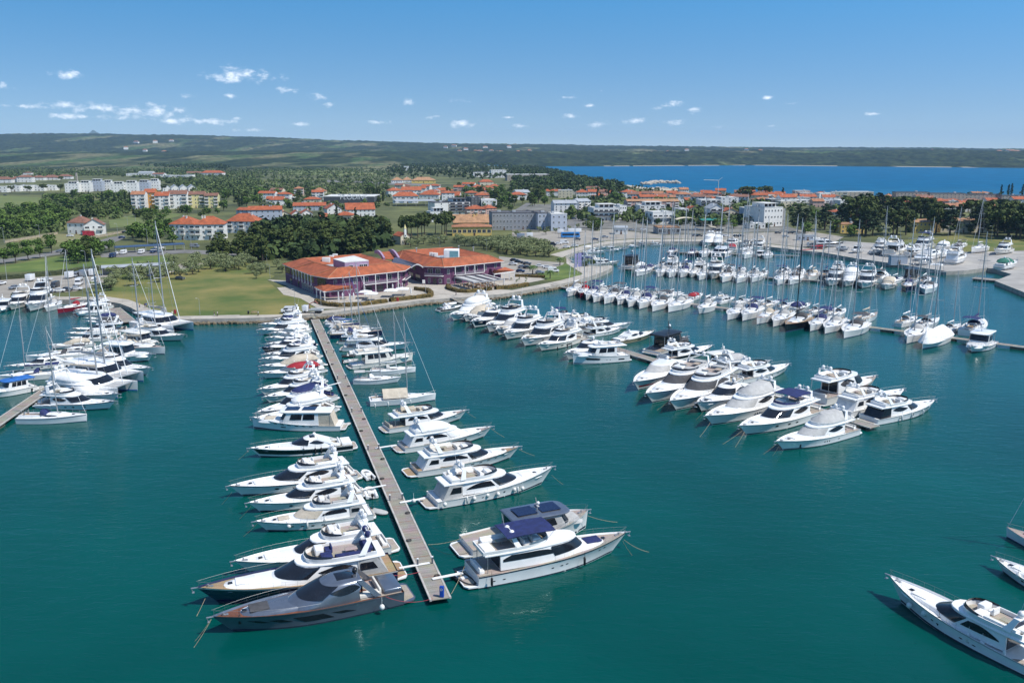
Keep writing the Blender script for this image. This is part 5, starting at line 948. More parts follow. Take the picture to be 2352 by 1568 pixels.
# ---- sailing boats
GS = 'sailing yachts on the front pontoon'
TS1 = 'from shore, near side of front pontoon'
s1 = [(1340, 95, 1180, 157), (1400, 112, 1300, 172), (1475, 130, 1365, 182), (1560, 150, 1432, 204), (1680, 162, 1540, 214), (1780, 175, 1648, 228), (1870, 190, 1748, 245), (1970, 205, 1845, 262), (2130, 222, 1965, 282), (2310, 230, 2105, 297)]
k1 = ['sail_b', 'sail_f', 'sail_a', 'sail_b', 'sail_d', 'sail_c', 'sail_b', 'sail_a', 'sail_d', 'sail_b']
DESC = {'sail_a': 'white sailing yacht with navy canvas', 'sail_b': 'white sailing yacht with white sail cover', 'sail_c': 'white sailing yacht with navy stripe', 'sail_d': 'white sailing yacht with charcoal bimini', 'sail_e': 'black hulled sailing yacht with teak deck', 'sail_f': 'red hulled sailing yacht', 'sail_g': 'sailing yacht with bright blue covers', 'sail_h': 'sailing yacht with beige covers', 'sail_k': 'classic sailing yacht with grey hood', 'sail_w': 'sailing yacht under a white winter cover', 'sail_n': 'navy hulled sailing yacht',
  'fly_a': 'white flybridge motor yacht', 'fly_b': 'white motor yacht under white covers', 'fly_e': 'ivory flybridge motor yacht', 'fly_s': 'small flybridge cruiser', 'expr_a': 'cruiser with navy canopy', 'expr_b': 'cruiser with white canopy', 'expr_c': 'open white cruiser', 'expr_d': 'cruiser with beige canopy', 'expr_e': 'cruiser with charcoal canopy', 'expr_r': 'cruiser with red canopy', 'coupe_a': 'white hardtop cruiser', 'coupe_c': 'white coupe with grey screen', 'trawl_a': 'cream trawler yacht', 'trawl_b': 'white cabin boat', 'trawl_k': 'dark cabined motorboat', 'cat_a': 'white catamaran', 'cat_b': 'white catamaran', 'coupe_b': 'sport yacht with navy band', 'coupe_d': 'navy hulled coupe', 'expr_t': 'motor yacht under green tarpaulin', 'fly_c': 'white yacht with navy bimini', 'fly_d': 'white yacht with grey covers', 'fly_f': 'white yacht with dark seats', 'fly_g': 'white yacht with beige sunpad', 'fly_k': 'white yacht with charcoal covers', 'trawl_c': 'trawler with beige canvas', 'expr_w': 'black open boat'}
n_ = 0
def many(reg, keys, pts, group, tail):
 global n_
 for k, (sx, sy, bx, by) in zip(keys, pts):
  n_ += 1; place(k, Z(reg, sx, sy), Z(reg, bx, by), DESC[k] + ', ' + ordw(n_) + ' ' + tail, group, zb=.7 if reg[0] == 'R' else None)
n_ = 0
many('C', k1, s1, GS, TS1)
many('D', ['sail_k', 'sail_b', 'sail_a', 'sail_h', 'sail_b', 'sail_e', 'sail_a', 'sail_b', 'sail_d', 'sail_b', 'sail_w', 'trawl_b'],
     [(462, 302, 338, 345), (650, 325, 518, 378), (745, 322, 602, 392), (850, 347, 690, 412), (925, 362, 808, 418), (1050, 382, 873, 445), (1165, 385, 1018, 447), (1252, 395, 1113, 467), (1388, 412, 1217, 497), (1745, 455, 1618, 520), (1888, 485, 1703, 555), (2165, 515, 1990, 585)], GS, TS1)
n_ = 0
TS2 = 'from shore, far side of front pontoon'
u1 = [(1480, 88, 1560, 66), (1560, 95, 1660, 68), (1640, 108, 1740, 82), (1720, 118, 1830, 92), (1800, 130, 1905, 104), (1890, 142, 1995, 116), (1980, 152, 2095, 124), (2080, 160, 2190, 132), (2180, 172, 2290, 142), (2280, 182, 2385, 150)]
many('C', ['sail_c', 'expr_e', 'sail_d', 'sail_a', 'expr_b', 'sail_b', 'sail_d', 'sail_a', 'sail_b', 'sail_g'], u1, GS + ' far side', TS2)
many('D', ['sail_d', 'sail_b', 'expr_r', 'sail_d', 'fly_g', 'sail_b', 'sail_c', 'sail_b', 'sail_a', 'expr_a', 'sail_b', 'sail_a', 'sail_b', 'sail_h', 'sail_k', 'sail_d', 'sail_b', 'sail_a'],
     [(60, 232, 160, 202), (150, 250, 250, 212), (300, 268, 385, 225), (385, 280, 470, 238), (465, 290, 585, 245), (580, 300, 690, 258), (660, 308, 765, 265), (745, 318, 855, 268), (840, 328, 945, 280), (930, 338, 1042, 290), (1030, 355, 1140, 308), (1130, 368, 1200, 315), (1190, 375, 1258, 320), (1330, 405, 1455, 350), (1582, 430, 1695, 372), (1705, 445, 1830, 380), (1850, 468, 1968, 412), (2000, 485, 2110, 400)], GS + ' far side', TS2)
GT = 'boats on the second pontoon'; n_ = 0; T3 = 'from shore, near side of second pontoon'
many('R3', ['sail_c', 'sail_b', 'sail_b', 'sail_a', 'sail_k', 'sail_b', 'fly_e', 'sail_d', 'sail_b', 'sail_b'], [(1240, 1310, 1143, 1352), (1425, 1300, 1328, 1372), (1520, 1305, 1428, 1380), (1630, 1305, 1530, 1382), (1710, 1320, 1630, 1375), (1800, 1330, 1708, 1402), (1905, 1310, 1820, 1392), (2020, 1350, 1915, 1418), (2150, 1350, 2043, 1435), (2285, 1350, 2185, 1422)], GT, T3)
many('R4', ['sail_b', 'sail_d', 'sail_h', 'fly_a', 'fly_b', 'fly_a', 'expr_d', 'sail_n', 'sail_d'], [(155, 1375, 78, 1445), (285, 1365, 190, 1445), (455, 1345, 362, 1400), (670, 1365, 538, 1462), (805, 1370, 685, 1472), (955, 1370, 835, 1502), (1165, 1385, 1025, 1532), (1340, 1420, 1232, 1522), (1512, 1430, 1412, 1545)], GT, T3)
n_ = 0; T4 = 'from shore, far side of second pontoon'
many('R3', ['trawl_k', 'expr_b', 'expr_a', 'sail_b', 'fly_s', 'sail_k', 'fly_a', 'fly_f', 'sail_b', 'sail_a', 'sail_c', 'sail_b'], [(1045, 1285, 1155, 1235), (1160, 1295, 1225, 1255), (1250, 1300, 1310, 1265), (1350, 1305, 1430, 1255), (1440, 1308, 1535, 1248), (1560, 1312, 1640, 1262), (1690, 1318, 1800, 1262), (1830, 1325, 1965, 1275), (1960, 1335, 2040, 1290), (2060, 1345, 2140, 1300), (2190, 1352, 2260, 1310), (2290, 1360, 2345, 1320)], GT + ' far side', T4)
many('R4', ['sail_a', 'sail_b', 'sail_b', 'sail_n', 'fly_s', 'sail_g', 'sail_d', 'trawl_k', 'sail_c', 'sail_b'], [(100, 1365, 190, 1305), (235, 1370, 325, 1315), (340, 1395, 450, 1325), (490, 1390, 580, 1325), (610, 1375, 715, 1320), (770, 1390, 830, 1330), (985, 1420, 1085, 1345), (1250, 1430, 1385, 1330), (1120, 1425, 1235, 1385), (1400, 1440, 1480, 1390)], GT + ' far side', T4)
GU = 'boats on the rear pontoon'; n_ = 0; T5 = 'from the left along the rear pontoon'
many('R3', ['sail_n', 'sail_n', 'sail_b', 'cat_b', 'expr_r', 'sail_b', 'sail_k', 'trawl_b', 'sail_d'], [(1512, 1130, 1412, 1190), (1700, 1135, 1592, 1195), (1800, 1140, 1728, 1195), (1975, 1125, 1850, 1212), (2052, 1105, 1975, 1165), (2205, 1140, 2108, 1218), (2390, 1150, 2290, 1218), (2300, 1165, 2250, 1180), (2180, 1120, 2110, 1150)], GU, T5)
GV = 'motorboats along the basin wall'; n_ = 0; T6 = 'along the basin wall from the point'
many('R3', ['fly_e', 'expr_a', 'fly_g', 'expr_a', 'coupe_a', 'expr_b', 'expr_c', 'trawl_b', 'expr_c', 'expr_b', 'fly_f', 'fly_s', 'fly_b', 'fly_b', 'coupe_a', 'expr_e', 'fly_s', 'expr_c'],
     [(690, 1255, 990, 1238), (600, 1222, 840, 1228), (640, 1205, 860, 1200), (565, 1185, 770, 1180), (640, 1148, 870, 1138), (640, 1115, 800, 1105), (740, 1100, 880, 1092), (850, 1125, 990, 1118), (960, 1112, 1060, 1110), (1060, 1090, 1180, 1088), (1262, 1075, 1412, 1068), (1170, 1068, 1220, 1075), (1840, 1045, 1762, 1088), (1900, 1050, 1880, 1082), (2090, 1055, 1930, 1085), (2190, 1062, 2085, 1110), (2310, 1088, 2200, 1122), (2240, 1060, 2200, 1092)], GV, T6)
# ---- ashore on the hardstanding and along its quay
GW = 'boats standing ashore in the boatyard'
for k, a, b2, lab in (('blackarch', (345, 1075), (705, 1075), 'long black and white motor yacht on the boatyard quay'), ('fly_b', (985, 1085), (1150, 1070), 'white covered motor yacht ashore under the pines'), ('fly_a', (925, 1140), (1110, 1140), 'white motor yacht on the quay beside the grey block'), ('fly_e', (1090, 1165), (1285, 1120), 'white flybridge yacht second on the boatyard quay'), ('fly_c', (1490, 1080), (1335, 1120), 'white flybridge yacht facing the grass ashore'), ('expr_b', (1665, 1095), (1515, 1125), 'white cruiser with white cover ashore'),
                     ('fly_s', (1260, 1165), (1470, 1150), 'small white flybridge cruiser ashore'), ('coupe_a', (1365, 1205), (1620, 1165), 'white hardtop yacht ashore above the workboat'), ('fly_g', (1590, 1250), (1880, 1175), 'big white motor yacht at the quay corner'), ('fly_e', (2225, 1120), (2075, 1150), 'white flybridge yacht ashore beside the grass'), ('expr_t', (2020, 1300), (2370, 1235), 'motor yacht ashore under a green tarpaulin'), ('sail_b', (1990, 1110), (1870, 1135), 'white sailing yacht ashore on stands'), ('fly_d', (1440, 1145), (1320, 1172), 'white yacht under grey covers ashore'), ('coupe_c', (1560, 1175), (1700, 1150), 'white coupe with grey screen ashore'), ('expr_e', (1700, 1118), (1800, 1098), 'cruiser with charcoal canopy ashore'), ('fly_s', (1050, 1120), (985, 1150), 'small flybridge cruiser ashore near the container'), ('expr_a', (1490, 1225), (1390, 1245), 'cruiser with navy canopy ashore at the quay edge'), ('sail_d', (1800, 1075), (1690, 1095), 'sailing yacht with charcoal covers ashore'), ('trawl_b', (860, 1120), (770, 1135), 'white cabin boat ashore on the narrow quay'), ('expr_c', (640, 1100), (740, 1118), 'open white cruiser ashore behind the red workboat')):
 o = None
 kind = None
 a2, b3 = Z('R4', *a), Z('R4', *b2)
 o = hero(HB[k][0], HB[k][1], a2, b3, lab, GW, z0=LZ + 1.0, zb=.3) if k in HB else place(k, a2, b3, lab, GW, z0=LZ + 1.0, zb=.3)
place('trawl_b', Z('R4', 1262, 1275), Z('R4', 1640, 1290), 'long white workboat in the water below the boatyard quay', 'workboats at the boatyard', zb=.3)
HB['redwork'] = ('motor', dict(style='trawler', hull=REDHULL, body=C_RED, roofm=C_RED, ha=.1, hf=.4, hh=2.2, B=4.5, hwins=[]))
hero('motor', HB['redwork'][1], Z('R4', 508, 1130), Z('R4', 285, 1148), 'red workboat with red deckhouse at the quay', 'workboats at the boatyard', zb=.3)
# dinghies behind the yachts at the long jetty
for k, a, b2, lab in (('ding_b', Z('E', 1700, 478), Z('E', 1625, 405), 'white inflatable with outboard hanging behind the arched window yacht'), ('ding_b', Z('E', 1705, 650), Z('E', 1670, 560), 'white tender with red floor behind the grey enclosed yacht'), ('ding_c', Z('E', 1700, 760), Z('E', 1840, 790), 'grey covered tender behind the grey enclosed yacht'), ('ding_k', Z('H', 370, 860), Z('H', 540, 960), 'black covered tender on the swim platform of the largest white yacht'),
                     ('ding_a', Z('B', 950, 780), Z('B', 1080, 755), 'grey inflatable between trawler and jetty'), ('ding_k', Z('B', 940, 720), Z('B', 1060, 715), 'black inflatable between trawler and jetty'), ('ding_c', Z('B', 930, 1365), Z('B', 1010, 1330), 'beige covered tender at the stern of the solar trawler'), ('ding_b', Z('B', 850, 1180), Z('B', 930, 1180), 'white tender hung behind the navy canvas yacht'), ('ding_b', Z('B', 730, 790), Z('B', 800, 800), 'white inflatable on the stern of the red canopy cruiser'),
                     ('ding_a', Z('A', 620, 830), Z('A', 720, 790), 'grey tender behind the hardtop cruiser'), ('ding_a', Z('A', 300, 1040), Z('A', 390, 1000), 'white tender between trawler and left jetty'), ('ding_b', Z('D', 1240, 970), Z('D', 1310, 985), 'white tender between covered yacht and jetty'), ('ding_a', Z('A', 1090, 490), Z('A', 1200, 478), 'dark inflatable beside the left jetty')):
 place(k, a, b2, lab, 'small tenders', zb=.4)
# ================================================================ jetties and pontoons
JPLANK = plank_mat('grey_jetty_planks', (.30, .265, .225), (.41, .37, .32), .16, 'X', .9)
JBEAM = mat('pale_jetty_beam', (.42, .40, .37), .8, var=.2, vs=.8)
RUST = mat('rusty_joint', (.22, .09, .05), .9, var=.3, vs=2)
PILE = mat('weathered_pile', (.16, .13, .10), .9, var=.3, vs=1)
PEDM = mat('pedestal_grey', (.10, .11, .13), .4, var=.1)
BLUEP = mat('blue_pedestal_paint', (.01, .06, .36), .4, var=.08)
def jetty(name, a, b, width, label, z=.85, thing_name='jetty'):
 a = G(*a, z); b = G(*b, z); d = Vector((b.x - a.x, b.y - a.y, 0)); L = d.length; c = (a + b) / 2
 root = empty(thing_name, (c.x, c.y, 0), math.atan2(d.y, d.x)); h = width / 2
 m = M(); m.box((0, 0, z - .07), (L, width - .5, .10)); m.k = 1
 k = int(L / 6)
 for i in range(1, k): m.box((-L / 2 + L * i / k, 0, z - .012), (.09, width - .52, .012))
 m.build('plank_deck', [JPLANK, RUST], root, 0)
 for s in (1, -1): q = M(); q.box((0, s * (h - .125), z - .08), (L + .02, .25, .22)); q.build('edge_beam', JBEAM, root, 0)
 n = max(2, int(L / 9))
 for i in range(n):
  x = -L / 2 + L * (i + .5) / n; q = M(); q.box((x, 0, z - .5), (3.6, width * .8, .7)); q.build('float', PILE, root, 0)
 return tag(root, label, 'jetty'), L
J1, JL = jetty('long', (1012, 1374), (723.5, 733), 2.75, 'long grey plank jetty running from the hotel quay towards the viewer')
jetty('left', (-35, 990), Z('A', 1325, 415), 2.7, 'plank jetty slanting from lower left towards the left promenade')
jetty('mid', (1050, 690), Z('D', 1440, 1045), 3.0, 'long jetty running diagonally between rows of white motor yachts')
jetty('front', (1285, 658), (2380, 800), 2.6, 'front sailboat pontoon reaching the right edge', thing_name='pontoon')
jetty('second', (1420, 616), (2062, 655), 2.5, 'second pontoon in the middle of the sailboat basin', thing_name='pontoon')
jetty('rear', (1548, 579), (1836, 587), 2.4, 'rear pontoon close to the curved quay wall', thing_name='pontoon')
jetty('small', Z('R3', 478, 1185), Z('R3', 545, 1225), 2.5, 'short pontoon behind the basin point', thing_name='pontoon')
jetty('pier', Z('A', 1045, 280), Z('A', 1195, 408), 4.2, 'broad grey floating pier below the left promenade', thing_name='floating_pier')
jetty('raft', Z('R4', 1885, 1375), Z('R4', 2110, 1395), 6, 'wooden raft by the boatyard quay corner', thing_name='raft')
def gangway(a, b, label, za=.9, zb=LZ + .1):
 a = G(*a, za); b = G(*b, zb); d = b - a; root = empty('gangway', a); u = d.normalized(); w = Vector((-u.y, u.x, 0)).normalized() * .7; m = M()
 m.loft([[-w, w, w + Vector((0, 0, .12)), -w + Vector((0, 0, .12))], [d - w, d + w, d + w + Vector((0, 0, .12)), d - w + Vector((0, 0, .12))]], True, True, True); m.build('walkway', JPLANK, root, 0)
 for s in (1, -1):
  q = M(); q.tube([w * s + Vector((0, 0, 1)), d + w * s + Vector((0, 0, 1))], .04, 4)
  for i in range(6): p = d * (i / 5) + w * s; q.tube([p, p + Vector((0, 0, 1))], .03, 4)
  q.build('handrail', STEEL, root, 0)
 tag(root, label, 'gangway')
gangway(Z('A', 1330, 412), Z('A', 1395, 362), 'gangway between left promenade and slanting jetty')
gangway((1052, 691), (1036, 684), 'railed gangway from the hotel quay to the diagonal jetty')
gangway((722.5, 731), (717, 724), 'short gangway at the shore end of the long jetty')
gangway((1284, 657), (1268, 655), 'gangway at the shore end of the front pontoon')
# power pedestals and hose posts on the long jetty
def pedestal(t, side, first=[None]):
 a = G(1012, 1374, .85); b = G(723.5, 733, .85); p = a.lerp(b, t); d = (b - a).normalized(); w = Vector((-d.y, d.x, 0)) * side * 1.0
 if first[0] is None:
  o = empty('power_pedestal'); m = M(); m.rbox((0, 0, .45), (.22, .22, .9), .05); m.build('post', PEDM, o, 40); m = M(); m.rbox((0, 0, .96), (.26, .26, .14), .04); m.build('cap', W_GEL, o, 40); first[0] = o; index_kids(o)
 else: o = copy_tree(first[0])
 o.location = p + w; return o
PN = 0
for i, (t, sd_) in enumerate([(.05, 1), (.05, -1), (.17, 1), (.17, -1), (.30, 1), (.30, -1), (.43, 1), (.43, -1), (.58, 1), (.58, -1), (.73, 1), (.73, -1), (.88, 1), (.88, -1)]):
 o = pedestal(t, sd_); tag(o, 'grey power pedestal on the %s edge of the long jetty, %s from its end' % ('left' if sd_ > 0 else 'right', ordw(i // 2 + 1)), 'power pedestal', 'power pedestals on the long jetty')
def text_mesh(cu, parent):
 t = bpy.data.objects.new('tmp', cu); COL.objects.link(t); dg = bpy.context.evaluated_depsgraph_get(); me = bpy.data.meshes.new_from_object(t.evaluated_get(dg)); bpy.data.objects.remove(t); q = bpy.data.objects.new('lettering', me); COL.objects.link(q); q.parent = parent
 if not me.materials: me.materials.append(W_GEL)
 return q
o = empty('berth_bollard', GZ('H', 238, 1068, .86), R(-6)); m = M(); m.rbox((0, 0, .72), (.55, .42, 1.44), .08); m.build('post', BLUEP, o, 40)
tcu = bpy.data.curves.new('lettering', 'FONT'); tcu.body = 'D'; tcu.size = .42; tcu.extrude = .01; tcu.align_x = 'CENTER'; tcu.align_y = 'CENTER'; tcu.materials.append(W_GEL)
to = text_mesh(tcu, o); to.location = (0, -.222, 1.05); to.rotation_euler = (PI / 2, 0, 0); tag(o, 'blue bollard lettered D at the end of the long jetty', 'bollard')
HOSE = None
for i, (t, s_) in enumerate(((.03, -1), (.09, 1), (.14, -1), (.22, 1), (.27, -1), (.36, 1), (.40, -1), (.50, 1), (.54, -1), (.66, 1), (.80, -1))):
 a = G(1012, 1374, .86); b = G(723.5, 733, .86); p = a.lerp(b, t); d = (b - a).normalized()
 if HOSE is None:
  m = M(); m.tube([(r_ * math.cos(q * .5), r_ * math.sin(q * .5), .03 + .004 * q) for q in range(40) for r_ in (.34 + .06 * math.sin(q * .3),)], .035, 4); HOSE = m.build('coiled_hose', RUBBER, None, 60); o = HOSE
 else: o = HOSE.copy(); COL.objects.link(o)
 o.location = p + Vector((-d.y, d.x, 0)) * s_ * .8; tag(o, 'black coiled hose on the long jetty planks, %s from its end' % ordw(i + 1), 'hose', 'coiled hoses on the long jetty')
# mooring ropes of the nearest yachts
def rope(a, b, za, zb, sag, label, group, mt=ROPE, r=.028):
 a = G(*a, za); b = G(*b, zb); pts = [a.lerp(b, i / 8) + Vector((0, 0, -sag * 4 * (i / 8) * (1 - i / 8))) for i in range(9)]
 m = M(); m.tube(pts, r, 4); tag(m.build('mooring_rope', mt, None, 0), label, 'rope', group)
RED_R = mat('red_rope', (.35, .05, .07), .8, var=.2)
rope(Z('G', 225, 980), Z('G', 70, 1190), 2.6, -.1, .1, 'tan rope from the grey yacht bow, left of two', 'bow ropes'); rope(Z('G', 225, 985), Z('G', 60, 1250), 2.6, -.1, .1, 'tan rope from the grey yacht bow, right of two', 'bow ropes')
rope(Z('G', 170, 790), Z('G', 85, 965), 1.3, -.1, .05, 'tan rope below the navy hulled bow', 'bow ropes')
rope(Z('G', 1830, 775), Z('G', 2260, 790), 2.0, .9, .6, 'red rope from grey yacht stern to jetty corner', 'stern ropes', RED_R, .03); rope(Z('G', 1800, 570), Z('G', 2145, 545), 2.0, 1.0, .3, 'red rope from navy hulled yacht to jetty', 'stern ropes', RED_R, .03)
rope(Z('E', 650, 885), Z('E', 515, 1010), 2.3, -.1, .1, 'tan bow rope of the grey enclosed yacht', 'bow ropes'); rope(Z('E', 590, 730), Z('E', 480, 850), 2.3, -.1, .1, 'tan bow rope of the arched window yacht', 'bow ropes'); rope(Z('E', 415, 600), Z('E', 318, 715), 2.3, -.1, .1, 'tan bow rope of the black windscreen yacht', 'bow ropes'); rope(Z('E', 580, 205), Z('E', 470, 305), 2.0, -.1, .1, 'tan bow rope of the black banded yacht', 'bow ropes')
rope(Z('H', 1910, 545), Z('H', 2150, 660), 3.0, -.1, .3, 'long tan rope from the largest white yacht bow', 'bow ropes'); rope(Z('H', 1900, 560), Z('H', 1990, 695), 2.8, -.1, .1, 'short tan rope from the largest white yacht bow', 'bow ropes'); rope(Z('H', 1580, 325), Z('H', 1860, 385), 2.6, -.1, .2, 'tan rope from the glass roofed yacht bow', 'bow ropes')
rope(Z('H', 445, 790), Z('H', 325, 1040), 1.6, .9, .2, 'pale rope from largest white yacht to jetty corner', 'stern ropes'); rope(Z('H', 110, 590), Z('H', 520, 490), .9, 1.8, .4, 'pale rope from jetty to the glass roofed yacht', 'stern ropes'); rope(Z('H', 120, 595), Z('H', 480, 665), .9, 1.2, .8, 'slack dark rope from jetty to the glass roofed yacht', 'stern ropes', RUBBER)
rope(Z('F', 1785, 735), Z('F', 1895, 825), 2.6, -.1, .1, 'tan bow rope of the fendered white yacht', 'bow ropes'); rope(Z('F', 1485, 500), Z('F', 1635, 560), 2.4, -.1, .1, 'tan bow rope of the teak foredeck yacht', 'bow ropes'); rope(Z('F', 1230, 310), Z('F', 1355, 390), 2.3, -.1, .1, 'tan bow rope of the covered white yacht', 'bow ropes'); rope(Z('F', 1000, 155), Z('F', 1095, 215), 2.3, -.1, .1, 'tan bow rope of the older flybridge yacht', 'bow ropes')
for i, (x, y, x2, y2) in enumerate([(835, 1150, 750, 1215), (850, 1165, 810, 1225), (625, 1070, 500, 1155), (640, 1075, 580, 1175), (430, 1020, 362, 1112), (390, 950, 340, 1005), (180, 885, 100, 945), (200, 895, 160, 948)]):
 rope(Z('D', x, y), Z('D', x2, y2), 1.8, -.1, .1, 'tan bow rope at the middle jetty, %s from its outer end' % ordw(i + 1), 'bow ropes at the middle jetty')
# fenders
FP = {}
def fender(p, kind, label, group):
 if kind not in FP:
  m = M()
  if kind[0] == 'b': m.ell((0, 0, 0), (.33, .33, .38), 10, 8); m.tube([(0, 0, .36), (0, 0, 1.3)], .025, 4)
  else: m.rbox((0, 0, 0), (.32, .32, 1.15), .16); m.tube([(0, 0, .5), (0, 0, 1.4)], .025, 4)
  o = m.build('fender', FENDW if kind[1] == 'w' else RUBBER, None, 60); FP[kind] = o
 else: o = FP[kind].copy(); COL.objects.link(o)
 o.location = p; tag(o, label, 'fender', group)
for reg, z, kd, lab, pts in (('F', 1.0, 'bw', 'white ball fender on the long yacht beside the glass roofed one', [(1445, 870), (1518, 858), (1195, 920), (1293, 910), (1075, 950), (805, 1005), (518, 972)]), ('F', 1.0, 'cw', 'white cylinder fender on the long yacht beside the glass roofed one', [(1475, 873), (1010, 965)]),
                             ('H', 1.1, 'ck', 'black fender on the largest white yacht', [(1550, 745), (697, 930)]), ('I', 1.2, 'bw', 'white ball fender on the lower right yacht', [(693, 915), (817, 983), (1303, 1238)]), ('I', 1.2, 'cw', 'white cylinder fender on the lower right yacht', [(1077, 1112), (1187, 1187), (1490, 1333)]), ('I', 1.2, 'ck', 'black fender on the lower right yacht', [(940, 1048)]), ('I', 1.2, 'bw', 'ball fender on the bow at the right edge', [(1610, 665)]),
                             ('E', 1.0, 'bw', 'white ball fender on the grey enclosed yacht', [(940, 910)]), ('E', 1.0, 'cw', 'white cylinder fender on the grey enclosed yacht', [(1108, 900), (1273, 870)]), ('E', .9, 'ck', 'black fender on the black banded yacht', [(845, 235), (970, 220), (1075, 225), (1182, 220), (1237, 215)]), ('G', 1.0, 'bw', 'white ball fender on the grey yacht', [(1795, 870)]), ('G', 1.7, 'ck', 'black fender on the grey yacht bow', [(487, 985)]),
                             ('B', .8, 'cw', 'white fender on the tent covered sailing yacht', [(1240, 1180), (1360, 1165), (1567, 1145)]), ('D', .9, 'ck', 'grey fender on the covered yacht at the middle jetty end', [(983, 1155), (1062, 1140), (1150, 1110), (1200, 1098), (1250, 1090)]), ('D', .9, 'cw', 'pale fender on the dark glassed yacht at the middle jetty end', [(1605, 990), (1665, 972), (1735, 955)]), ('C', .8, 'ck', 'dark fender on the yacht left of the explorer', [(1105, 655), (1195, 635), (1235, 632)])):
 for p in pts: fender(GZ(reg, *p, z), kd, lab, lab.replace('white ', '').replace('black ', 'dark ') + ' set')
# ================================================================ buildings
PURP = mat('purple_render', (.145, .052, .118), .85, var=.14, vs=.4, det=6); PURPL = mat('lilac_render', (.36, .26, .38), .85, var=.1, vs=.4)
TILE = tile_mat('orange_clay_tiles', (.36, .095, .036)); TILE2 = tile_mat('faded_clay_tiles', (.36, .16, .08)); TILE3 = tile_mat('brown_clay_tiles', (.21, .10, .065)); TILE4 = tile_mat('tan_clay_tiles', (.38, .21, .11))
WALL = {'w': mat('white_render', (.76, .75, .72), .85, var=.08, vs=.4), 'c': mat('cream_render', (.66, .58, .43), .85, var=.1, vs=.4), 'y': mat('yellow_render', (.70, .50, .16), .85, var=.1, vs=.4), 'Y': mat('pale_yellow_render', (.70, .62, .30), .85, var=.1, vs=.4), 'o': mat('ochre_render', (.50, .26, .05), .85, var=.12, vs=.4), 'g': mat('grey_render', (.30, .31, .33), .85, var=.1, vs=.4), 'G': mat('dark_grey_cladding', (.075, .08, .09), .7, var=.12, vs=.4),
  'b': mat('blue_grey_render', (.42, .46, .53), .85, var=.08, vs=.4), 'p': mat('pink_render', (.60, .40, .34), .85, var=.1, vs=.4), 't': mat('tan_concrete', (.42, .37, .31), .9, var=.12, vs=.3), 's': mat('stone_wall', (.40, .34, .25), .9, var=.3, vs=1.2)}
RF = {'o': TILE, 'f': TILE2, 'b': TILE3, 't': TILE4, 'w': mat('white_roof_membrane', (.62, .62, .60), .8, var=.12, vs=.2), 'g': mat('grey_metal_roof', (.36, .38, .40), .55, var=.12, vs=.2), 'd': mat('dark_flat_roof', (.10, .10, .11), .85, var=.2, vs=.2), 's': mat('solar_roof', (.05, .07, .12), .25, var=.15, vs=.5)}
PANE = mat('window_pane', (.025, .03, .04), .1, var=.3, vs=.8, spec=.6); FRAME = mat('white_window_frame', (.70, .70, .68), .6, var=.05); SHUT = mat('brown_shutter', (.12, .06, .035), .8, var=.2); BALC = mat('balcony_concrete', (.66, .64, .60), .85, var=.1)
def poly_walls(b, pts, z0, z1):
 n = len(pts); b.add([(p[0], p[1], z0) for p in pts] + [(p[0], p[1], z1) for p in pts], [(i, (i + 1) % n, n + (i + 1) % n, n + i) for i in range(n)]); return b
WINM = {}
def window(parent, p, rz, w, h, frame=True, pane=None):
 """a window lying on a wall: frame with the pane as its own piece; meshes are shared by size"""
 k = (round(w, 1), round(h, 1), frame, pane)
 if k not in WINM:
  f = M(); t = .09; d = .10
  for c, s_ in (((0, -d / 2 - .02, h / 2 - t / 2), (w, d, t)), ((0, -d / 2 - .02, -h / 2 + t / 2), (w, d, t)), ((-w / 2 + t / 2, -d / 2 - .02, 0), (t, d, h - 2 * t)), ((w / 2 - t / 2, -d / 2 - .02, 0), (t, d, h - 2 * t)), ((0, -d / 2 - .03, 0), (t * .7, d * .7, h - 2 * t))): f.box(c, s_)
  q = M(); q.box((0, -.04, 0), (w - .02 * 2, .06, h - .04)); WINM[k] = (f.mesh('window', FRAME, 0), q.mesh('pane', pane or PANE, 0))
 fm, pm = WINM[k]
 o = bpy.data.objects.new('window', fm if frame else pm); COL.objects.link(o); o.parent = parent; o.location = p; o.rotation_euler = (0, 0, rz)
 if frame: c = bpy.data.objects.new('pane', pm); COL.objects.link(c); c.parent = o
 return o
def slab_tri(b, pts, th=.18):
 """roof slope with a little thickness"""
 n = len(pts); lo = [(p[0], p[1], p[2] - th) for p in pts]; b.add(list(pts) + lo, [tuple(range(n)), tuple(range(2 * n - 1, n - 1, -1))] + [(i, n + i, n + (i + 1) % n, (i + 1) % n) for i in range(n)])
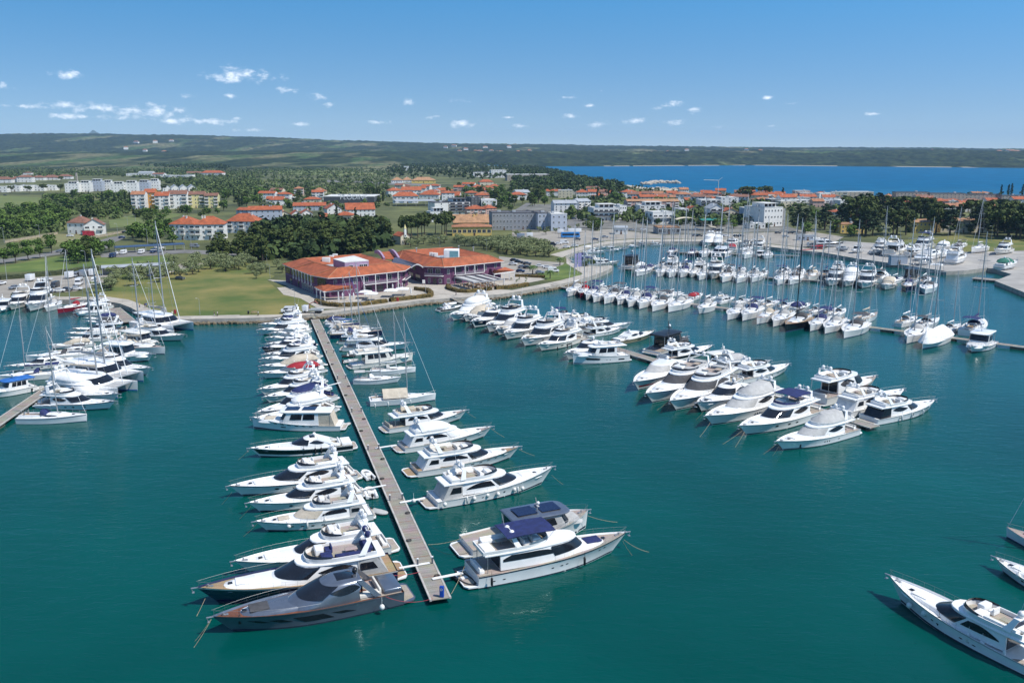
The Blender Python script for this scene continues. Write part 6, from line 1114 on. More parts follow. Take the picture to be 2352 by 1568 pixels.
def house(label, cx, cy, w, d, h, rz, kind='hip', rh=2.0, wall='w', roof='o', st=2, nc=4, nside=2, bal=0, chim=1, cat='house', name='house', group=None, z=LZ, fr=None, ov=.5, win=(1.1, 1.35), trim=None, solar=0, setback=0):
 """cx, cy: the middle of the front wall on the ground; local -y looks at the viewer"""
 root = empty(name, (cx, cy, z), rz); wm = WALL[wall] if isinstance(wall, str) else wall; rm = RF[roof]
 b = M(); hw = w / 2; P4 = [(-hw, 0), (hw, 0), (hw, d), (-hw, d)]; poly_walls(b, P4, -.5, h)
 if kind in ('gable',):
  b.add([(-hw, 0, h), (-hw, d, h), (-hw, d / 2, h + rh)], [(1, 0, 2)]); b.add([(hw, 0, h), (hw, d, h), (hw, d / 2, h + rh)], [(0, 1, 2)])
 if kind == 'front':
  b.add([(-hw, 0, h), (hw, 0, h), (0, 0, h + rh)], [(0, 1, 2)]); b.add([(-hw, d, h), (hw, d, h), (0, d, h + rh)], [(1, 0, 2)])
 if kind == 'flat': b.add([(p[0], p[1], h - .02) for p in P4], [(0, 1, 2, 3)])
 b.build('wall', wm, root, 0)
 r = M(); o = ov
 if kind == 'hip':
  k = min(d / 2, hw * .92); a, c = (-hw + k, d / 2, h + rh), (hw - k, d / 2, h + rh); e = [(-hw - o, -o, h - .05), (hw + o, -o, h - .05), (hw + o, d + o, h - .05), (-hw - o, d + o, h - .05)]
  slab_tri(r, [e[0], e[1], c, a]); slab_tri(r, [e[1], e[2], c]); slab_tri(r, [e[2], e[3], a, c]); slab_tri(r, [e[3], e[0], a])
 elif kind == 'gable':
  sl = rh * o / (d / 2); slab_tri(r, [(-hw - o * .6, -o, h - sl), (hw + o * .6, -o, h - sl), (hw + o * .6, d / 2, h + rh), (-hw - o * .6, d / 2, h + rh)]); slab_tri(r, [(hw + o * .6, d + o, h - sl), (-hw - o * .6, d + o, h - sl), (-hw - o * .6, d / 2, h + rh), (hw + o * .6, d / 2, h + rh)])
 elif kind == 'front':
  sl = rh * o / hw; slab_tri(r, [(0, -o, h + rh), (0, d + o, h + rh), (-hw - o, d + o, h - sl), (-hw - o, -o, h - sl)]); slab_tri(r, [(0, d + o, h + rh), (0, -o, h + rh), (hw + o, -o, h - sl), (hw + o, d + o, h - sl)])
 elif kind == 'shed': slab_tri(r, [(-hw - o, -o, h), (hw + o, -o, h), (hw + o, d + o, h + rh), (-hw - o, d + o, h + rh)])
 elif kind == 'flat':
  t = .25
  for c_, s_ in (((0, t / 2 - .06, h + .12), (w + .12, t, .6)), ((0, d - t / 2 + .06, h + .12), (w + .12, t, .6)), ((-hw + t / 2 - .06, d / 2, h + .12), (t, d - 2 * t + .12, .6)), ((hw - t / 2 + .06, d / 2, h + .12), (t, d - 2 * t + .12, .6))): r.box(c_, s_)
  r.k = 0; r.box((0, d / 2, h + .06), (w - .5, d - .5, .1))
 ro = r.build('roof', [rm] if kind != 'flat' else [rm], root, 0)
 rng = random.Random(int(cx * 7 + cy * 3))
 if kind != 'flat':
  for i in range(chim):
   q = M(); x = rng.uniform(-.55, .55) * hw; y = d * rng.uniform(.35, .65); q.box((x, y, h + rh * .85), (.8, .7, 1.8)); q.box((x, y, h + rh * .85 + .95), (1.0, .9, .15)); q.build('chimney', wm, ro, 0)
 else:
  for i in range(chim): q = M(); q.rbox((rng.uniform(-.6, .6) * hw, d * rng.uniform(.3, .7), h + .8), (rng.uniform(1.5, 3), 1.6, 1.4), .08); q.build('roof_unit', RF['g'], ro, 30)
 for i in range(solar): q = M(); q.box((-hw * .7 + w * .7 * i / max(1, solar - 1), d * .4, h + .55), (w * .5 / max(1, solar), d * .5, .08)); q.build('solar_panel', RF['s'], ro, 0)
 if setback:
  q = M(); q.box((w * .06, d * .55, h + 1.45), (w * .62, d * .6, 2.9)); pn = q.build('penthouse', wm, root, 0); q = M(); q.box((w * .06, d * .50, h + 2.98), (w * .68, d * .72, .2)); q.build('penthouse_roof', rm, pn, 0)
  for i in range(3): window(pn, (w * (.06 + (-.2 + .2 * i)), d * .25 - .02, h + 1.45), 0, w * .15, 2.0, False)
 fr = (w > 3) if fr is None else fr; sh = h / st; ww, wh = win
 for s_ in range(st):
  zc = sh * (s_ + .5) + .1; hh = min(wh, sh * .6)
  for i in range(nc):
   x = -hw + w * (i + .5) / nc
   if bal and (i % 2 == (0 if bal == 1 else i % 2)) and s_ > 0:
    bw = w / nc * .92; q = M(); q.box((x, -.6, sh * s_ + .05), (bw, 1.2, .16)); bo = q.build('balcony', BALC, root, 0)
    q = M(); q.box((x, -1.14, sh * s_ + .62), (bw, .07, 1.0)); q.box((x - bw / 2 + .04, -.55, sh * s_ + .62), (.07, 1.08, 1.0)); q.box((x + bw / 2 - .04, -.55, sh * s_ + .62), (.07, 1.08, 1.0)); q.build('parapet', trim or BALC, bo, 0)
    window(root, (x, 0, sh * s_ + 1.25), 0, bw * .75, 2.0, fr)
   else: window(root, (x, 0, zc), 0, min(ww, w / nc * .75), hh, fr)
  for i in range(nside):
   y = d * (i + .5) / nside
   window(root, (hw, y, zc), PI / 2, min(ww, d / nside * .6), hh, fr); window(root, (-hw, y, zc), -PI / 2, min(ww, d / nside * .6), hh, fr)
 q = M(); q.box((-hw + w * (.5 if nc % 2 else .5 + .5 / nc), -.05, 1.05), (1.1, .12, 2.1)); q.build('door', SHUT, root, 0)
 tag(root, label, cat, group); return root
def bld(reg, xl, xr, yb, ye, yaw, depth, label, **k):
 a, b2 = Z(reg, (xl + xr) / 2, yb); p = G(a, b2, LZ); s = PXSCALE(p) * ORG[reg][2]; w = (xr - xl) * s; h = max(2.6, (yb - ye) * s * .98)
 rhp = k.pop('rhp', None); rh = k.pop('rh', None)
 if rhp: rh = max(1.0, rhp * s * 1.05)
 return house(label, p.x, p.y, w, depth, h, R(yaw), rh=rh if rh else max(1.2, min(3.2, depth * .2)), **k)
def bsafe(*a, **k): return bld(*a, **k)
def hotel():
 ORG['J'] = (637, 551.25, .140625); ORG['K'] = (882, 551.25, .140625); ze, zr = LZ + 7.6, LZ + 10.6
 root = empty('hotel', GZ('K', 100, 700, LZ)); tag(root, 'two winged purple hotel with orange tiled roofs on the quay', 'hotel'); o0 = root.location.copy()
 def g(r, x, y, z): return GZ(r, x, y, z) - o0
 def outw(p, c, d): u = Vector((p.x - c.x, p.y - c.y, 0)).normalized() * d; return p + u
 white = mat('white_fascia', (.72, .70, .68), .7, var=.08)
 def wing(E, Rg, back, faces, ww, well, names):
  e = [g(*q, ze) for q in E]; r = [g(*q, zr) for q in Rg]; c = sum(r, Vector()) / len(r)
  for i, d in back: p = outw(r[i], c, d); p.z = ze - o0.z; e.append(p)
  roof = M()
  for fe, fr in faces: slab_tri(roof, [e[i] for i in fe] + [r[i] for i in fr], .12)
  inn = [p.lerp(c, .42) - Vector((0, 0, 2.2)) for p in r]; n = len(r)
  for i in range(n): slab_tri(roof, [r[i], inn[i], inn[(i + 1) % n], r[(i + 1) % n]][::-1], .1)
  ro = roof.build(names[0], TILE, root, 0)
  fl = M(); fl.add(inn, [tuple(range(n))]); fl.build('roof_well', RF['g'], ro, 0)
  fs = M(); k = len(e)
  for i in range(k):
   a, b2 = e[i], e[(i + 1) % k]; d = (b2 - a).normalized(); nrm = Vector((d.y, -d.x, 0)) * .08
   fs.add([a + nrm - Vector((0, 0, .26)), b2 + nrm - Vector((0, 0, .26)), b2 + nrm + Vector((0, 0, .02)), a + nrm + Vector((0, 0, .02))], [(0, 1, 2, 3)])
  fs.build('fascia', white, ro, 0)
  rl = M()
  for fe, fr in faces:
   if fe and fr: rl.tube([e[fe[-1]] + Vector((0, 0, .04)), r[fr[0]] + Vector((0, 0, .06))], .16, 4)
  for i in range(n): rl.tube([r[i], r[(i + 1) % n]], .14, 4)
  rl.build('ridge_tiles', TILE2, ro, 0)
  wl = [outw(p, c, -1.5) for p in e]; b = M(); poly_walls(b, wl, LZ - .3 - o0.z, ze - .05 - o0.z); b.build(names[1], PURP, root, 0)
  return e, r, wl, c
 eL, rL, wL, cL = wing([('J', 80, 392), ('J', 250, 462), ('J', 560, 578), ('J', 820, 622), ('J', 1100, 606), ('J', 2085, 500), ('J', 2185, 432)], [('J', 430, 297), ('J', 612, 366), ('J', 985, 455), ('J', 1270, 425), ('J', 1865, 372), ('J', 1375, 228)], [(5, 8), (0, 8)],
      [((0, 1), (1, 0)), ((1, 2), (2, 1)), ((2, 3), (2,)), ((3, 4), (3, 2)), ((4, 5), (4, 3)), ((5, 6), (4,)), ((6, 7), (5, 4)), ((7, 8), (0, 5)), ((8, 0), (0,))], 1.5, 1, ('roof', 'wall'))
 eR, rR, wR, cR = wing([('K', 240, 306), ('K', 640, 428), ('K', 975, 440), ('K', 1110, 433), ('K', 1965, 345)], [('K', 310, 168), ('K', 945, 300), ('K', 1185, 288), ('K', 1690, 240), ('K', 1120, 116)], [(4, 9), (0, 8)],
      [((0, 1), (1, 0)), ((1, 2), (1,)), ((2, 3), (2, 1)), ((3, 4), (3, 2)), ((4, 5), (4, 3)), ((5, 6), (0, 4)), ((6, 0), (0,))], 1.5, 1, ('roof', 'wall'))
 # plant room and air handling units in the left wing's roof well
 zt = LZ + 12.2; q = [g('J', 1100, 372, zt), g('J', 1492, 342, zt), g('J', 1250, 262, zt), g('J', 912, 318, zt)]; b = M(); b.loft([[p - Vector((0, 0, 4.2)) for p in q], q], True); pr = b.build('plant_room', PURPL, root, 0)
 b = M(); b.loft([[p for p in q], [p + Vector((0, 0, .25)) for p in q]], True, False, True); b.build('plant_room_roof', RF['w'], pr, 0)
 d = q[1] - q[0]; rz = math.atan2(d.y, d.x)
 for f in (.25, .68, .85): window(pr, q[0].lerp(q[1], f) - Vector((0, 0, 1.7)), rz, 1.7, 1.3)
 for x, y, w in ((800, 375, 3.2), (890, 340, 2.0), (945, 315, 2.0)): b = M(); p = g('J', x, y, LZ + 8.6); b.rbox((p.x, p.y, p.z + 1.2), (w, 1.8, 2.2), .1); b.build('air_conditioner', RF['w'], root, 30)
 for x, y, w in ((770, 265, 1.6), (810, 270, 1.6), (850, 275, 1.6)): b = M(); p = g('K', x, y, LZ + 8.8); b.rbox((p.x, p.y, p.z + .9), (w, 1.2, 1.6), .1); b.build('air_conditioner', RF['w'], root, 30)
 zt = LZ + 12.4; b = M(); p = g('K', 1100, 290, LZ + 8.7); b.rbox((p.x, p.y + 2, p.z + 1.8), (6.5, 5.5, 3.4), .2); ps = b.build('roof_pavilion', W_CANV, root, 30)
 b = M(); b.box((p.x + 1.2, p.y - .78, p.z + 1.7), (3.8, .05, 2.6)); b.build('pavilion_glass', mat('turquoise_glass', (.16, .36, .40), .15, var=.15, vs=1), ps, 0)
 for x, y in ((530, 195), (1220, 160), (1460, 180)): b = M(); p = g('K', x, y, LZ + 10.3); b.tube([p, p + Vector((0, 0, 1.6))], .22, 7); b.rbox((p.x, p.y, p.z + 1.7), (.8, .8, .3), .08); b.build('roof_vent', RF['g'], root, 30)
 # arched link between the wings
 a0, a1, b0, b1 = eL[6], eR[1], g('J', 1870, 350, zr), g('K', 225, 300, zr); rows = []
 for f0, f1 in ((a0, a1), (b0, b1)): rows.append([f0.lerp(f1, i / 8) + Vector((0, 0, 1.3 * math.sin(PI * i / 8) - .3)) for i in range(9)])
 b = M(); b.loft(rows, False); b.loft([[p - Vector((0, 0, .25)) for p in r] for r in rows], False); lk = b.build('link_roof', mat('blue_grey_roof_glass', (.07, .08, .12), .2, var=.2), root, 50)
 b = M(); b.loft([[p + Vector((0, -.1, .12)) for p in rows[0]], [p + Vector((0, -.1, -.45)) for p in rows[0]]], False); b.build('fascia', white, lk, 0)
 for r_, xs in (('J', ((1600, 185), (1745, 305))), ('J', ((1830, 170), (1985, 300)))):
  p, q2 = g(r_, *xs[0], zr + .4), g(r_, *xs[1], zr - 1.0); b = M(); pts = [p.lerp(q2, i / 6) + Vector((0, 0, 1.2 * math.sin(PI * i / 6))) for i in range(7)]
  b.loft([[t + Vector((-.4, 0, -1)), t + Vector((.4, 0, -1)), t + Vector((.4, 0, .5)), t + Vector((-.4, 0, .5))] for t in pts], True, True, True); b.build('curved_parapet', PURPL, root, 0)
 b = M(); slab_tri(b, [g('J', 1750, 310, zr - 1.5), g('J', 1980, 310, zr - 1.5), g('J', 1830, 185, zr + .5), g('J', 1620, 200, zr + .5)]); b.build('roof', TILE, root, 0)
 # dark passage wall at the back of the link
 b = M(); p, q2 = wL[6] + Vector((3, 14, 0)), wR[1] + Vector((-3, 14, 0)); b.add([Vector((p.x, p.y, LZ - o0.z)), Vector((q2.x, q2.y, LZ - o0.z)), Vector((q2.x, q2.y, 8)), Vector((p.x, p.y, 8))], [(0, 1, 2, 3)]); b.build('wall', PURP, root, 0)
 # facades
 gz = LZ - o0.z
 def facade(A, B, items, ):
  d = Vector((B.x - A.x, B.y - A.y, 0)); L = d.length; rz = math.atan2(d.y, d.x); u = d / L; n = Vector((u.y, -u.x, 0))
  for it in items:
   kd, f0, f1, z0, z1 = it[:5]; p = A + d * ((f0 + f1) / 2); p = Vector((p.x, p.y, gz + (z0 + z1) / 2)); w = L * (f1 - f0)
   if kd == 'win': window(root, p, rz, w, z1 - z0, w < 2.4)
   elif kd == 'dark': window(root, p, rz, w, z1 - z0, False)
   elif kd == 'bal':
    b = M(); b.box((0, -.75, -.12), (w, 1.5, .24)); bo = b.build('balcony', white, root, 0); bo.location = (p.x, p.y, gz + z0); bo.rotation_euler = (0, 0, rz)
    b = M(); b.box((0, -1.42, .55), (w, .04, .8)); b.tube([(-w / 2, -1.42, 1.0), (w / 2, -1.42, 1.0)], .05, 4); b.build('glass_railing', mat('smoked_glass', (.20, .16, .20), .15, var=.1), bo, 0)
   elif kd == 'par': b = M(); b.box((0, -.8, .5), (w, 1.6, 1.0)); b.box((0, -.8, 1.06), (w + .1, 1.7, .12)); bo = b.build('balcony', PURP, root, 0); bo.location = (p.x, p.y, gz + z0); bo.rotation_euler = (0, 0, rz)
   elif kd == 'col':
    for i in range(it[5]):
     f = f0 + (f1 - f0) * i / max(1, it[5] - 1); c = A + d * f + n * 1.35; b = M(); b.box((0, 0, (z0 + z1) / 2), (.26, .26, z1 - z0)); b.box((0, 0, z1 - .1), (.36, .36, .2)); b.box((0, 0, z0 + .4), (.34, .34, .8)); co = b.build('column', white, root, 0); co.location = (c.x, c.y, gz); co.rotation_euler = (0, 0, rz)
   elif kd == 'string': b = M(); b.box((0, -.06, 0), (w, .14, .12)); bo = b.build('string_course', PURPL, root, 0); bo.location = (p.x, p.y, gz + z0); bo.rotation_euler = (0, 0, rz)
 facade(wL[4], wL[5], [('win', .14, .18, 4.4, 6.6), ('bal', .30, .90, 3.9, 4), ('win', .33, .40, 4.2, 6.6), ('win', .53, .60, 4.2, 6.6), ('win', .74, .82, 4.2, 6.6), ('col', .29, .90, 4, 7.5, 4), ('col', .29, .90, 0, 3.7, 4), ('dark', .31, .46, .3, 3.0), ('dark', .55, .66, .3, 2.8), ('dark', .74, .80, .3, 2.6), ('win', .92, .97, 4.3, 6.3), ('win', .91, .97, .6, 2.6), ('win', .16, .20, .8, 2.6)])
 facade(wL[3], wL[4], [('win', .3, .5, 4.3, 6.5), ('par', .35, .95, 3.8, 4)])
 facade(wL[5], wL[6], [('win', .25, .5, 4.2, 6.4), ('bal', .05, .95, 3.8, 4), ('dark', .25, .5, .3, 2.6)])
 facade(wL[1], wL[2], [('dark', .02 + .162 * i, .15 + .162 * i, 4.4, 7.1) for i in range(6)] + [('col', .0, 1, 3.6, 7.5, 7), ('string', 0, 1, 3.7, 3.8)] + [('win', .30 + .11 * i, .37 + .11 * i, .4, 3.0) for i in range(6)] + [('dark', .06, .14, .4, 2.6)])
 facade(wL[0], wL[1], [('dark', .1, .45, 4.4, 7.1), ('dark', .55, .9, 4.4, 7.1), ('string', 0, 1, 3.7, 3.8), ('win', .4, .6, .6, 2.6)])
 facade(wL[2], wL[3], [('dark', .2, .8, 4.3, 6.9), ('string', 0, 1, 3.7, 3.8)])
 facade(wR[1], wR[2], [('win', .15, .40, 4.2, 6.5), ('win', .56, .80, 4.2, 6.5), ('bal', .02, .98, 3.8, 4), ('win', .15, .26, .5, 2.6), ('dark', .40, .60, .2, 2.6), ('win', .72, .88, .7, 2.6)])
 facade(wR[2], wR[3], [('win', .4, .7, 4.3, 6.4), ('win', .35, .75, .6, 2.6)])
 facade(wR[3], wR[4], [('bal', .04, .61, 3.9, 4), ('dark', .05, .19, 4.2, 6.8), ('win', .24, .33, 4.2, 6.7), ('win', .43, .51, 4.2, 6.7), ('col', .03, .61, 4, 7.5, 4), ('win', .65, .70, 4.5, 6.2), ('win', .86, .91, 4.4, 6.5), ('par', .76, .99, 3.8, 4), ('dark', .08, .2, .3, 2.8), ('dark', .3, .5, .3, 2.8), ('dark', .56, .7, .3, 2.8)])
 facade(wR[0], wR[1], [('dark', .3, .5, .4, 3), ('dark', .6, .8, .4, 3), ('win', .5, .6, 4.4, 6.2)])
 # tiled porches
 for E, inn, cols in (([('J', 603, 762), ('J', 752, 838), ('J', 1225, 792)], [('J', 720, 705), ('J', 920, 735), ('J', 1225, 745)], [(632, 800), (697, 840), (765, 870), (990, 850)]), ([('K', 1770, 520), ('K', 1800, 548), ('K', 2150, 500)], [('K', 1800, 478), ('K', 1840, 492), ('K', 1975, 440)], [(1800, 575), (1965, 560), (2132, 535), (2046, 530)])):
  ez, iz = LZ + 3.7, LZ + 5.2; e = [g(*q, ez) for q in E]; i_ = [g(*q, iz) for q in inn]; b = M(); slab_tri(b, [e[0], e[1], i_[1], i_[0]], .14); slab_tri(b, [e[1], e[2], i_[2], i_[1]], .14); po = b.build('porch_roof', TILE, root, 0)
  b = M()
  for j in (0, 1): b.add([e[j] - Vector((0, .1, .45)), e[j + 1] - Vector((0, .1, .45)), e[j + 1] - Vector((0, .1, -.02)), e[j] - Vector((0, .1, -.02))], [(0, 1, 2, 3)])
  b.build('fascia', white, po, 0)
  for x, y in cols: p = g(E[0][0], x, y, LZ + 3.4); b = M(); b.box((0, 0, 1.7), (.36, .36, 3.4)); b.box((0, 0, .5), (.5, .5, 1.0)); c = b.build('column', white, root, 0); c.location = (p.x, p.y + .6, gz)
hotel()
def pergola():
 z = LZ + 3.3; q = [GZ('K', 1150, 612, z), GZ('K', 1462, 697, z), GZ('K', 1948, 642, z), GZ('K', 1665, 566, z)]; o = q[0].copy(); o.z = LZ; root = empty('pergola', o); gm = mat('grey_pergola_metal', (.33, .33, .35), .6, var=.08)
 P = [p - o for p in q]
 def beam(a, b, s=.28): m = M(); u = (b - a).normalized(); w = Vector((-u.y, u.x, 0)) * s / 2; m.loft([[p - w - Vector((0, 0, .2)), p + w - Vector((0, 0, .2)), p + w + Vector((0, 0, .2)), p - w + Vector((0, 0, .2))] for p in (a, b)], True, True, True); m.build('beam', gm, root, 0)
 for i in range(4): beam(P[i], P[(i + 1) % 4])
 for f in (.33, .66): beam(P[0].lerp(P[3], f), P[1].lerp(P[2], f), .2)
 for f0, f1 in ((0.02, .22), (.34, .5), (.66, .80), (.92, .99)):
  m = M(); a, b, c, d = P[0].lerp(P[3], f0), P[0].lerp(P[3], f1), P[1].lerp(P[2], f1), P[1].lerp(P[2], f0)
  slab_tri(m, [p + Vector((0, 0, .32)) for p in (a, d, c, b)], .06); m.build('retractable_awning', C_GREY, root, 0)
 for i in range(4):
  for f in (0, .5): p = P[i].lerp(P[(i + 1) % 4], f); m = M(); m.box((p.x, p.y, 1.65), (.22, .22, 3.3)); m.build('post', gm, root, 0)
 tag(root, 'grey metal pergola over the hotel dining terrace', 'pergola')
 WD = mat('orange_teak_furniture', (.36, .17, .07), .7, var=.25, vs=2); ch = None; tb = None; rng = random.Random(5); n = 0
 for i in range(4):
  for j in range(5):
   c = P[0].lerp(P[1], .14 + .24 * i).lerp(P[3].lerp(P[2], .14 + .24 * i), .10 + .2 * j) + o; c.z = LZ + .1
   if tb is None: m = M(); m.rbox((0, 0, .74), (1.0, 1.0, .06), .02); m.box((0, 0, .38), (.12, .12, .7)); m.box((0, 0, .03), (.5, .5, .05)); tb = m.build('terrace_table', WD, None, 30); t = tb
   else: t = tb.copy(); COL.objects.link(t)
   t.location = c; tag(t, 'small square wooden table under the grey pergola', 'table', 'tables under the pergola')
   for k in range(3):
    a = k * 2.1 + rng.random()
    if ch is None:
     m = M(); m.rbox((0, 0, .44), (.48, .48, .08), .03); m.rbox((-.22, 0, .70), (.06, .48, .45), .02)
     for x in (-.2, .2):
      for y in (-.2, .2): m.box((x, y, .2), (.05, .05, .4))
     ch = m.build('terrace_chair', WD, None, 30); s = ch
    else: s = ch.copy(); COL.objects.link(s)
    s.location = c + Vector((.8 * math.cos(a), .8 * math.sin(a), 0)); s.rotation_euler = (0, 0, a + PI); tag(s, 'wooden dining chair under the grey pergola', 'chair', 'chairs under the pergola')
pergola()
def parasol_open(p, w, label):
 r = empty('parasol', p); m = M(); m.tube([(0, 0, 0), (0, 0, 2.9)], .05, 5); m.box((0, 0, .06), (.8, .8, .12)); m.build('pole', W_GEL, r, 0); m = M()
 k = w / 2; m.loft([[(-k, -k, 2.35), (k, -k, 2.35), (k, k, 2.35), (-k, k, 2.35)], [(-k, -k, 2.5), (k, -k, 2.5), (k, k, 2.5), (-k, k, 2.5)], [(-.1, -.1, 3.15), (.1, -.1, 3.15), (.1, .1, 3.15), (-.1, .1, 3.15)]], True, False, True); m.build('canopy', W_CANV, r, 0); tag(r, label, 'parasol', 'white parasols on the hotel terrace')
for x, y, w, l in ((1440, 905, 4.5, 'first'), (1540, 935, 4.5, 'second'), (1860, 880, 5, 'third'), (2040, 855, 5, 'fourth')): parasol_open(GZ('J', x, y + 45, LZ + .1), w, 'open white square parasol on the hotel terrace, %s from left' % l)
for i, (x, y) in enumerate(((1068, 985), (1185, 1000), (1247, 985), (1885, 830), (2035, 800), (2182, 900))):
 r = empty('closed_parasol', GZ('J', x, y, LZ + .1)); m = M(); m.tube([(0, 0, 0), (0, 0, 1.0)], .05, 5); m.build('pole', W_GEL, r, 0); m = M(); m.loft([[(q * math.cos(a), q * math.sin(a), z) for a in [2 * PI * k / 8 for k in range(8)]] for z, q in ((.7, .26), (1.4, .22), (2.2, .30), (3.0, .04))], True, True, True); m.build('folded_canopy', W_CANV, r, 60); tag(r, 'folded white parasol on the hotel terrace, %s from left' % ordw(i + 1), 'parasol', 'folded parasols on the hotel terrace')
HEDGE = mat('hedge_leaf', (.075, .075, .018), .9, var=.5, vs=1.2, det=5, col2=(.20, .13, .035))
def leafquads(rng, n, fpos, s0, s1):
 """n random leaf faces; fpos() returns centre and outward direction"""
 V = np.empty((n, 4, 3))
 for i in range(n):
  c, o = fpos(); nr = Vector((rng.gauss(0, .6) + o[0], rng.gauss(0, .6) + o[1], rng.gauss(0, .5) + o[2] + .2)).normalized(); u = nr.orthogonal().normalized(); w = nr.cross(u); a = rng.random() * PI; u, w = u * math.cos(a) + w * math.sin(a), w * math.cos(a) - u * math.sin(a); s = rng.uniform(s0, s1)
  V[i] = [c + u * s, c + w * s * .7, c - u * s, c - w * s * .7]
 return V
def add_quads(b, V): n = len(V); b.add([tuple(p) for p in V.reshape(-1, 3)], [(4 * i, 4 * i + 1, 4 * i + 2, 4 * i + 3) for i in range(n)])
def hedge(rp, w, h, label, m=HEDGE):
 pts = [GZ(r, x, y, LZ) for r, x, y in rp]; b = M(); rng = random.Random(len(label)); o = pts[0].copy(); P = [p - o for p in pts]; rings = []
 Q = []
 for i in range(len(P) - 1):
  for k in range(5): Q.append(P[i].lerp(P[i + 1], k / 5))
 Q.append(P[-1])
 for i, p in enumerate(Q):
  d = (Q[min(i + 1, len(Q) - 1)] - Q[max(0, i - 1)]).normalized(); n = Vector((-d.y, d.x, 0)); hh = h * rng.uniform(.9, 1.08); ww = w * rng.uniform(.9, 1.1) / 2
  rings.append([p - n * ww, p - n * ww * .95 + Vector((0, 0, hh * .8)), p + Vector((0, 0, hh)), p + n * ww * .95 + Vector((0, 0, hh * .8)), p + n * ww])
 b.loft(rings, False)
 def fp():
  r = rng.choice(rings); q = rng.choice(rings); j = rng.randrange(4); f = rng.random(); i = rng.randrange(len(rings) - 1); g_ = rng.random(); a = Vector(rings[i][j]).lerp(rings[i][j + 1], f); c = Vector(rings[i + 1][j]).lerp(rings[i + 1][j + 1], f); return a.lerp(c, g_), (0, 0, .5)
 add_quads(b, leafquads(rng, 60 * len(P), fp, .2, .4)); ob = b.build('hedge', m, None, 0); ob.location = o; tag(ob, label, 'hedge', 'clipped hedges')
hedge(ln('J', 640, 1020, 800, 1070, 1000, 1090, 1400, 1070, 1780, 1020), 2.0, 1.5, 'long brown green hedge in front of the hotel left wing')
hedge(ln('J', 1840, 1010, 2050, 985, 2352, 950) + ln('K', 760, 930, 770, 880, 700, 840, 510, 815), 1.8, 1.5, 'curved hedge beside the hotel ramp')
hedge(ln('K', 1045, 770, 1060, 805, 1200, 850, 1350, 860, 1620, 835), 2.0, 1.4, 'clipped hedge in front of the pergola'); hedge(ln('K', 1650, 830, 1740, 815), 1.8, 1.4, 'short hedge block right of the terrace gate'); hedge(ln('K', 1820, 810, 2000, 790, 2352, 745), 1.8, 1.4, 'hedge along promenade right of the pergola'); hedge(ln('K', 2140, 600, 2352, 605) + ln('C', 985, 5), 1.6, 1.3, 'hedge behind the small palms')
hedge(ln('R1', 0, 1395, 300, 1370, 640, 1335, 930, 1300), 3.0, 2.2, 'long dark hedge behind the car park trailers', mat('dark_hedge_leaf', (.03, .05, .018), .9, var=.4, vs=1, col2=(.07, .08, .03)))
H = bsafe
H('R1', 620, 785, 975, 868, -6, 13, 'white villa with brown hip roof and arched windows', kind='hip', rhp=55, wall='w', roof='b', st=2, nc=3); H('R1', 785, 950, 985, 885, 18, 11, 'white villa wing with gable and corner balcony', kind='front', rhp=50, wall='w', roof='b', st=2, nc=3, bal=1)
H('R1', 1560, 1800, 1028, 880, -8, 14, 'white three storey apartments with orange roof, left half', kind='hip', rhp=62, wall='w', roof='o', st=3, nc=5, bal=1, cat='apartments', chim=2); H('R1', 1800, 2060, 1028, 882, 10, 14, 'white three storey apartments with orange roof, right half', kind='hip', rhp=65, wall='w', roof='o', st=3, nc=5, bal=1, cat='apartments', chim=2); H('R1', 2080, 2360, 965, 855, -8, 13, 'white apartments with orange roof behind the pines', kind='hip', rhp=65, wall='w', roof='o', st=3, nc=5, bal=1, cat='apartments', chim=3)
for xl, xr, yb, ye, wl, rf, lab, rp in ((1215, 1335, 745, 608, 'w', 'f', 'white stepped flats at the left end of the coloured row', 25), (1335, 1432, 735, 590, 'o', 'o', 'ochre flats in the coloured row', 28), (1432, 1555, 748, 620, 'w', 'o', 'white flats with orange gable in the coloured row', 30), (1555, 1720, 742, 605, 'w', 'b', 'white and dark red balconied flats in the coloured row', 30), (1720, 1885, 735, 608, 'Y', 'b', 'yellow flats in the coloured row', 24), (1885, 2005, 737, 620, 'Y', 'b', 'pale yellow flats at the right end of the row', 20)):
 H('R1', xl, xr, yb, ye, 12, 16, lab, kind='gable', rhp=rp, wall=wl, roof=rf, st=4, nc=3, bal=1, cat='flats', group='coloured row of flats')
for i, (xl, xr, yb, ye) in enumerate(((605, 720, 592, 512), (720, 830, 588, 505), (830, 940, 580, 490), (940, 1030, 572, 500), (1022, 1140, 594, 515), (1140, 1260, 592, 505), (1260, 1370, 580, 500), (1370, 1462, 572, 488))): H('R1', xl, xr, yb, ye, 14, 18, 'white flat roofed block, %s from left in the terrace row' % ordw(i + 1), kind='flat', wall=('w', 'w', 'b', 'w', 'w', 'w', 'b', 'w')[i], roof='w', st=3, nc=4, cat='flats', group='white flat roofed flats', setback=1)
for i in range(4): H('R1', 1500 + 78 * i, 1572 + 78 * i, 582, 548, 25, 22, 'white shed with grey ridged roof, %s from left' % ordw(i + 1), kind='front', rhp=26, wall='w', roof='g', st=1, nc=2, cat='shed', group='ridged white sheds', chim=0, name='shed')
for i, (xl, xr, yb, ye, rp) in enumerate(((-60, 100, 505, 472, 22), (100, 165, 500, 465, 18), (160, 290, 500, 452, 20), (290, 400, 482, 455, 18), (400, 530, 478, 455, 22), (530, 650, 470, 445, 18), (215, 285, 440, 412, 8))): H('R1', xl, xr, yb, ye, 8, 16, 'terrace block with dark brown roof, %s from left' % ordw(i + 1), kind='hip', rhp=rp, wall='w', roof='b', st=2, nc=4, cat='flats', group='brown roofed terrace blocks', fr=False)
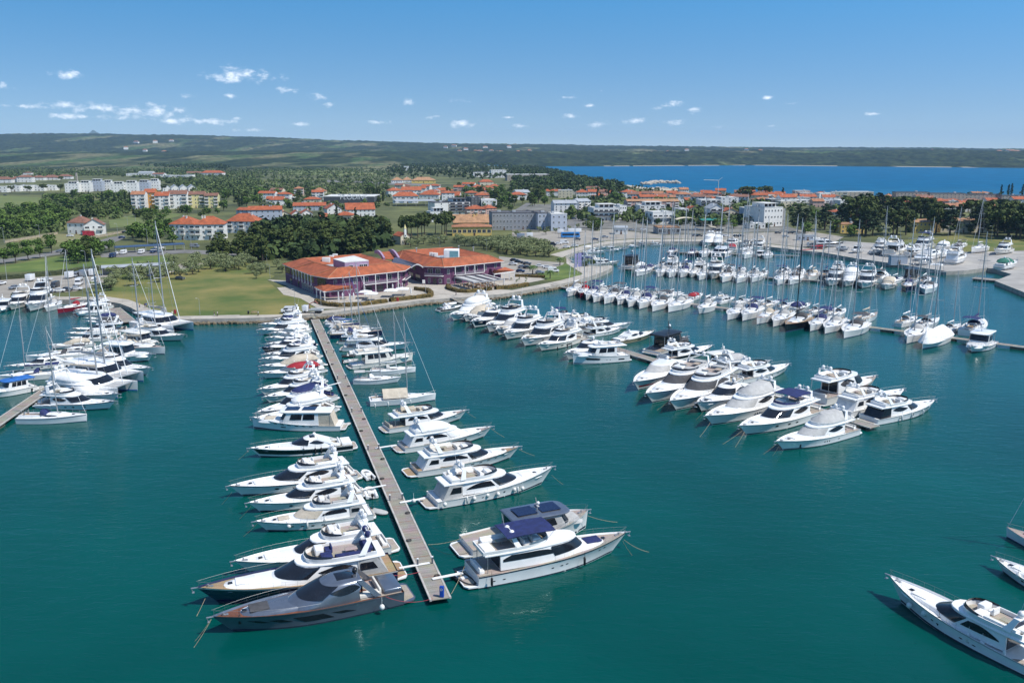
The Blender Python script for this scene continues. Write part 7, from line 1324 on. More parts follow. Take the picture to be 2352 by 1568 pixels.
for i, (xl, xr, yb, ye) in enumerate(((-80, 60, 592, 540), (60, 180, 585, 535), (180, 290, 582, 530), (290, 400, 580, 535), (400, 510, 575, 530))): H('R1', xl, xr, yb, ye, 8, 14, 'low white terrace house, %s from left behind the meadow' % ordw(i + 1), kind='flat', wall='w', roof='w', st=2, nc=4, group='low white terrace houses', fr=False)
o = bld('R1', 697, 710, 488, 412, 0, 3, 'thin tan chimney tower behind white flats', kind='flat', wall='t', roof='d', st=1, nc=1, nside=0, cat='tower', name='tower', chim=0)
for i, (xl, xr, yb, ye, k, wl, rf) in enumerate(((1160, 1280, 440, 420, 'flat', 'w', 'w'), (1270, 1400, 440, 412, 'gable', 'w', 'g'), (1400, 1500, 452, 425, 'gable', 'w', 'b'), (1505, 1560, 455, 435, 'flat', 'b', 'w'), (1560, 1620, 457, 437, 'flat', 'w', 'w'), (1620, 1690, 458, 438, 'flat', 'b', 'w'), (1690, 1765, 458, 432, 'flat', 'w', 'g'))): H('R1', xl, xr, yb, ye, 5, 25, 'white depot building, %s from left beyond the flats' % ordw(i + 1), kind=k, rhp=12, wall=wl, roof=rf, st=1, nc=4, cat='depot', group='white depot buildings', chim=0, fr=False)
H('R1', 1840, 2045, 438, 412, -5, 20, 'long white house with orange roof beyond the flats', kind='hip', rhp=20, wall='w', roof='o', st=1, nc=6, fr=False); H('R1', 1715, 1840, 430, 412, 6, 14, 'brown roofed shed left of the orange roof', kind='gable', rhp=12, wall='c', roof='b', st=1, nc=3, fr=False)
for i, (x, y, w) in enumerate(((500, 242, 80), (585, 244, 75), (640, 246, 45), (835, 262, 70), (915, 258, 70), (975, 270, 60), (1040, 272, 55), (1100, 280, 60), (1150, 262, 50), (1190, 276, 60), (1280, 275, 60), (1340, 270, 60), (1450, 268, 60), (1520, 270, 60), (1700, 278, 65))): H('R1', x, x + w, y, y - 17, (i * 7) % 20 - 10, 22, 'distant orange roofed house, %s from left at the wood edge' % ordw(i + 1), kind='gable', rhp=12, wall='wcw'[i % 3], roof='ofo'[i % 3] if i != 14 else 'w', st=2, nc=3, group='distant houses by the wood', chim=0, fr=False)
H('R1', 2160, 2380, 800, 752, -15, 12, 'blue grey house with orange roof left of the pines', kind='gable', rhp=18, wall='b', roof='o', st=2, nc=5)
# long shed behind the car park and the dark canopy
def canopy(name, reg, a, b, depth, h, m, label, posts=6, cat='canopy', pm=None):
 p, q = GZ(reg, *a, LZ), GZ(reg, *b, LZ); d = q - p; L = d.length; r = empty(name, p, math.atan2(d.y, d.x)); k = M(); slab_tri(k, [(0, 0, h), (L, 0, h), (L, depth, h + .5), (0, depth, h + .5)], .25); k.build('roof', m, r, 0)
 for i in range(posts):
  for y in (.3, depth - .3): k = M(); k.box((.4 + (L - .8) * i / (posts - 1), y, h / 2), (.2, .2, h)); k.build('post', pm or RF['g'], r, 0)
 return tag(r, label, cat), L
cn, L = canopy('boat_shed', 'R1', (935, 1360), (1610, 1325), 6, 3.6, RF['g'], 'long low shed with flat grey roof, white closed half at right', 9, 'shed'); k = M(); k.box((L * .78, 3.2, 1.7), (L * .42, 5.6, 3.4)); k.build('wall', WALL['w'], cn, 0); k = M(); k.box((L * .3, 5.8, 1.7), (L * .58, .15, 3.4)); k.build('wall', WALL['t'], cn, 0)
canopy('solar_carport', 'R1', (1060, 1155), (1705, 1120), 5, 3.2, RF['s'], 'long dark solar carport above the parked vans', 8, 'carport')
rb = empty('billboard', GZ('R1', 815, 1005, LZ), R(8)); k = M(); k.box((0, 0, 2.6), (7.0, .2, 3.2)); k.build('panel', mat('red_poster', (.42, .03, .05), .6, var=.35, vs=.5), rb, 0)
for x in (-2.5, 2.5): k = M(); k.box((x, .15, 1.2), (.2, .2, 2.4)); k.build('post', RF['g'], rb, 0)
tag(rb, 'red billboard in front of the white villa', 'billboard')
rb = empty('billboard', GZ('R2', 272, 690, LZ), R(-8)); k = M(); k.box((0, 0, 3.6), (6.2, .2, 4.0)); k.build('panel', mat('magenta_poster', (.62, .01, .30), .6, var=.3, vs=.4), rb, 0); k = M(); k.box((0, .2, .9), (.4, .3, 1.8)); k.build('post', RF['g'], rb, 0); tag(rb, 'magenta billboard near the dark supermarket', 'billboard')
# walls of the villa yard
for a, b2, lab in (((45, 1055), (530, 975), 'long pale stone boundary wall left of the white villa'), ((640, 1055), (1165, 955), 'pale stone boundary wall right of the white villa')):
 p, q = GZ('R1', *a, LZ), GZ('R1', *b2, LZ); d = q - p; k = M(); k.box((d.length / 2, 0, .6), (d.length, .4, 1.4)); k.box((d.length / 2, 0, 1.35), (d.length + .1, .55, .12)); o = k.build('boundary_wall', WALL['s'], None, 0); o.location = p; o.rotation_euler = (0, 0, math.atan2(d.y, d.x)); tag(o, lab, 'wall', 'villa boundary walls')
# --- R2
H('R2', -60, 240, 868, 748, 14, 13, 'long blue grey terrace with orange roof and white chimneys', kind='gable', rhp=28, wall='b', roof='o', st=3, nc=6, chim=3); H('R2', 195, 330, 862, 795, 24, 12, 'cream house with orange roof beside the blue grey terrace', kind='front', rhp=32, wall='c', roof='o', st=2, nc=3); H('R2', 330, 420, 850, 788, 20, 12, 'white gabled house with orange roof, second of the cluster', kind='front', rhp=30, wall='w', roof='o', st=2, nc=2); H('R2', 420, 520, 838, 778, 18, 12, 'white gabled house with orange roof, third of the cluster', kind='front', rhp=28, wall='w', roof='o', st=2, nc=3)
H('R2', 345, 640, 760, 712, 10, 15, 'long pale row with orange roof behind the cluster', kind='gable', rhp=24, wall='b', roof='o', st=2, nc=7, chim=4); H('R2', 655, 790, 802, 738, 22, 15, 'white house with orange roof and tall grey base', kind='front', rhp=40, wall='w', roof='o', st=2, nc=3); H('R2', 830, 1095, 812, 745, 14, 18, 'white building with big orange roof above the grove', kind='gable', rhp=50, wall='w', roof='o', st=2, nc=7, chim=0)
H('R2', 580, 700, 862, 812, 10, 11, 'orange roofed house among the pines, left one', kind='hip', rhp=26, wall='c', roof='o', st=1, nc=3); H('R2', 725, 880, 850, 800, -8, 11, 'orange roofed house among the pines, right one', kind='hip', rhp=28, wall='c', roof='o', st=1, nc=3)
o = H('R2', 622, 1085, 692, 630, 0, 45, 'dark flat roofed supermarket with white lettering', kind='flat', wall='G', roof='w', st=1, nc=1, nside=0, cat='supermarket', name='supermarket', win=(.5, .5), chim=3)
tcu = bpy.data.curves.new('lettering', 'FONT'); tcu.body = 'PLODINE'; tcu.size = 7.2; tcu.extrude = .06; tcu.align_x = 'LEFT'; tcu.materials.append(W_GEL); to = text_mesh(tcu, o); to.rotation_euler = (PI / 2, 0, 0); to.location = (-9.5, -.12, 4.0)
H('R2', 520, 640, 606, 580, 6, 14, 'brown orange house with hip roof before the white sheds', kind='hip', rhp=28, wall='c', roof='f', st=1, nc=3)
H('R2', 1218, 1345, 632, 575, 20, 13, 'white house with orange roof behind the filling station', kind='hip', rhp=26, wall='w', roof='o', st=2, nc=4); H('R2', 1340, 1520, 625, 570, 8, 14, 'white long house with orange gable behind the filling station', kind='gable', rhp=28, wall='w', roof='o', st=2, nc=5, bal=1); H('R2', 1258, 1490, 692, 625, 6, 14, 'white house with wide orange roof left of the black block', kind='hip', rhp=36, wall='w', roof='o', st=2, nc=6, bal=1); H('R2', 1500, 1680, 655, 612, -5, 12, 'low white house with orange roof beside the black block', kind='hip', rhp=28, wall='w', roof='o', st=1, nc=5); H('R2', 1690, 1870, 640, 625, -8, 14, 'white gabled roof above the black block', kind='gable', rhp=32, wall='w', roof='o', st=1, nc=4); H('R2', 1635, 1815, 600, 575, 5, 14, 'single storey orange roofed house amid trees', kind='hip', rhp=24, wall='c', roof='o', st=1, nc=4)
canopy('filling_station', 'R2', (1285, 720), (1655, 715), 22, 5.0, RF['g'], 'grey filling station canopy left of the black block', 5, 'filling station')
for i, (xl, xr, yb, ye, wl) in enumerate(((1245, 1345, 506, 480, 'w'), (1345, 1430, 503, 478, 'w'), (1430, 1650, 508, 480, 'y'))): H('R2', xl, xr, yb, ye, 6, 22, 'roadside restaurant with tan hip roof, %s from left' % ordw(i + 1), kind='hip', rhp=26, wall=wl, roof='t', st=1, nc=5, cat='restaurant', group='roadside restaurants', name='restaurant', fr=False)
H('R2', 1640, 1770, 800, 685, 24, 18, 'white tall end of the modern black and white block', kind='flat', wall='w', roof='d', st=4, nc=1, cat='flats', nside=2); H('R2', 1770, 1975, 792, 680, 24, 20, 'modern white and black block with glass balconies', kind='flat', wall='w', roof='d', st=4, nc=3, bal=2, cat='flats', trim=WALL['G'], setback=1); H('R2', 1975, 2070, 720, 640, 20, 20, 'dark grey box behind the modern block', kind='flat', wall='G', roof='d', st=3, nc=3, cat='flats'); H('R2', 2070, 2215, 720, 662, 10, 22, 'white flat roofed hall with red sign', kind='flat', wall='w', roof='w', st=2, nc=4, cat='hall')
H('R2', 1935, 2110, 805, 742, 10, 13, 'pink house with orange hip roof beside the yellow restaurant', kind='hip', rhp=28, wall='p', roof='o', st=2, nc=5, bal=1); H('R2', 2110, 2215, 800, 735, 25, 12, 'pink house extension with orange roof', kind='hip', rhp=26, wall='p', roof='o', st=3, nc=3)
H('R2', 1805, 2165, 990, 905, 4, 14, 'yellow restaurant ground floor with striped awning', kind='hip', rhp=18, wall='y', roof='f', st=1, nc=8, cat='restaurant', name='restaurant', chim=0, win=(2.2, 2)); o = H('R2', 1815, 2140, 955, 862, 6, 11, 'yellow upper house of the restaurant with tan roof', kind='gable', rhp=62, wall='y', roof='t', st=2, nc=6, bal=1, cat='restaurant', chim=3)
o = H('R2', 1600, 1755, 862, 770, 20, 12, 'white modern house at the grove edge', kind='flat', wall='w', roof='w', st=2, nc=3, setback=1)
H('R2', 2170, 2360, 938, 778, 8, 20, 'long grey commercial block, left section', kind='flat', wall='g', roof='d', st=3, nc=6, cat='office block', group='grey commercial block'); H('R3', -30, 235, 932, 780, 6, 20, 'long grey commercial block, middle section', kind='flat', wall='g', roof='d', st=3, nc=7, cat='office block', group='grey commercial block'); H('R3', 235, 352, 938, 782, 12, 20, 'light grey section of the commercial block', kind='flat', wall='b', roof='d', st=3, nc=3, cat='office block', group='grey commercial block'); H('R3', 355, 508, 945, 790, 14, 18, 'grey corner block with red and white shop band', kind='flat', wall='b', roof='w', st=3, nc=3, cat='office block', setback=0)
for i, (xl, xr, yb, ye, rp) in enumerate(((2055, 2185, 525, 495, 20), (1995, 2090, 588, 545, 24), (2090, 2195, 600, 552, 22), (2150, 2245, 558, 535, 18))): H('R2', xl, xr, yb, ye, 14, 14, 'cream house with orange roof on the wooded slope, %s listed upward' % ordw(i + 1) if False else 'cream house with orange roof in the wood, %s of its cluster' % ordw(i + 1), kind='hip', rhp=rp, wall='c', roof='o', st=2, nc=3, group='cluster in the wood')
H('R2', 1996, 2160, 452, 405, 10, 30, 'white hotel complex in the wood, left wing', kind='flat', wall='w', roof='d', st=3, nc=6, cat='hotel complex', fr=False); H('R2', 2160, 2300, 458, 388, 8, 30, 'white hotel complex in the wood, tall part', kind='flat', wall='w', roof='w', st=4, nc=6, cat='hotel complex', fr=False); H('R3', -45, 345, 486, 428, 6, 40, 'long tan hall of the hotel complex in the wood', kind='flat', wall='t', roof='w', st=2, nc=10, cat='hotel complex', fr=False); H('R3', 0, 130, 430, 402, 4, 30, 'white upper floor of the hotel complex', kind='flat', wall='w', roof='w', st=2, nc=6, cat='hotel complex', fr=False)
o = H('R2', 1358, 1402, 392, 352, 0, 10, 'distant white water tower at the wood edge', kind='flat', wall='w', roof='w', st=1, nc=1, nside=0, cat='tower', name='tower', chim=0)
# chapel
c = empty('chapel', GZ('R2', 1372, 1072, LZ), R(32)); k = M(); poly_walls(k, [(-2.9, 0), (2.9, 0), (2.9, 10), (-2.9, 10)], -.3, 5.2); k.add([(-2.9, 0, 5.2), (2.9, 0, 5.2), (0, 0, 7.0)], [(0, 1, 2)]); k.add([(-2.9, 10, 5.2), (2.9, 10, 5.2), (0, 10, 7.0)], [(1, 0, 2)]); k.build('wall', WALL['c'], c, 0)
k = M(); slab_tri(k, [(0, -.3, 7.15), (0, 10.3, 7.15), (-3.3, 10.3, 5.05), (-3.3, -.3, 5.05)]); slab_tri(k, [(0, 10.3, 7.15), (0, -.3, 7.15), (3.3, -.3, 5.05), (3.3, 10.3, 5.05)]); k.build('roof', TILE, c, 0)
k = M(); k.box((0, -.1, 6.8), (1.3, 1.0, 5.2)); bt = k.build('bell_gable', WALL['w'], c, 0); k = M(); k.loft([[(-.75, -.7, 9.4), (.75, -.7, 9.4), (.75, .5, 9.4), (-.75, .5, 9.4)], [(0, -.1, 12.2)] * 4], True); k.build('spire', WALL['Y'], bt, 0)
k = M(); k.box((0, -.04, 1.3), (1.2, .14, 2.6)); k.build('door', SHUT, c, 0)
for x in (-1.9, 1.9): window(c, (x, 0, 2.2), 0, .6, 1.3)
window(c, (0, -.62, 5.4), 0, .6, .8, False); tag(c, 'small cream chapel with white bell gable beside the pines', 'chapel')
# --- R3
H('R3', 385, 600, 785, 690, 8, 16, 'white four storey block with pale metal roof, front part', kind='gable', rhp=24, wall='w', roof='g', st=4, nc=5, cat='flats'); H('R3', 600, 735, 770, 672, 28, 14, 'white four storey block with balconies, right part', kind='gable', rhp=22, wall='w', roof='g', st=4, nc=4, bal=1, cat='flats')
H('R3', 40, 170, 640, 590, 20, 16, 'white house with pale roof behind the tall pine', kind='gable', rhp=20, wall='w', roof='g', st=2, nc=3); H('R3', -20, 135, 660, 612, 6, 14, 'white house with orange roof left of the tall pine', kind='hip', rhp=22, wall='w', roof='o', st=2, nc=4)
H('R3', 745, 985, 852, 735, 10, 18, 'modern white block with dark glass corners', kind='flat', wall='w', roof='w', st=3, nc=5, bal=2, cat='flats', trim=WALL['G'], setback=1); H('R3', 985, 1055, 835, 715, 16, 20, 'modern white block wing in shade', kind='flat', wall='w', roof='w', st=3, nc=3, cat='flats')
H('R3', 1055, 1250, 778, 670, 6, 14, 'pink apartment block with tan roof, left half', kind='gable', rhp=14, wall='p', roof='t', st=4, nc=5, bal=1, cat='flats'); H('R3', 1250, 1535, 765, 672, 4, 14, 'pink apartment block with tan roof, right half', kind='gable', rhp=18, wall='p', roof='t', st=4, nc=7, bal=1, cat='flats', chim=3)
H('R3', 1170, 1410, 806, 712, 8, 16, 'modern white flat block with flat roof terrace', kind='flat', wall='w', roof='w', st=3, nc=5, bal=1, cat='flats', setback=1); H('R3', 1282, 1495, 882, 772, 16, 14, 'low modern white villa with big shaded windows', kind='flat', wall='w', roof='w', st=2, nc=4, bal=2, cat='villa', name='villa', win=(2.6, 2.0))
H('R3', 1525, 1622, 828, 745, 6, 14, 'modern black and white villa beside the gabled house', kind='flat', wall='w', roof='w', st=3, nc=3, bal=2, cat='villa', name='villa', trim=WALL['G']); H('R3', 1622, 1722, 790, 742, 6, 12, 'beige house with orange gable roof', kind='front', rhp=24, wall='c', roof='o', st=2, nc=2)
H('R3', 1730, 1922, 770, 662, 5, 16, 'modern white block with long dark balconies', kind='flat', wall='w', roof='w', st=4, nc=4, bal=2, cat='flats', trim=WALL['G']); H('R3', 1915, 2080, 745, 640, 6, 16, 'tall white block right of the dark balconies', kind='flat', wall='w', roof='w', st=4, nc=3, cat='flats')
H('R3', 1815, 1945, 836, 735, 8, 14, 'white gabled modern house with dark glass front', kind='front', rhp=36, wall='w', roof='g', st=3, nc=2, bal=2, trim=WALL['G']); H('R3', 1942, 2080, 838, 765, 5, 13, 'beige stone house with orange gable', kind='front', rhp=28, wall='c', roof='o', st=2, nc=4)
H('R3', 2155, 2300, 870, 740, 6, 18, 'glass fronted modern block near the parasol pine', kind='flat', wall='b', roof='w', st=3, nc=4, bal=2, cat='flats', trim=GLASS); H('R3', 2290, 2360, 860, 735, 6, 18, 'dark glass block next to the white office', kind='flat', wall='G', roof='d', st=3, nc=3, cat='flats'); H('R3', 2180, 2330, 925, 880, 8, 10, 'low white pavilion in front of the glass block', kind='flat', wall='w', roof='w', st=1, nc=4, cat='pavilion')
for i, (xl, xr, yb, ye, wl, rf, rp) in enumerate(((385, 455, 602, 588, 'c', 'o', 14), (590, 700, 640, 590, 'w', 'o', 24), (700, 785, 640, 585, 'w', 'o', 20), (730, 865, 640, 622, 'c', 'o', 18), (870, 935, 622, 592, 'w', 'o', 18), (1110, 1240, 640, 606, 'c', 'o', 18), (1095, 1260, 655, 632, 'c', 'f', 14), (1255, 1400, 655, 630, 'c', 'o', 16), (1400, 1515, 660, 635, 'c', 'f', 18), (1540, 1690, 672, 626, 'w', 'b', 26), (1590, 1760, 700, 660, 'c', 'o', 18), (1720, 1860, 650, 612, 'w', 'b', 22), (1850, 1960, 660, 630, 'c', 'o', 14), (1910, 2010, 636, 606, 'w', 'o', 16), (2230, 2352, 680, 640, 'c', 'o', 30), (2080, 2150, 640, 615, 'c', 'f', 18))):
 H('R3', xl, xr, yb, ye, (i * 5) % 17 - 8, 13, ('white' if wl == 'w' else 'cream') + ' house with %s roof behind the blocks, %s from left' % ({'o': 'orange', 'f': 'faded', 'b': 'brown'}[rf], ordw(i + 1)), kind='hip' if i % 2 else 'gable', rhp=rp, wall=wl, roof=rf, st=2, nc=4, group='old town houses by the bay')
H('R3', 1340, 1545, 975, 915, 4, 14, 'grey service station shop with green band', kind='flat', wall='g', roof='t', st=1, nc=5, cat='shop', name='shop', win=(2.6, 2.2), chim=0); canopy('filling_station', 'R3', (1740, 910), (1915, 910), 12, 5, mat('green_canopy', (.03, .22, .17), .5, var=.1), 'green edged filling station canopy', 3, 'filling station'); H('R3', 945, 1060, 978, 915, -4, 9, 'green roofed kiosk behind the basin', kind='shed', rh=.6, wall='w', roof='g', st=1, nc=3, cat='kiosk', name='kiosk', chim=0)
r = empty('arched_canopy', GZ('R3', 1510, 945, LZ)); k = M(); k.loft([[(x, y, 5.2 + 4.6 * math.sin(PI * min(1, .15 + x / 26)) ** .8 - x * .10) for x in [28 * i / 12 for i in range(13)]] for y in (0, 9)], False, flip=True); k.loft([[(x, y, 4.9 + 4.6 * math.sin(PI * min(1, .15 + x / 26)) ** .8 - x * .10) for x in [28 * i / 12 for i in range(13)]] for y in (0, 9)], False); k.build('roof', WALL['c'], r, 60)
for x in (2, 14, 25): k = M(); k.box((x, 4, 3), (.4, .4, 6.2)); k.build('post', RF['w'], r, 0)
tag(r, 'arched beige canopy of the service station', 'canopy')
# tower crane
r = empty('tower_crane', GZ('R3', 1888, 690, LZ)); k = M(); k.tube([(0, 0, 0), (0, 0, 24)], .28, 4); k.build('mast', RF['w'], r, 0); k = M(); k.tube([(4, 0, 27), (0, 0, 24), (-16, 0, 24.5)], .2, 4); k.build('jib', RF['w'], r, 0); tag(r, 'pale construction crane among the old houses', 'crane')
# more of the packed old town
def fill_town():
 rg = random.Random(21); spots = []; have = [(o.location.x, o.location.y) for o in SC.objects if o.parent is None and o.type == 'EMPTY' and o.get('category') in ('house', 'flats', 'villa', 'office block', 'restaurant', 'shop', 'hall')]
 for reg, x0, x1, y0, y1, n in (('R3', 380, 1100, 610, 650, 8), ('R3', 1080, 2352, 632, 720, 44), ('R4', 0, 720, 645, 730, 22), ('R4', 1000, 2352, 715, 790, 26), ('R2', 1230, 2100, 560, 690, 16), ('R2', 60, 620, 600, 720, 10)):
  k = 0; t = 0
  while k < n and t < 900:
   t += 1; x, y = rg.uniform(x0, x1), rg.uniform(y0, y1); p = GZ(reg, x, y, LZ)
   if all((p.x - a) ** 2 + (p.y - b) ** 2 > 21 ** 2 for a, b in have): have.append((p.x, p.y)); spots.append(p); k += 1
 for i, p in enumerate(sorted(spots, key=lambda v: v.x / v.y)):
  wl = rg.choice('wwwccp'); rf = rg.choice('ooofbw'); st = rg.choice((2, 2, 3)); k = 'flat' if rf == 'w' else rg.choice(('hip', 'gable', 'gable'))
  house('%s town house with %s roof, %s from left among the packed houses' % ({'w': 'white', 'c': 'cream', 'p': 'pink'}[wl], {'o': 'orange', 'f': 'faded', 'b': 'brown', 'w': 'flat white'}[rf], ordw(i + 1)), p.x, p.y, rg.uniform(11, 19), 11, st * 3.0, rg.uniform(-.3, .3), kind=k, rh=2.2, wall=wl, roof=rf, st=st, nc=rg.choice((3, 4)), nside=2, bal=rg.choice((0, 0, 1)), group='packed town houses')
fill_town()
# --- R4
H('R4', -60, 148, 905, 730, 22, 24, 'white modern office with vertical fins', kind='flat', wall='w', roof='w', st=3, nc=6, cat='office block', setback=1); H('R4', 20, 118, 720, 655, 8, 14, 'dark glass house behind the white office', kind='flat', wall='G', roof='w', st=2, nc=3)
for i, (xl, xr, yb, ye, wl, rf, rp) in enumerate(((45, 160, 650, 632, 'c', 'f', 14), (160, 370, 672, 632, 'c', 'f', 24), (395, 520, 655, 622, 'p', 'f', 22), (520, 580, 660, 640, 'c', 'o', 18), (575, 690, 645, 622, 'w', 'o', 18), (1080, 1170, 655, 632, 'c', 'f', 24), (1310, 1450, 768, 730, 'w', 'o', 24), (1450, 1550, 745, 728, 'c', 'o', 14), (760, 900, 850, 822, 'w', 'o', 30), (1880, 1960, 615, 602, 'c', 'f', 10), (1975, 2055, 615, 602, 'c', 'f', 10), (590, 690, 800, 770, 'w', 'o', 18))):
 H('R4', xl, xr, yb, ye, (i * 7) % 15 - 7, 13, ('white' if wl == 'w' else 'cream' if wl == 'c' else 'pink') + ' house with %s roof by the pines, %s listed from the cypress' % ({'o': 'orange', 'f': 'faded tan'}[rf], ordw(i + 1)), kind='hip' if i % 3 else 'gable', rhp=rp, wall=wl, roof=rf, st=2, nc=4, group='houses behind the boatyard pines')
H('R4', 695, 970, 660, 588, 3, 14, 'grey flat roofed block beside the bay', kind='flat', wall='t', roof='w', st=4, nc=7, cat='flats', chim=0); H('R4', 240, 415, 712, 664, 6, 14, 'white modern house left of the dark pines', kind='flat', wall='w', roof='w', st=2, nc=3, bal=2, name='villa', cat='villa'); H('R4', 475, 655, 722, 668, 6, 14, 'white modern villa with long terrace', kind='flat', wall='w', roof='w', st=2, nc=4, bal=2, name='villa', cat='villa'); H('R4', 655, 828, 735, 668, 10, 14, 'white villa with brick red side', kind='flat', wall='w', roof='w', st=2, nc=3, name='villa', cat='villa')
for i, (xl, xr, yb, ye) in enumerate(((1172, 1470, 712, 592), (1482, 1798, 715, 602), (1804, 2132, 712, 612), (2142, 2420, 720, 622))): H('R4', xl, xr, yb, ye, -3, 12, 'long grey housing slab, %s from left' % ordw(i + 1), kind='flat', wall='t', roof='d', st=5, nc=9, cat='flats', group='grey housing slabs', chim=1)
H('R4', 662, 885, 968, 885, 4, 14, 'ochre yellow boatyard building under the pines', kind='flat', wall='y', roof='t', st=2, nc=5, cat='boatyard building'); H('R4', 1345, 1530, 965, 862, 3, 14, 'yellow building half hidden by pines', kind='gable', rhp=20, wall='y', roof='t', st=2, nc=5); H('R4', 1580, 2010, 960, 850, 2, 12, 'tan arcaded building behind the tall pines', kind='gable', rhp=20, wall='c', roof='t', st=2, nc=9)
H('R4', 1130, 1278, 1252, 1180, -4, 4, 'grey box container on the boatyard quay', kind='flat', wall='b', roof='g', st=1, nc=1, nside=0, cat='container', name='container', chim=0, win=(.6, .6)); H('R4', 272, 420, 1035, 985, -6, 4, 'pale blue workshop cabin on the quay', kind='flat', wall='b', roof='w', st=1, nc=4, cat='cabin', name='cabin', chim=0)
# houses scattered on the hills
rg = random.Random(11); hp = [(x, 346 + rg.uniform(-6, 1)) for x in (330, 352, 370, 395, 412, 430, 1030, 1048, 1060, 1075, 1085, 1096, 1105, 1118, 1130, 1142, 1152, 1170, 1190, 1215, 1490, 1520, 1538, 1560, 1610, 1690, 1720, 2100, 2245, 2265, 2276, 2285, 2296, 2310)]
for i, (x, y) in enumerate(hp):
 dist = rg.uniform(5300, 6800); dx = (x - CX) / FPX * dist / CP; z = hill_z(dx, dist); k = M();
 w, d_, h_ = rg.uniform(22, 45), 18, rg.uniform(10, 16); rt = empty('hill_house', (dx, dist, z - 2), rg.uniform(-.4, .4)); poly_walls(k, [(-w / 2, 0), (w / 2, 0), (w / 2, d_), (-w / 2, d_)], 0, h_); k.build('wall', WALL['w'], rt, 0)
 k = M(); e = [(-w / 2 - 1, -1, h_), (w / 2 + 1, -1, h_), (w / 2 + 1, d_ + 1, h_), (-w / 2 - 1, d_ + 1, h_)]; a, c_ = (-w / 4, d_ / 2, h_ + 5), (w / 4, d_ / 2, h_ + 5); slab_tri(k, [e[0], e[1], c_, a]); slab_tri(k, [e[1], e[2], c_]); slab_tri(k, [e[2], e[3], a, c_]); slab_tri(k, [e[3], e[0], a]); k.build('roof', TILE2, rt, 0)
 tag(rt, 'tiny white house with tiled roof on the hills, %s from left' % ordw(i + 1), 'house', 'houses on the far hills')
# ================================================================ trees
def leafm(n, a, b, v=.8): return mat(n, a, .85, var=.3, vs=v, det=5, col2=b, spec=.15)
LM = {'pine': leafm('pine_needles', (0.034, 0.059, 0.017), (0.119, 0.147, 0.042)), 'umbrella': leafm('umbrella_pine_needles', (0.036, 0.064, 0.020), (0.112, 0.140, 0.042)), 'broad': leafm('broad_leaves', (0.042, 0.095, 0.018), (0.140, 0.217, 0.049)), 'light': leafm('light_leaves', (0.070, 0.126, 0.022), (0.182, 0.266, 0.063)), 'olive': leafm('olive_leaves', (.17, .205, .085), (.27, .31, .155), 1.5), 'cypress': leafm('cypress_leaves', (0.014, 0.036, 0.014), (0.042, 0.077, 0.028)), 'cedar': leafm('cedar_needles', (0.020, 0.042, 0.022), (0.063, 0.095, 0.048)), 'bush': leafm('bush_leaves', (0.042, 0.077, 0.020), (0.119, 0.154, 0.045)), 'round': leafm('round_crown_leaves', (0.049, 0.105, 0.021), (0.140, 0.224, 0.049)), 'brown': leafm('bronze_leaves', (0.070, 0.049, 0.025), (0.140, 0.105, 0.042)), 'palm': leafm('palm_leaves', (0.049, 0.098, 0.028), (0.140, 0.210, 0.070))}
BARK = mat('brown_bark', (.10, .075, .055), .95, var=.35, vs=2)
def lr(rng, cs, n, s0, s1, sq=.8):
 def fp():
  c, r = rng.choice(cs); d = Vector((rng.gauss(0, 1), rng.gauss(0, 1), rng.gauss(0, 1) + .25)).normalized(); q = r * rng.uniform(.55, 1.05); return Vector(c) + Vector((d.x * q, d.y * q, d.z * q * sq)), d
 b = M(); add_quads(b, leafquads(rng, n, fp, s0, s1)); return b
TREES = {}
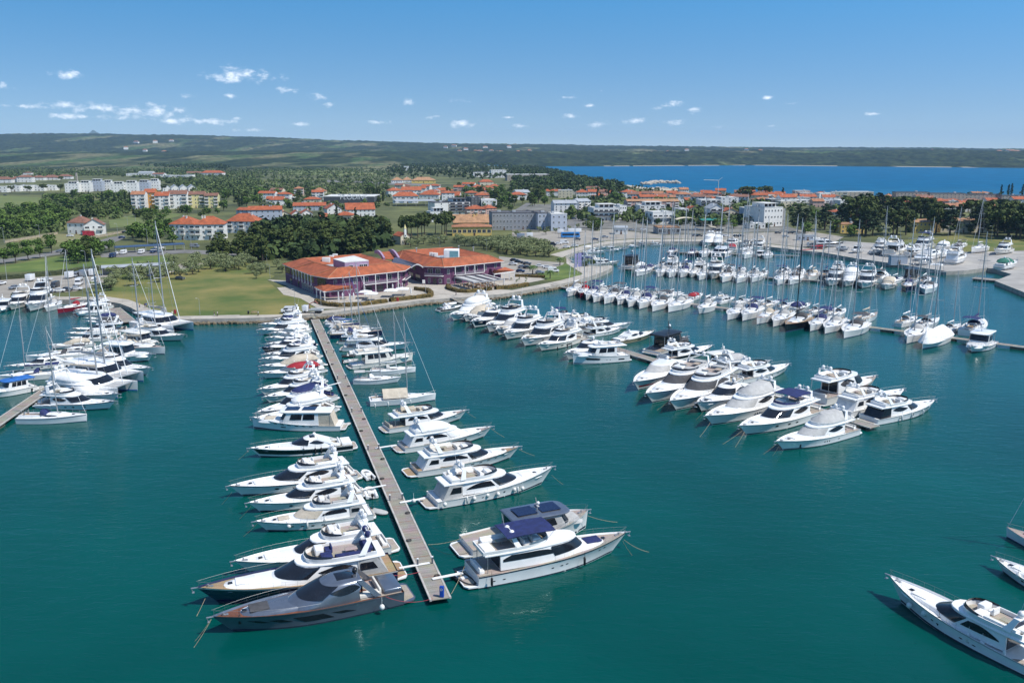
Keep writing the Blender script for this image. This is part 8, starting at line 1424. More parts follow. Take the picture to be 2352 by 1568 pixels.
def tree_proto(kind, v):
 """unit trees 10 m tall"""
 rng = random.Random(hash(kind) % 1 + v * 31 + sum(map(ord, kind))); root = empty({'umbrella': 'umbrella_pine', 'pine': 'pine_tree', 'olive': 'olive_tree', 'cypress': 'cypress_tree', 'cedar': 'cedar_tree', 'bush': 'bush', 'palm': 'palm_tree'}.get(kind, 'broadleaf_tree')); cs = []; tb = M()
 def br(a, b_, r0, r1): tb.tube([a, Vector(a).lerp(Vector(b_), .5) + Vector((rng.uniform(-.15, .15), rng.uniform(-.15, .15), 0)), b_], r0, 5, r1)
 if kind in ('pine', 'umbrella'):
  lo = .28 if kind == 'pine' else .60; wd = 3.0 if kind == 'pine' else 4.0
  lean = rng.uniform(-.6, .6); br((0, 0, 0), (lean, rng.uniform(-.3, .3), 8.6), .26, .08)
  for i in range(13 if kind == 'pine' else 11):
   z = 10 * rng.uniform(lo, .9); k = (z / 10 - lo) / (1 - lo); rr = wd * (math.sqrt(max(.05, 1 - k * .9)) if kind == 'pine' else .75 + .25 * math.sin(k * PI)) * rng.uniform(.35, .85); a = i * 2.4 + rng.uniform(-.5, .5); c = (lean * z / 10 + rr * math.cos(a), rr * math.sin(a), z); cs.append((c, rng.uniform(1.0, 1.7))); br((lean * z / 11, 0, z - 1.2), c, .09, .03)
  cs.append(((lean, 0, 9.0), 1.2)); cb = lr(rng, cs, 620, .34, .66, .7)
 elif kind == 'cypress':
  br((0, 0, 0), (0, 0, 5), .15, .05); cs = [((rng.uniform(-.15, .15), rng.uniform(-.15, .15), z), .95 * math.sin(PI * min(1, (z / 10.2)) ** .62) ** .8 + .12) for z in [.9 + .45 * i for i in range(20)]]; cb = lr(rng, cs, 420, .25, .42)
 elif kind == 'cedar':
  br((0, 0, 0), (.1, 0, 9.6), .28, .05)
  for i in range(22): z = 2.4 + 7.2 * i / 22; k = 1 - (z - 2.4) / 7.8; a = i * 2.4; rr = 3.2 * k ** .8 * rng.uniform(.6, 1.05); c = (rr * math.cos(a), rr * math.sin(a), z + rng.uniform(-.2, .4)); cs.append((c, .55 + .75 * k)); br((0, 0, z), c, .07, .03)
  cs.append(((0, 0, 9.7), .5)); cb = lr(rng, cs, 640, .28, .55, .45)
 elif kind == 'palm':
  br((0, 0, 0), (.1, 0, 5.5), .42, .32); cb = M()
  for i in range(26):
   a = i * 2.4; up = rng.uniform(-.1, 1.0); pts = [(0.1 + math.cos(a) * 3.6 * t, math.sin(a) * 3.6 * t, 5.6 + up * 3.2 * t - 3.4 * t * t) for t in (0, .35, .7, 1)]; w = Vector((-math.sin(a), math.cos(a), 0)) * .34; cb.loft([[Vector(p) - w * k, Vector(p) + Vector((0, 0, .12)), Vector(p) + w * k] for p, k in zip(pts, (.5, 1.2, 1, .1))], False)
 elif kind == 'bush': cs = [((rng.uniform(-3, 3), rng.uniform(-3, 3), rng.uniform(2, 6)), rng.uniform(2.2, 3.6)) for i in range(8)]; br((0, 0, 0), (0, 0, 4), .4, .1); cb = lr(rng, cs, 300, .55, 1.1)
 else:
  olive = kind == 'olive'; zt = .26 if olive else .16 if kind != 'round' else .30; n = 10
  br((0, 0, 0), (rng.uniform(-.4, .4), 0, 10 * zt + 1.6), .42 if olive else .30, .16)
  for i in range(n): a = i * 2.4; z = rng.uniform(zt * 10 + 1.4, 8.4); k = math.sin(PI * min(1, max(0, (z - zt * 10) / (10 - zt * 10) * .85 + .1))); rr = (4.2 if olive else 3.3) * k * rng.uniform(.5, .8); c = (rr * math.cos(a), rr * math.sin(a), z); cs.append((c, rng.uniform(1.5, 2.2))); br((0, 0, zt * 10), c, .12, .04)
  cb = lr(rng, cs, 720, .26, .48, .85) if olive else lr(rng, cs, 460, .38, .72, .85)
 cb.build('crown', LM[kind], root, 0)
 if tb.v: tb.build('trunk', BARK, root, 40)
 index_kids(root); return [root, False]
TREEG = {}
def tree(kind, p, h, grp, wide=1.0, nv=3):
 v = random.randrange(nv); k = (kind, v)
 if k not in TREES: TREES[k] = tree_proto(kind, v)
 t = TREES[k]
 if not t[1]: t[1] = True; o = t[0]
 else: o = copy_tree(t[0])
 s = h / 10; w = s * wide * random.uniform(.9, 1.12); o.location = p; o.rotation_euler = (0, 0, random.uniform(0, 6.28)); o.scale = (w, w, s); TREEG.setdefault(grp, []).append((o, kind)); return o
def scatter(kind, rp, n, h0, h1, grp, gap=3.0, wide=1.0, seed=1):
 P = [GZ(*q, LZ) if isinstance(q[0], str) else G(q[0], q[1], LZ) for q in rp]; rng = random.Random(seed + n); xs = [p.x for p in P]; ys = [p.y for p in P]; out = []; t = 0
 while len(out) < n and t < n * 60:
  t += 1; x, y = rng.uniform(min(xs), max(xs)), rng.uniform(min(ys), max(ys)); ins = False; j = len(P) - 1
  for i in range(len(P)):
   if (P[i].y > y) != (P[j].y > y) and x < (P[j].x - P[i].x) * (y - P[i].y) / (P[j].y - P[i].y) + P[i].x: ins = not ins
   j = i
  if ins and all((x - a) ** 2 + (y - b_) ** 2 > gap * gap for a, b_ in out): out.append((x, y)); tree(rng.choice(kind) if isinstance(kind, tuple) else kind, (x, y, LZ), rng.uniform(h0, h1), grp, wide)
def at(kind, reg, pts, h, grp, wide=1.0):
 for x, y in pts: tree(kind, GZ(reg, x, y, LZ), h * random.uniform(.9, 1.1), grp, wide)
scatter('pine', ln('R2', -60, 1080, 200, 1060, 700, 1000, 1150, 960, 1240, 1080, 1150, 1150, 860, 1170, 560, 1200, 300, 1215, -60, 1250), 52, 9, 15, 'in the grove behind the hotel', 4.5, 1.2)
scatter('umbrella', ln('R2', 1290, 1000, 1750, 960, 1760, 1020, 1420, 1040, 1300, 1030), 12, 13, 16, 'beside the chapel', 5.0, .95)
scatter('pine', ln('R1', 1800, 1150, 2352, 1100, 2352, 1235, 2060, 1230, 1830, 1180), 12, 9, 12, 'left of the hotel grove', 6, 1.3)
at('cypress', 'R2', [(232, 1030), (744, 870), (915, 870), (1450, 500), (1090, 640)], 13, 'among the pines')
scatter('olive', ln('A', 820, 120, 1180, -60, 1700, -130, 2300, -160, 2330, -90, 1700, 20, 1250, 80, 900, 150), 44, 4.8, 6.4, 'on the lawn by the car park', 4.5, 1.35)
scatter('olive', ln('R2', -60, 1300, 250, 1260, 260, 1330, -20, 1390), 9, 3.8, 5, 'left of the purple hotel', 4, 1.25)
scatter('olive', ln('R2', 1400, 1075, 1900, 1030, 1920, 1060, 1420, 1100), 12, 4.5, 5.5, 'behind the hotel roof', 5, 1.3)
scatter('olive', ln('R2', 1900, 1085, 2352, 1060) + ln('R3', 200, 1080, 340, 1110, 340, 1190, 0, 1170) + ln('R2', 2240, 1150), 48, 5, 6.5, 'in the dense olive grove', 4.2, 1.4)
scatter('olive', ln('R3', 0, 990, 600, 905, 640, 930, 300, 985, 0, 1010), 10, 3.5, 4.5, 'in front of the grey block', 6, 1.2)
at('round', 'R1', [(40, 1250), (145, 1240), (262, 1215), (370, 1195), (475, 1150), (130, 1170), (255, 1145), (355, 1120), (465, 1105), (1005, 1145)], 8, 'along the coast road', 1.05)
scatter(('broad', 'broad', 'pine'), ln('R1', 590, 1190, 700, 1120, 900, 1130, 930, 1200, 800, 1255, 620, 1240), 10, 9, 12, 'in the big clump by the bright lawn', 4, 1.2)
scatter('broad', ln('R1', 1160, 1060, 1250, 960, 1500, 930, 1650, 1000, 1630, 1055, 1300, 1075), 11, 9, 11, 'left of the white apartments', 5, 1.1)
scatter(('broad', 'broad', 'light'), ln('R1', -80, 1010, 0, 800, 300, 750, 560, 800, 640, 830, 560, 930, 420, 985, 180, 1000), 34, 8, 12, 'in the thicket left of the villa', 6, 1.3)
scatter(('broad', 'bush', 'cypress', 'broad'), ln('R1', 380, 700, 620, 620, 1200, 640, 1240, 760, 1060, 850, 700, 820, 480, 780), 34, 7, 12, 'in the wild scrub below the white terraces', 8, 1.3)
scatter(('broad', 'bush'), ln('R1', 1240, 780, 1700, 770, 2080, 760, 2100, 830, 1560, 820, 1400, 900, 1320, 920), 20, 6, 9, 'below the coloured flats', 6, 1.2)
at('umbrella', 'R1', [(105, 600), (270, 605), (405, 595), (560, 592), (1510, 590), (560, 500)], 11, 'before the white terraces', 1.2)
scatter(('pine', 'broad', 'cypress'), ln('R1', 2000, 760, 2020, 640, 2352, 600, 2352, 720, 2200, 770), 16, 8, 13, 'right of the coloured flats', 8, 1.2)
scatter(('broad', 'pine', 'cypress', 'light'), ln('R2', 0, 720, 0, 600, 600, 600, 620, 700, 300, 740), 26, 8, 13, 'left of the dark supermarket', 8, 1.2)
scatter(('pine', 'cypress', 'broad'), ln('R2', 1000, 730, 1020, 600, 1230, 580, 1240, 720), 14, 9, 14, 'right of the dark supermarket', 7, 1.0)
scatter(('broad', 'pine'), ln('R2', 1640, 600, 2000, 560, 2352, 600, 2352, 700, 2230, 720, 1900, 620), 24, 9, 13, 'around the orange roofed cluster', 8, 1.2)
scatter(('broad', 'pine'), ln('R3', 0, 730, 60, 660, 380, 620, 380, 700, 200, 740), 12, 9, 13, 'left of the white four storey block', 7, 1.1); at('pine', 'R3', [(240, 690), (255, 660), (2140, 690), (2110, 670)], 17, 'standing tall over the old houses', 1.3)
scatter(('broad', 'pine', 'cypress'), ln('R3', 740, 700, 760, 640, 1100, 620, 1100, 670, 1040, 690), 12, 8, 11, 'behind the modern white block', 7, 1.2); at('umbrella', 'R3', [(2160, 690), (2330, 660)], 17, 'rising above the roofs by the bay', 1.3)
scatter(('broad', 'bush'), ln('R3', 640, 945, 700, 880, 830, 900, 820, 950), 5, 6, 8, 'beside the town street', 4, 1.2); scatter(('broad', 'light', 'bush'), ln('R3', 1560, 860, 1800, 850, 2352, 900, 2352, 950, 2000, 925, 1560, 900), 14, 4, 7, 'behind the service station', 6, 1.3)
at('cypress', 'R4', [(133, 655), (2140, 612), (2235, 615), (2335, 618), (2205, 615)], 14, 'standing alone against the bay', 1.1)
at('cedar', 'R4', [(270, 955), (340, 960), (520, 935), (900, 985), (960, 990)], 17, 'dark trees beside the boatyard', 1.15); at('broad', 'R4', [(340, 975), (610, 960), (760, 1000), (820, 905), (700, 800), (930, 700), (430, 850), (330, 900)], 9, 'low trees at the boatyard edge', 1.3)
scatter(('pine', 'pine', 'cedar', 'umbrella'), ln('R4', 640, 900, 900, 800, 1500, 840, 1700, 930, 1660, 1010, 1250, 1030, 1040, 1010, 800, 1000), 34, 16, 22, 'behind the boatyard', 5, 1.2)
scatter(('pine', 'umbrella', 'cedar'), ln('R4', 1700, 920, 2000, 900, 2352, 900, 2600, 960, 2600, 1050, 2352, 1040, 2000, 1000), 36, 17, 22, 'at the right end of the boatyard', 5, 1.15)
at('palm', 'R3', [(440, 1262), (190, 1345), (350, 1385), (690, 1270)], 6, 'by the hotel car park'); at('bush', 'A', [(130, 180), (425, 140)], 2.2, 'clipped by the left promenade', 1.2); at('bush', 'R3', [(735, 1255), (660, 1270), (1160, 880), (1240, 900)], 3, 'near the basin point', 1.2)
scatter('palm', ln('K', 2020, 640, 2352, 640, 2352, 700, 2100, 700), 8, 1.6, 2.1, 'in pots on the paved terrace', 2.5, .7)
WORD = {'pine': 'dark green pine tree', 'umbrella': 'umbrella pine with bare trunk', 'broad': 'dark leafy tree', 'light': 'light green leafy tree', 'olive': 'silvery olive tree', 'cypress': 'slim dark cypress', 'cedar': 'layered dark cedar', 'bush': 'rounded green bush', 'round': 'round crowned street tree', 'palm': 'palm with arching fronds', 'brown': 'bronze leaved tree'}
for g_, L_ in TREEG.items():
 for kd in sorted({k for _, k in L_}):
  m_ = sorted((o for o, k in L_ if k == kd), key=lambda o: o.location.x / o.location.y)
  for i, o in enumerate(m_): tag(o, WORD[kd] + ' ' + g_ + (', ' + ordw(i + 1) + ' from left' if len(m_) > 1 else ''), 'palm' if kd == 'palm' else 'bush' if kd == 'bush' else 'tree', WORD[kd] + 's ' + g_)
# ---- woods and scrub that read as one mass
def mass(name, rps, n, h0, h1, m, label, q=26, seed=1, wide=.55, rows=None):
 rng = np.random.default_rng(seed); C = []; per = max(1, n // len(rps))
 for rp in rps:
  P = np.array([(lambda v: (v.x, v.y))(GZ(*p_, LZ) if isinstance(p_[0], str) else G(p_[0], p_[1], LZ)) for p_ in rp]); x0, y0 = P.min(0); x1, y1 = P.max(0); S = rng.uniform((x0, y0), (x1, y1), (per * 12, 2)); ins = np.zeros(len(S), bool); j = len(P) - 1
  for i in range(len(P)):
   c = (P[i, 1] > S[:, 1]) != (P[j, 1] > S[:, 1])
   with np.errstate(divide='ignore', invalid='ignore'): xx = (P[j, 0] - P[i, 0]) * (S[:, 1] - P[i, 1]) / (P[j, 1] - P[i, 1]) + P[i, 0]
   ins ^= c & (S[:, 0] < xx); j = i
  if rows: ins &= (np.sin(S[:, 1] / rows + np.sin(S[:, 0] / 90) * 1.5) > .55) | (rng.random(len(S)) < .12)
  C.append(S[ins][:per])
 C = np.concatenate(C); N = len(C); h = rng.uniform(h0, h1, N); D = rng.normal(size=(N, q, 3)); D /= np.linalg.norm(D, axis=2, keepdims=True); cen = np.zeros((N, q, 3)); cen[:, :, :2] = C[:, None, :]; rad = h * wide * .5
 cen += D * (rad[:, None, None] * rng.uniform(.6, 1.05, (N, q, 1))) * np.array([1, 1, .9]); cen[:, :, 2] += (h - rad)[:, None] * .98 + LZ - .3
 nr = D + rng.normal(scale=.45, size=D.shape) + np.array([0, 0, .25]); nr /= np.linalg.norm(nr, axis=2, keepdims=True); up = rng.normal(size=D.shape); u = np.cross(nr, up); u /= np.linalg.norm(u, axis=2, keepdims=True); w = np.cross(nr, u); s = (rad[:, None] * rng.uniform(.32, .6, (N, q)))[:, :, None]
 V = np.stack([cen + u * s, cen + w * s * .8, cen - u * s, cen - w * s * .8], 2).reshape(-1, 3); nf = N * q; me = bpy.data.meshes.new(name); me.vertices.add(len(V)); me.vertices.foreach_set('co', V.ravel()); me.loops.add(nf * 4); me.loops.foreach_set('vertex_index', np.arange(nf * 4, dtype=np.int32)); me.polygons.add(nf); me.polygons.foreach_set('loop_start', np.arange(0, nf * 4, 4, dtype=np.int32)); me.polygons.foreach_set('loop_total', np.full(nf, 4, dtype=np.int32)); me.update(calc_edges=True); me.materials.append(m)
 o = bpy.data.objects.new(name, me); COL.objects.link(o); tag(o, label, 'woods', kind='stuff')
def lf(n, a, b_): return leafm(n, a, b_, .06)
DW, SC_ = lf('far_dark_leaves', (0.020, 0.042, 0.015), (0.077, 0.115, 0.036)), lf('far_scrub_leaves', (0.042, 0.077, 0.021), (0.140, 0.182, 0.063))
mass('peninsula_woods', [ln('R2', 1200, 470, 1220, 330, 1700, 318, 2352, 350, 2352, 480, 2000, 500, 1700, 470), ln('R3', 0, 620, 0, 372, 250, 380, 500, 440, 700, 500, 980, 540, 1060, 580, 1000, 640, 700, 640, 300, 620)], 2600, 8, 15, DW, 'dark pine woods on the headland in front of the bay')
mass('coast_woods', [ln('R3', 980, 560, 1150, 540, 1500, 600, 1560, 625, 1500, 640, 1000, 640), ln('R3', 1850, 640, 2352, 630, 2352, 690, 2000, 690), ln('R4', 0, 630, 600, 650, 1200, 640, 2352, 620, 2352, 640, 1200, 660, 600, 690, 0, 690)], 300, 4, 7, DW, 'low coastal trees between the old houses and the bay', seed=2)
mass('inland_wood', [ln('R1', 1200, 335, 1300, 318, 1950, 330, 2150, 395, 1950, 398, 1500, 385, 1280, 360)], 500, 12, 18, DW, 'dark pine wood standing in the fields', seed=3)
mass('field_scrub', [ln('R1', -300, 400, -300, 335, 900, 335, 2352, 350, 2352, 400), ln('R1', -300, 470, -300, 400, 2352, 400, 2352, 480, 1460, 470, 1000, 440, 600, 450), ln('R1', 1460, 480, 2352, 480, 2352, 640, 1800, 600), ln('R2', 0, 480, 0, 320, 1200, 330, 1230, 480)], 9000, 3, 7, SC_, 'bushes and hedgerows dotted over the fields', 14, 4, 1.25, 30)
mass('near_scrub', [ln('R2', 0, 640, 0, 480, 1230, 480, 1230, 560, 640, 600)], 420, 3, 6, SC_, 'loose bushes around the supermarket', 20, 14, 1.2)
mass('thicket', [ln('R1', -80, 1030, -80, 760, 300, 730, 500, 740, 640, 820, 560, 950, 200, 1010), ln('R1', 380, 720, 400, 620, 1210, 620, 1230, 760, 1060, 850, 640, 810)], 900, 2.5, 5, SC_, 'tangled green scrub below the white terraces', 24, 5, 1.4)
mass('town_greenery', [ln('R2', 0, 760, 0, 560, 1230, 560, 1240, 740, 640, 780), ln('R2', 1640, 640, 2352, 560, 2352, 760, 1700, 680), ln('R3', 0, 700, 900, 640, 1560, 660, 2352, 700, 2352, 850, 740, 700), ln('R4', 0, 900, 0, 700, 2352, 720, 2352, 960, 1000, 960)], 800, 3, 6, SC_, 'garden trees and shrubs between the town houses', 24, 6, 1.0)
mass('street_trees', [ln('R3', 380, 720, 1000, 690, 2352, 710, 2352, 900, 1500, 900, 900, 860, 500, 860)], 620, 4, 9, SC_, 'leafy trees filling the streets between white blocks', 26, 16, .95)
mass('grove_undergrowth', [ln('R2', 0, 1240, 0, 900, 300, 880, 1180, 900, 1240, 1100, 800, 1190)], 320, 6, 10, DW, 'dense dark canopy inside the hotel grove', 30, 8, 1.1)
# ================================================================ cars, lamps, people
CPAINT = {'w': mat('white_car_paint', (.72, .72, .72), .25, var=.03, coat=.6), 'k': mat('black_car_paint', (.012, .013, .016), .2, var=.1, coat=.6), 'g': mat('silver_car_paint', (.34, .35, .37), .3, .5, var=.05, coat=.5), 'n': mat('navy_car_paint', (.014, .03, .09), .2, var=.1, coat=.6), 'r': mat('red_car_paint', (.36, .02, .02), .25, var=.05, coat=.6), 'd': mat('dark_grey_car_paint', (.07, .075, .085), .25, .3, var=.1, coat=.5), 'u': mat('blue_coach_paint', (.03, .20, .52), .25, var=.15, coat=.5)}
CP_ = {}
def car_proto(kind, c):
 L, W_, h0, h1 = {'car': (4.3, 1.8, .82, 1.48), 'van': (5.2, 2.0, 1.1, 2.3), 'camper': (6.6, 2.25, 1.2, 2.95), 'coach': (12.2, 2.55, 1.3, 3.6)}[kind]; p = CPAINT[c]; r = empty({'car': 'parked_car', 'van': 'parked_van', 'camper': 'camper_van', 'coach': 'coach'}[kind]); b = M(); b.rbox((0, 0, .30 + h0 / 2), (L, W_, h0 - .12), .22);
 x0, x1, t0, t1 = {'car': (-L * .46, L * .24, -L * .34, L * .08), 'van': (-L * .49, L * .40, -L * .485, L * .26), 'camper': (-L * .495, L * .42, -L * .49, L * .34), 'coach': (-L * .495, L * .49, -L * .49, L * .47)}[kind]; hw = W_ / 2 * .95; tw = hw * (.80 if kind == 'car' else .94); zt = h1
 b.loft([[(x0, -hw, h0), (x1, -hw, h0), (x1, hw, h0), (x0, hw, h0)], [(t0, -tw, zt - .06), (t1, -tw, zt - .06), (t1, tw, zt - .06), (t0, tw, zt - .06)], [(t0 + .1, -tw * .9, zt), (t1 - .1, -tw * .9, zt), (t1 - .1, tw * .9, zt), (t0 + .1, tw * .9, zt)]], True, False, True); b.build('body', p, r, 35)
 def L_(f, s): a = Vector((x0, s * hw, h0)).lerp(Vector((t0, s * tw, zt - .06)), f); c_ = Vector((x1, s * hw, h0)).lerp(Vector((t1, s * tw, zt - .06)), f); return a, c_
 lo, hi = (.12, .92) if kind == 'car' else (.10, .62); e = .015
 for s in (1, -1):
  a, c_ = L_(lo, s); d, f = L_(hi, s); q = M(); o = Vector((0, s * e, 0)); i0 = .06 if kind != 'van' else .62; q.quad(a.lerp(c_, i0) + o, a.lerp(c_, .95) + o, d.lerp(f, .95) + o, d.lerp(f, i0) + o); q.build('side_window', PANE, r, 0)
 for k, nm in ((1, 'windscreen'), (0, 'rear_window')): q = M(); a, b_, c_, d = L_(lo, 1)[k], L_(lo, -1)[k], L_(hi, -1)[k], L_(hi, 1)[k]; o = Vector((e if k else -e, 0, 0)); q.quad(*[v.lerp((a + b_ + c_ + d) / 4, .08) + o for v in (a, b_, c_, d)]); q.build(nm, PANE, r, 0)
 for x in (-L * .31, L * .31):
  for s in (1, -1): q = M(); q.loft([[(x + .33 * math.cos(a), s * (W_ / 2 - y), .33 + .33 * math.sin(a)) for a in [2 * PI * i / 10 for i in range(10)]] for y in (.22, -.01)], True, True, True); q.build('wheel', RUBBER, r, 30)
 for s in (1, -1): q = M(); q.rbox((L / 2 - .06, s * W_ * .34, .62), (.16, .36, .16), .05); q.build('headlight', FENDW, r, 30)
 index_kids(r); return [r, False]
def car(kind, c, reg, x, y, rz, label, group):
 k = (kind, c)
 if k not in CP_: CP_[k] = car_proto(kind, c)
 t = CP_[k]
 if not t[1]: t[1] = True; o = t[0]
 else: o = copy_tree(t[0])
 o.location = GZ(reg, x, y, LZ + .13); o.rotation_euler = (0, 0, R(rz)); tag(o, label, kind if kind != 'camper' else 'camper van', group)
CW = {'w': 'white', 'k': 'black', 'g': 'silver', 'n': 'navy', 'r': 'red', 'd': 'dark grey', 'u': 'blue'}
def lot(reg, grp, items):
 cnt = {}
 for it in sorted(items, key=lambda t: t[2]):
  kd, c, x, y, rz = it; k = (kd, c); cnt[k] = cnt.get(k, 0) + 1; n = sum(1 for t in items if t[:2] == k); car(kd, c, reg, x, y, rz, CW[c] + ' ' + {'camper': 'camper van', 'van': 'van', 'car': 'car', 'coach': 'coach'}[kd] + ' parked ' + grp + (', %s of them from left' % ordw(cnt[k]) if n > 1 else ''), 'vehicles ' + grp)
lot('R1', 'in the left car park', [('car', 'w', 12, 1438, 80), ('car', 'g', 125, 1478, -95), ('van', 'k', 370, 1475, -90), ('car', 'w', 430, 1402, 10), ('van', 'd', 508, 1460, -85), ('car', 'n', 465, 1508, -60), ('car', 'w', 545, 1505, 20), ('car', 'd', 622, 1495, -20), ('camper', 'w', 728, 1440, -75), ('car', 'w', 705, 1488, 5), ('van', 'w', 868, 1420, -70), ('car', 'w', 1225, 1360, -25), ('car', 'w', 1268, 1385, -20), ('car', 'n', 1400, 1365, 10), ('van', 'n', 1495, 1338, -15), ('car', 'w', 1772, 1275, 5), ('car', 'd', 1655, 1392, -20), ('van', 'd', 312, 1530, -90), ('car', 'k', 975, 1465, -20), ('car', 'n', 918, 1455, -20), ('van', 'g', 705, 1366, -90)])
lot('R1', 'on the coast road', [('van', 'n', 1035, 1188, -90), ('car', 'w', 1075, 1160, -80), ('van', 'w', 1135, 1158, -90), ('van', 'w', 1300, 1152, -90), ('van', 'n', 1410, 1146, -90), ('car', 'g', 1470, 1142, -85), ('van', 'w', 1465, 1112, 0), ('car', 'n', 1120, 1015, 10), ('car', 'g', 552, 1142, 15), ('car', 'w', 645, 998, 5), ('van', 'g', 1790, 1098, 0), ('car', 'k', 1150, 965, 10), ('car', 'd', 48, 622, 0)])
lot('R3', 'behind the sailboat basin', [('car', 'n', 85, 1050, 10), ('car', 'd', 122, 1058, 10), ('car', 'k', 165, 1037, -5), ('car', 'k', 205, 1046, -5), ('car', 'n', 315, 1080, 0), ('van', 'k', 365, 1082, 0), ('car', 'w', 426, 1070, 0), ('van', 'w', 480, 1062, 0), ('car', 'w', 498, 1102, -5), ('car', 'w', 576, 1090, -5), ('car', 'd', 600, 1030, -5), ('car', 'n', 762, 1030, 0), ('car', 'g', 855, 1008, 0), ('coach', 'u', 535, 1008, 6), ('car', 'g', 1095, 943, 0), ('car', 'w', 1205, 941, 0), ('car', 'd', 1680, 995, 0), ('car', 'k', 1722, 996, 0), ('van', 'g', 1910, 998, 0), ('car', 'w', 1965, 998, 0), ('car', 'k', 2060, 1000, 0), ('car', 'k', 2102, 1000, 0), ('car', 'k', 1915, 945, 0), ('car', 'n', 1865, 942, 0), ('car', 'w', 1700, 940, 0)])
lot('R3', 'beside the purple hotel', [('car', 'k', 20, 1225, -15), ('car', 'k', 65, 1242, -15), ('car', 'd', 138, 1256, -15), ('car', 'w', 8, 1258, -15), ('car', 'g', 95, 1288, -15), ('car', 'k', 142, 1292, -15), ('car', 'n', 78, 1325, -15), ('car', 'w', 257, 1278, -5), ('car', 'w', 326, 1290, -5), ('van', 'w', 378, 1325, 5), ('car', 'g', 255, 1338, -5)])
lot('R3', 'on the town streets', [('car', 'n', 568, 838, 10), ('car', 'n', 560, 822, 10), ('car', 'r', 618, 815, 5), ('car', 'w', 668, 790, 10), ('car', 'n', 700, 782, 10), ('car', 'k', 722, 770, 10), ('car', 'w', 165, 655, 0), ('car', 'r', 265, 775, 0), ('car', 'k', 145, 768, 0), ('car', 'g', 240, 775, 0)])
lot('R4', 'on the boatyard quay', [('car', 'k', 205, 970, 0), ('car', 'g', 160, 1005, 0), ('car', 'd', 90, 970, 0)])
car('van', 'w', 'B', 450, 325, 185, 'white delivery van on the promenade at the jetty head', 'vehicles at the jetty head')
def box_trailer(reg, x, y, rz, L, m, label):
 r = empty('box_trailer', GZ(reg, x, y, LZ + .1), R(rz)); b = M(); b.rbox((0, 0, 1.75), (L, 2.2, 2.5), .06); b.build('box', m, r, 30); b = M(); b.box((0, 0, .4), (L, 1.6, .18)); b.tube([(L / 2, 0, .45), (L / 2 + 1.2, 0, .45)], .08, 4); b.build('chassis', RF['d'], r, 0)
 for s in (1, -1): q = M(); q.loft([[(.3 * math.cos(a), s * (1.1 - y_), .3 + .3 * math.sin(a)) for a in [2 * PI * i / 10 for i in range(10)]] for y_ in (.2, -.02)], True, True, True); q.build('wheel', RUBBER, r, 30)
 tag(r, label, 'trailer', 'box trailers')
for a in (('R1', 280, 1405, -90, 4, CPAINT['w'], 'white box trailer with red sticker, far left of car park'), ('R1', 638, 1380, -90, 4, CPAINT['w'], 'white box trailer beside the dark hedge'), ('R1', 775, 1362, -90, 5, CPAINT['g'], 'grey box trailer between two white ones'), ('R1', 852, 1355, -80, 4, CPAINT['w'], 'white box trailer nearest the long shed'), ('R3', 80, 1012, 0, 5, CPAINT['g'], 'grey box trailer in the basin car park'), ('R3', 162, 1003, 0, 4, CPAINT['w'], 'white box trailer in the basin car park'), ('R3', 445, 970, 0, 4, CPAINT['w'], 'white trailer left of the long lorry'), ('R3', 575, 962, 4, 9, CPAINT['w'], 'long white lorry box behind the blue coach')): box_trailer(*a)
# crane lorry at the jetty head
r = empty('crane_lorry', GZ('B', 665, 325, LZ + .1), R(172)); b = M(); b.rbox((2.3, 0, 1.55), (1.8, 2.2, 2.1), .15); b.build('cab', CPAINT['w'], r, 30); b = M(); b.box((3.21, 0, 1.95), (.03, 1.9, .9)); b.build('windscreen', PANE, r, 0); b = M(); b.box((-1.4, 0, 1.0), (4.6, 2.2, .14)); b.box((-1.4, 1.08, 1.3), (4.6, .06, .5)); b.box((-1.4, -1.08, 1.3), (4.6, .06, .5)); b.build('flatbed', RF['w'], r, 0); b = M(); b.tube([(1.0, 0, .9), (1.0, 0, 3.0), (-1.2, 0, 4.0), (-2.2, 0, 3.2)], .18, 5); b.build('crane_arm', mat('faded_red_crane', (.30, .10, .07), .6, var=.2), r, 0)
for x in (2.2, -1.6, -2.7):
 for s in (1, -1): q = M(); q.loft([[(x + .45 * math.cos(a), s * (1.1 - y_), .45 + .45 * math.sin(a)) for a in [2 * PI * i / 10 for i in range(10)]] for y_ in (.3, 0)], True, True, True); q.build('wheel', RUBBER, r, 30)
tag(r, 'white flatbed lorry with red folding crane at the jetty head', 'lorry')
LPP = [None]
def lamp(reg, x, y, h, label):
 if LPP[0] is None:
  o = empty('street_lamp'); b = M(); b.tube([(0, 0, 0), (0, 0, 8)], .10, 6, .06); b.build('pole', RF['g'], o, 60); b = M(); b.tube([(0, 0, 7.9), (-.5, 0, 8.2), (-1.1, 0, 8.25)], .05, 4); b.build('arm', RF['g'], o, 0); b = M(); b.rbox((-1.3, 0, 8.25), (.7, .3, .14), .05); b.build('lamp_head', RF['w'], o, 30); LPP[0] = o; index_kids(o)
 else: o = copy_tree(LPP[0])
 o.location = GZ(reg, x, y, LZ); o.scale = (h / 8,) * 3; tag(o, label, 'street lamp', 'street lamps')
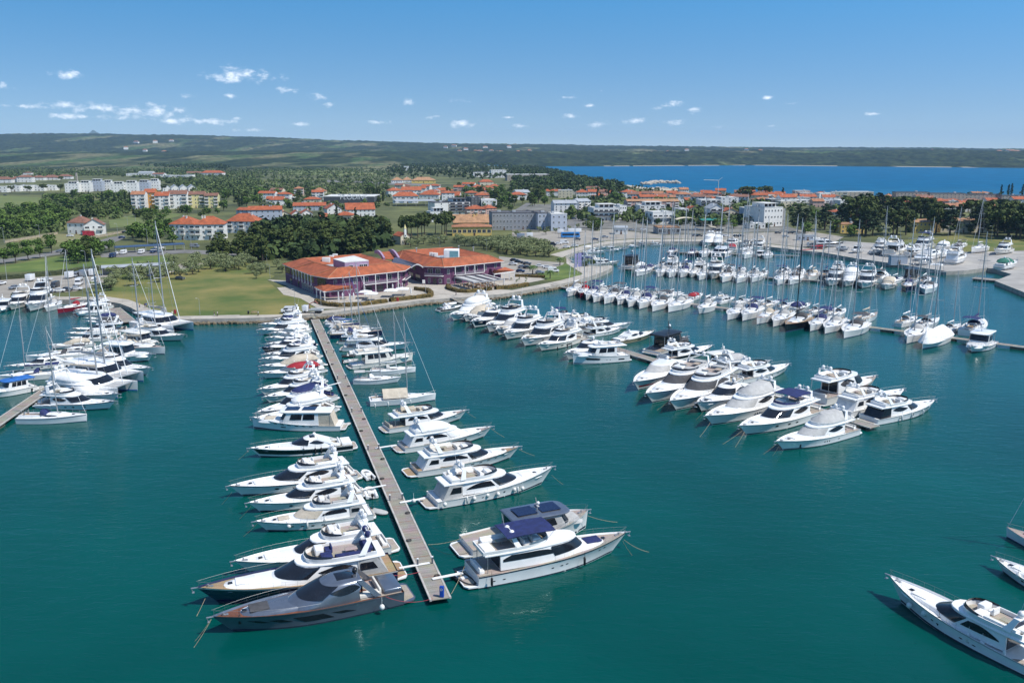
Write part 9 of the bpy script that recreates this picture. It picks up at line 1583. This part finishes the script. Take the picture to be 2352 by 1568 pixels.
for reg, pts, h, pl in (('A', [(1375, 238), (1838, 345)], 5.5, 'on the dry lawn'), ('B', [(505, 250), (745, 262), (1705, 160)], 5.5, 'on the hotel promenade'), ('R1', [(65, 1408), (430, 1372), (797, 1312), (935, 1470)], 9, 'in the left car park'), ('R1', [(1250, 912), (1178, 935), (1085, 1012), (1358, 1072), (1760, 1118), (40, 1060), (370, 1030), (985, 1005), (690, 1060)], 9, 'along the coast road'), ('R3', [(1115, 922), (680, 960), (1240, 975), (1610, 970), (2150, 985), (430, 1010), (300, 960)], 9, 'behind the basin'), ('R3', [(425, 1350), (580, 1350), (690, 1320)], 6, 'at the basin point'), ('R2', [(100, 1235), (130, 1385), (2120, 1130), (1690, 1110)], 6, 'in the hotel olive groves'), ('R4', [(1650, 1040), (2050, 1040), (1210, 1050)], 9, 'in the boatyard'), ('R2', [(850, 600), (1190, 660), (1095, 540), (780, 480), (530, 560), (360, 610), (180, 690), (460, 660)], 10, 'near the dark supermarket')):
 for i, (x, y) in enumerate(sorted(pts)): lamp(reg, x, y, h, 'slim grey street lamp %s, %s from left' % (pl, ordw(i + 1)))
SKIN = mat('skin', (.45, .28, .20), .6, var=.05); HAIR = mat('dark_hair', (.03, .02, .015), .7, var=.2)
def person(reg, x, y, rz, shirt, trs, label, z=LZ + .1):
 r = empty('person', GZ(reg, x, y, z), R(rz)); me = bpy.data.meshes.new('body'); vs = [(0, 0, .95), (0, 0, 1.2), (0, 0, 1.42), (0, 0, 1.53), (.02, 0, 1.66), (0, .1, .9), (.10, .1, .5), (-.02, .1, .06), (.14, .1, .03), (0, -.1, .9), (-.06, -.1, .5), (-.22, -.1, .08), (-.08, -.1, .03), (0, .2, 1.4), (-.06, .25, 1.12), (.08, .26, .88), (0, -.2, 1.4), (.05, -.25, 1.12), (.18, -.26, .9)]
 me.from_pydata(vs, [(0, 1), (1, 2), (2, 3), (3, 4), (0, 5), (5, 6), (6, 7), (7, 8), (0, 9), (9, 10), (10, 11), (11, 12), (2, 13), (13, 14), (14, 15), (2, 16), (16, 17), (17, 18)], []); o = bpy.data.objects.new('body', me); COL.objects.link(o); o.parent = r; md = o.modifiers.new('skin', 'SKIN'); rd = [.15, .14, .16, .06, .105, .09, .065, .05, .04, .09, .065, .05, .04, .065, .05, .04, .065, .05, .04]
 for i, q in enumerate(rd): me.skin_vertices[0].data[i].radius = (q, q)
 me.skin_vertices[0].data[0].use_root = True; me.materials.append(SKIN); sb = o.modifiers.new('sub', 'SUBSURF'); sb.levels = 1; sb.render_levels = 1
 b = M(); b.loft([[(cx_ + a * math.cos(t), b2 * math.sin(t), z_) for t in [2 * PI * i / 8 for i in range(8)]] for z_, a, b2, cx_ in ((.88, .17, .20, 0), (1.15, .15, .19, 0), (1.4, .16, .22, 0), (1.5, .08, .10, 0))], True, True, True); b.tube([vs[13], vs[14]], .075, 5); b.tube([vs[16], vs[17]], .075, 5); b.build('shirt', shirt, r, 60)
 b = M(); b.tube([(0, .09, .95), vs[6], vs[7]], .105, 6, .075); b.tube([(0, -.09, .95), vs[10], vs[11]], .105, 6, .075); b.build('trousers', trs, r, 60); b = M(); b.ell((-.02, 0, 1.72), (.12, .11, .10), 8, 5); b.build('hair', HAIR, r, 60); tag(r, label, 'person', 'people strolling')
for a in (('A', 1283, 275, 80, WALL['y'], C_NAVY, 'person in yellow top walking on the left promenade'), ('A', 1333, 278, -100, C_NAVY, BLACK, 'person in navy walking left of another on the promenade'), ('A', 1346, 276, -100, C_BLUE, BLACK, 'person in blue walking right of another on the promenade'), ('A', 1530, 355, 10, C_DKGREY, BLACK, 'person in dark clothes by the white cabinet'), ('A', 1584, 352, 170, W_CANV, C_GREY, 'person in white shirt near the red box'), ('A', 1971, 358, 0, BLACK, C_GREY, 'person in black top below the lawn lamp'), ('A', 1999, 356, 0, C_GREY, BLACK, 'person in grey top below the lawn lamp'), ('B', 1985, 165, 0, C_DKGREY, C_NAVY, 'person walking on the promenade before the hotel ramp'), ('B', 168, 352, 0, C_GREY, BLACK, 'person standing by the bench near the van')): person(*a)
def simple(name, reg, x, y, rz, parts, label, cat, z=LZ + .07):
 r = empty(name, GZ(reg, x, y, z), R(rz))
 for pn, bx, m in parts:
  b = M()
  for c, s in bx: b.rbox(c, s, .04)
  b.build(pn, m, r, 30)
 tag(r, label, cat)
simple('electric_cabinet', 'A', 1505, 330, 0, [('cabinet', [((0, 0, .9), (1.6, .7, 1.8))], RF['g']), ('lid', [((0, 0, 1.84), (1.7, .8, .1))], RF['w'])], 'grey electric cabinet beside the left promenade', 'cabinet'); simple('hydrant_box', 'A', 1609, 335, 0, [('cabinet', [((0, 0, .75), (.75, .4, 1.3))], C_RED), ('post', [((0, 0, .1), (.3, .3, .2))], RF['g'])], 'red hydrant box beside the promenade', 'hydrant box')
simple('bench', 'B', 128, 335, 5, [('seat', [((0, 0, .45), (1.9, .5, .08))], TEAK), ('backrest', [((0, .22, .75), (1.9, .06, .4))], TEAK), ('leg', [((-.8, 0, .2), (.08, .45, .42)), ((.8, 0, .2), (.08, .45, .42))], BLACK)], 'wooden bench facing the water near the van', 'bench'); simple('litter_bin', 'B', 78, 335, 0, [('bin', [((0, 0, .5), (.5, .5, 1.0))], BLACK), ('lid', [((0, 0, 1.03), (.55, .55, .08))], RF['d'])], 'black litter bin left of the bench', 'bin')
simple('hydrant_box', 'J', 1965, 1000, 0, [('cabinet', [((0, 0, .7), (.8, .4, 1.3))], C_RED), ('post', [((0, 0, .1), (.3, .3, .2))], RF['g'])], 'red box in the gap of the hotel hedge', 'hydrant box'); simple('information_board', 'K', 648, 735, 0, [('panel', [((0, 0, 1.4), (1.1, .1, 1.5))], WALL['w']), ('post', [((-.4, 0, .4), (.1, .1, .8)), ((.4, 0, .4), (.1, .1, .8))], C_RED)], 'red framed menu board at the hotel entrance', 'board')
for i, (x, y) in enumerate(((575, 1345), (602, 1340), (618, 1338))):
 r = empty('banner_flag', GZ('R3', x, y, LZ)); b = M(); b.tube([(0, 0, 0), (0, 0, 9.5)], .07, 5); b.build('pole', RF['w'], r, 0); b = M(); b.loft([[(.08, 0, 9.3), (.5, .08, 9.3), (1.0, 0, 9.2)], [(.08, 0, 6), (.5, .12, 6), (1.0, .04, 5.9)], [(.08, 0, 3.2), (.5, .05, 3.2), (1.0, .1, 3.2)]], False); b.build('banner', mat('lilac_banner', (.40, .36, .62), .8, var=.15), r, 60); tag(r, 'lilac banner on a pole at the basin point, %s from left' % ordw(i + 1), 'banner', 'banners at the basin point')
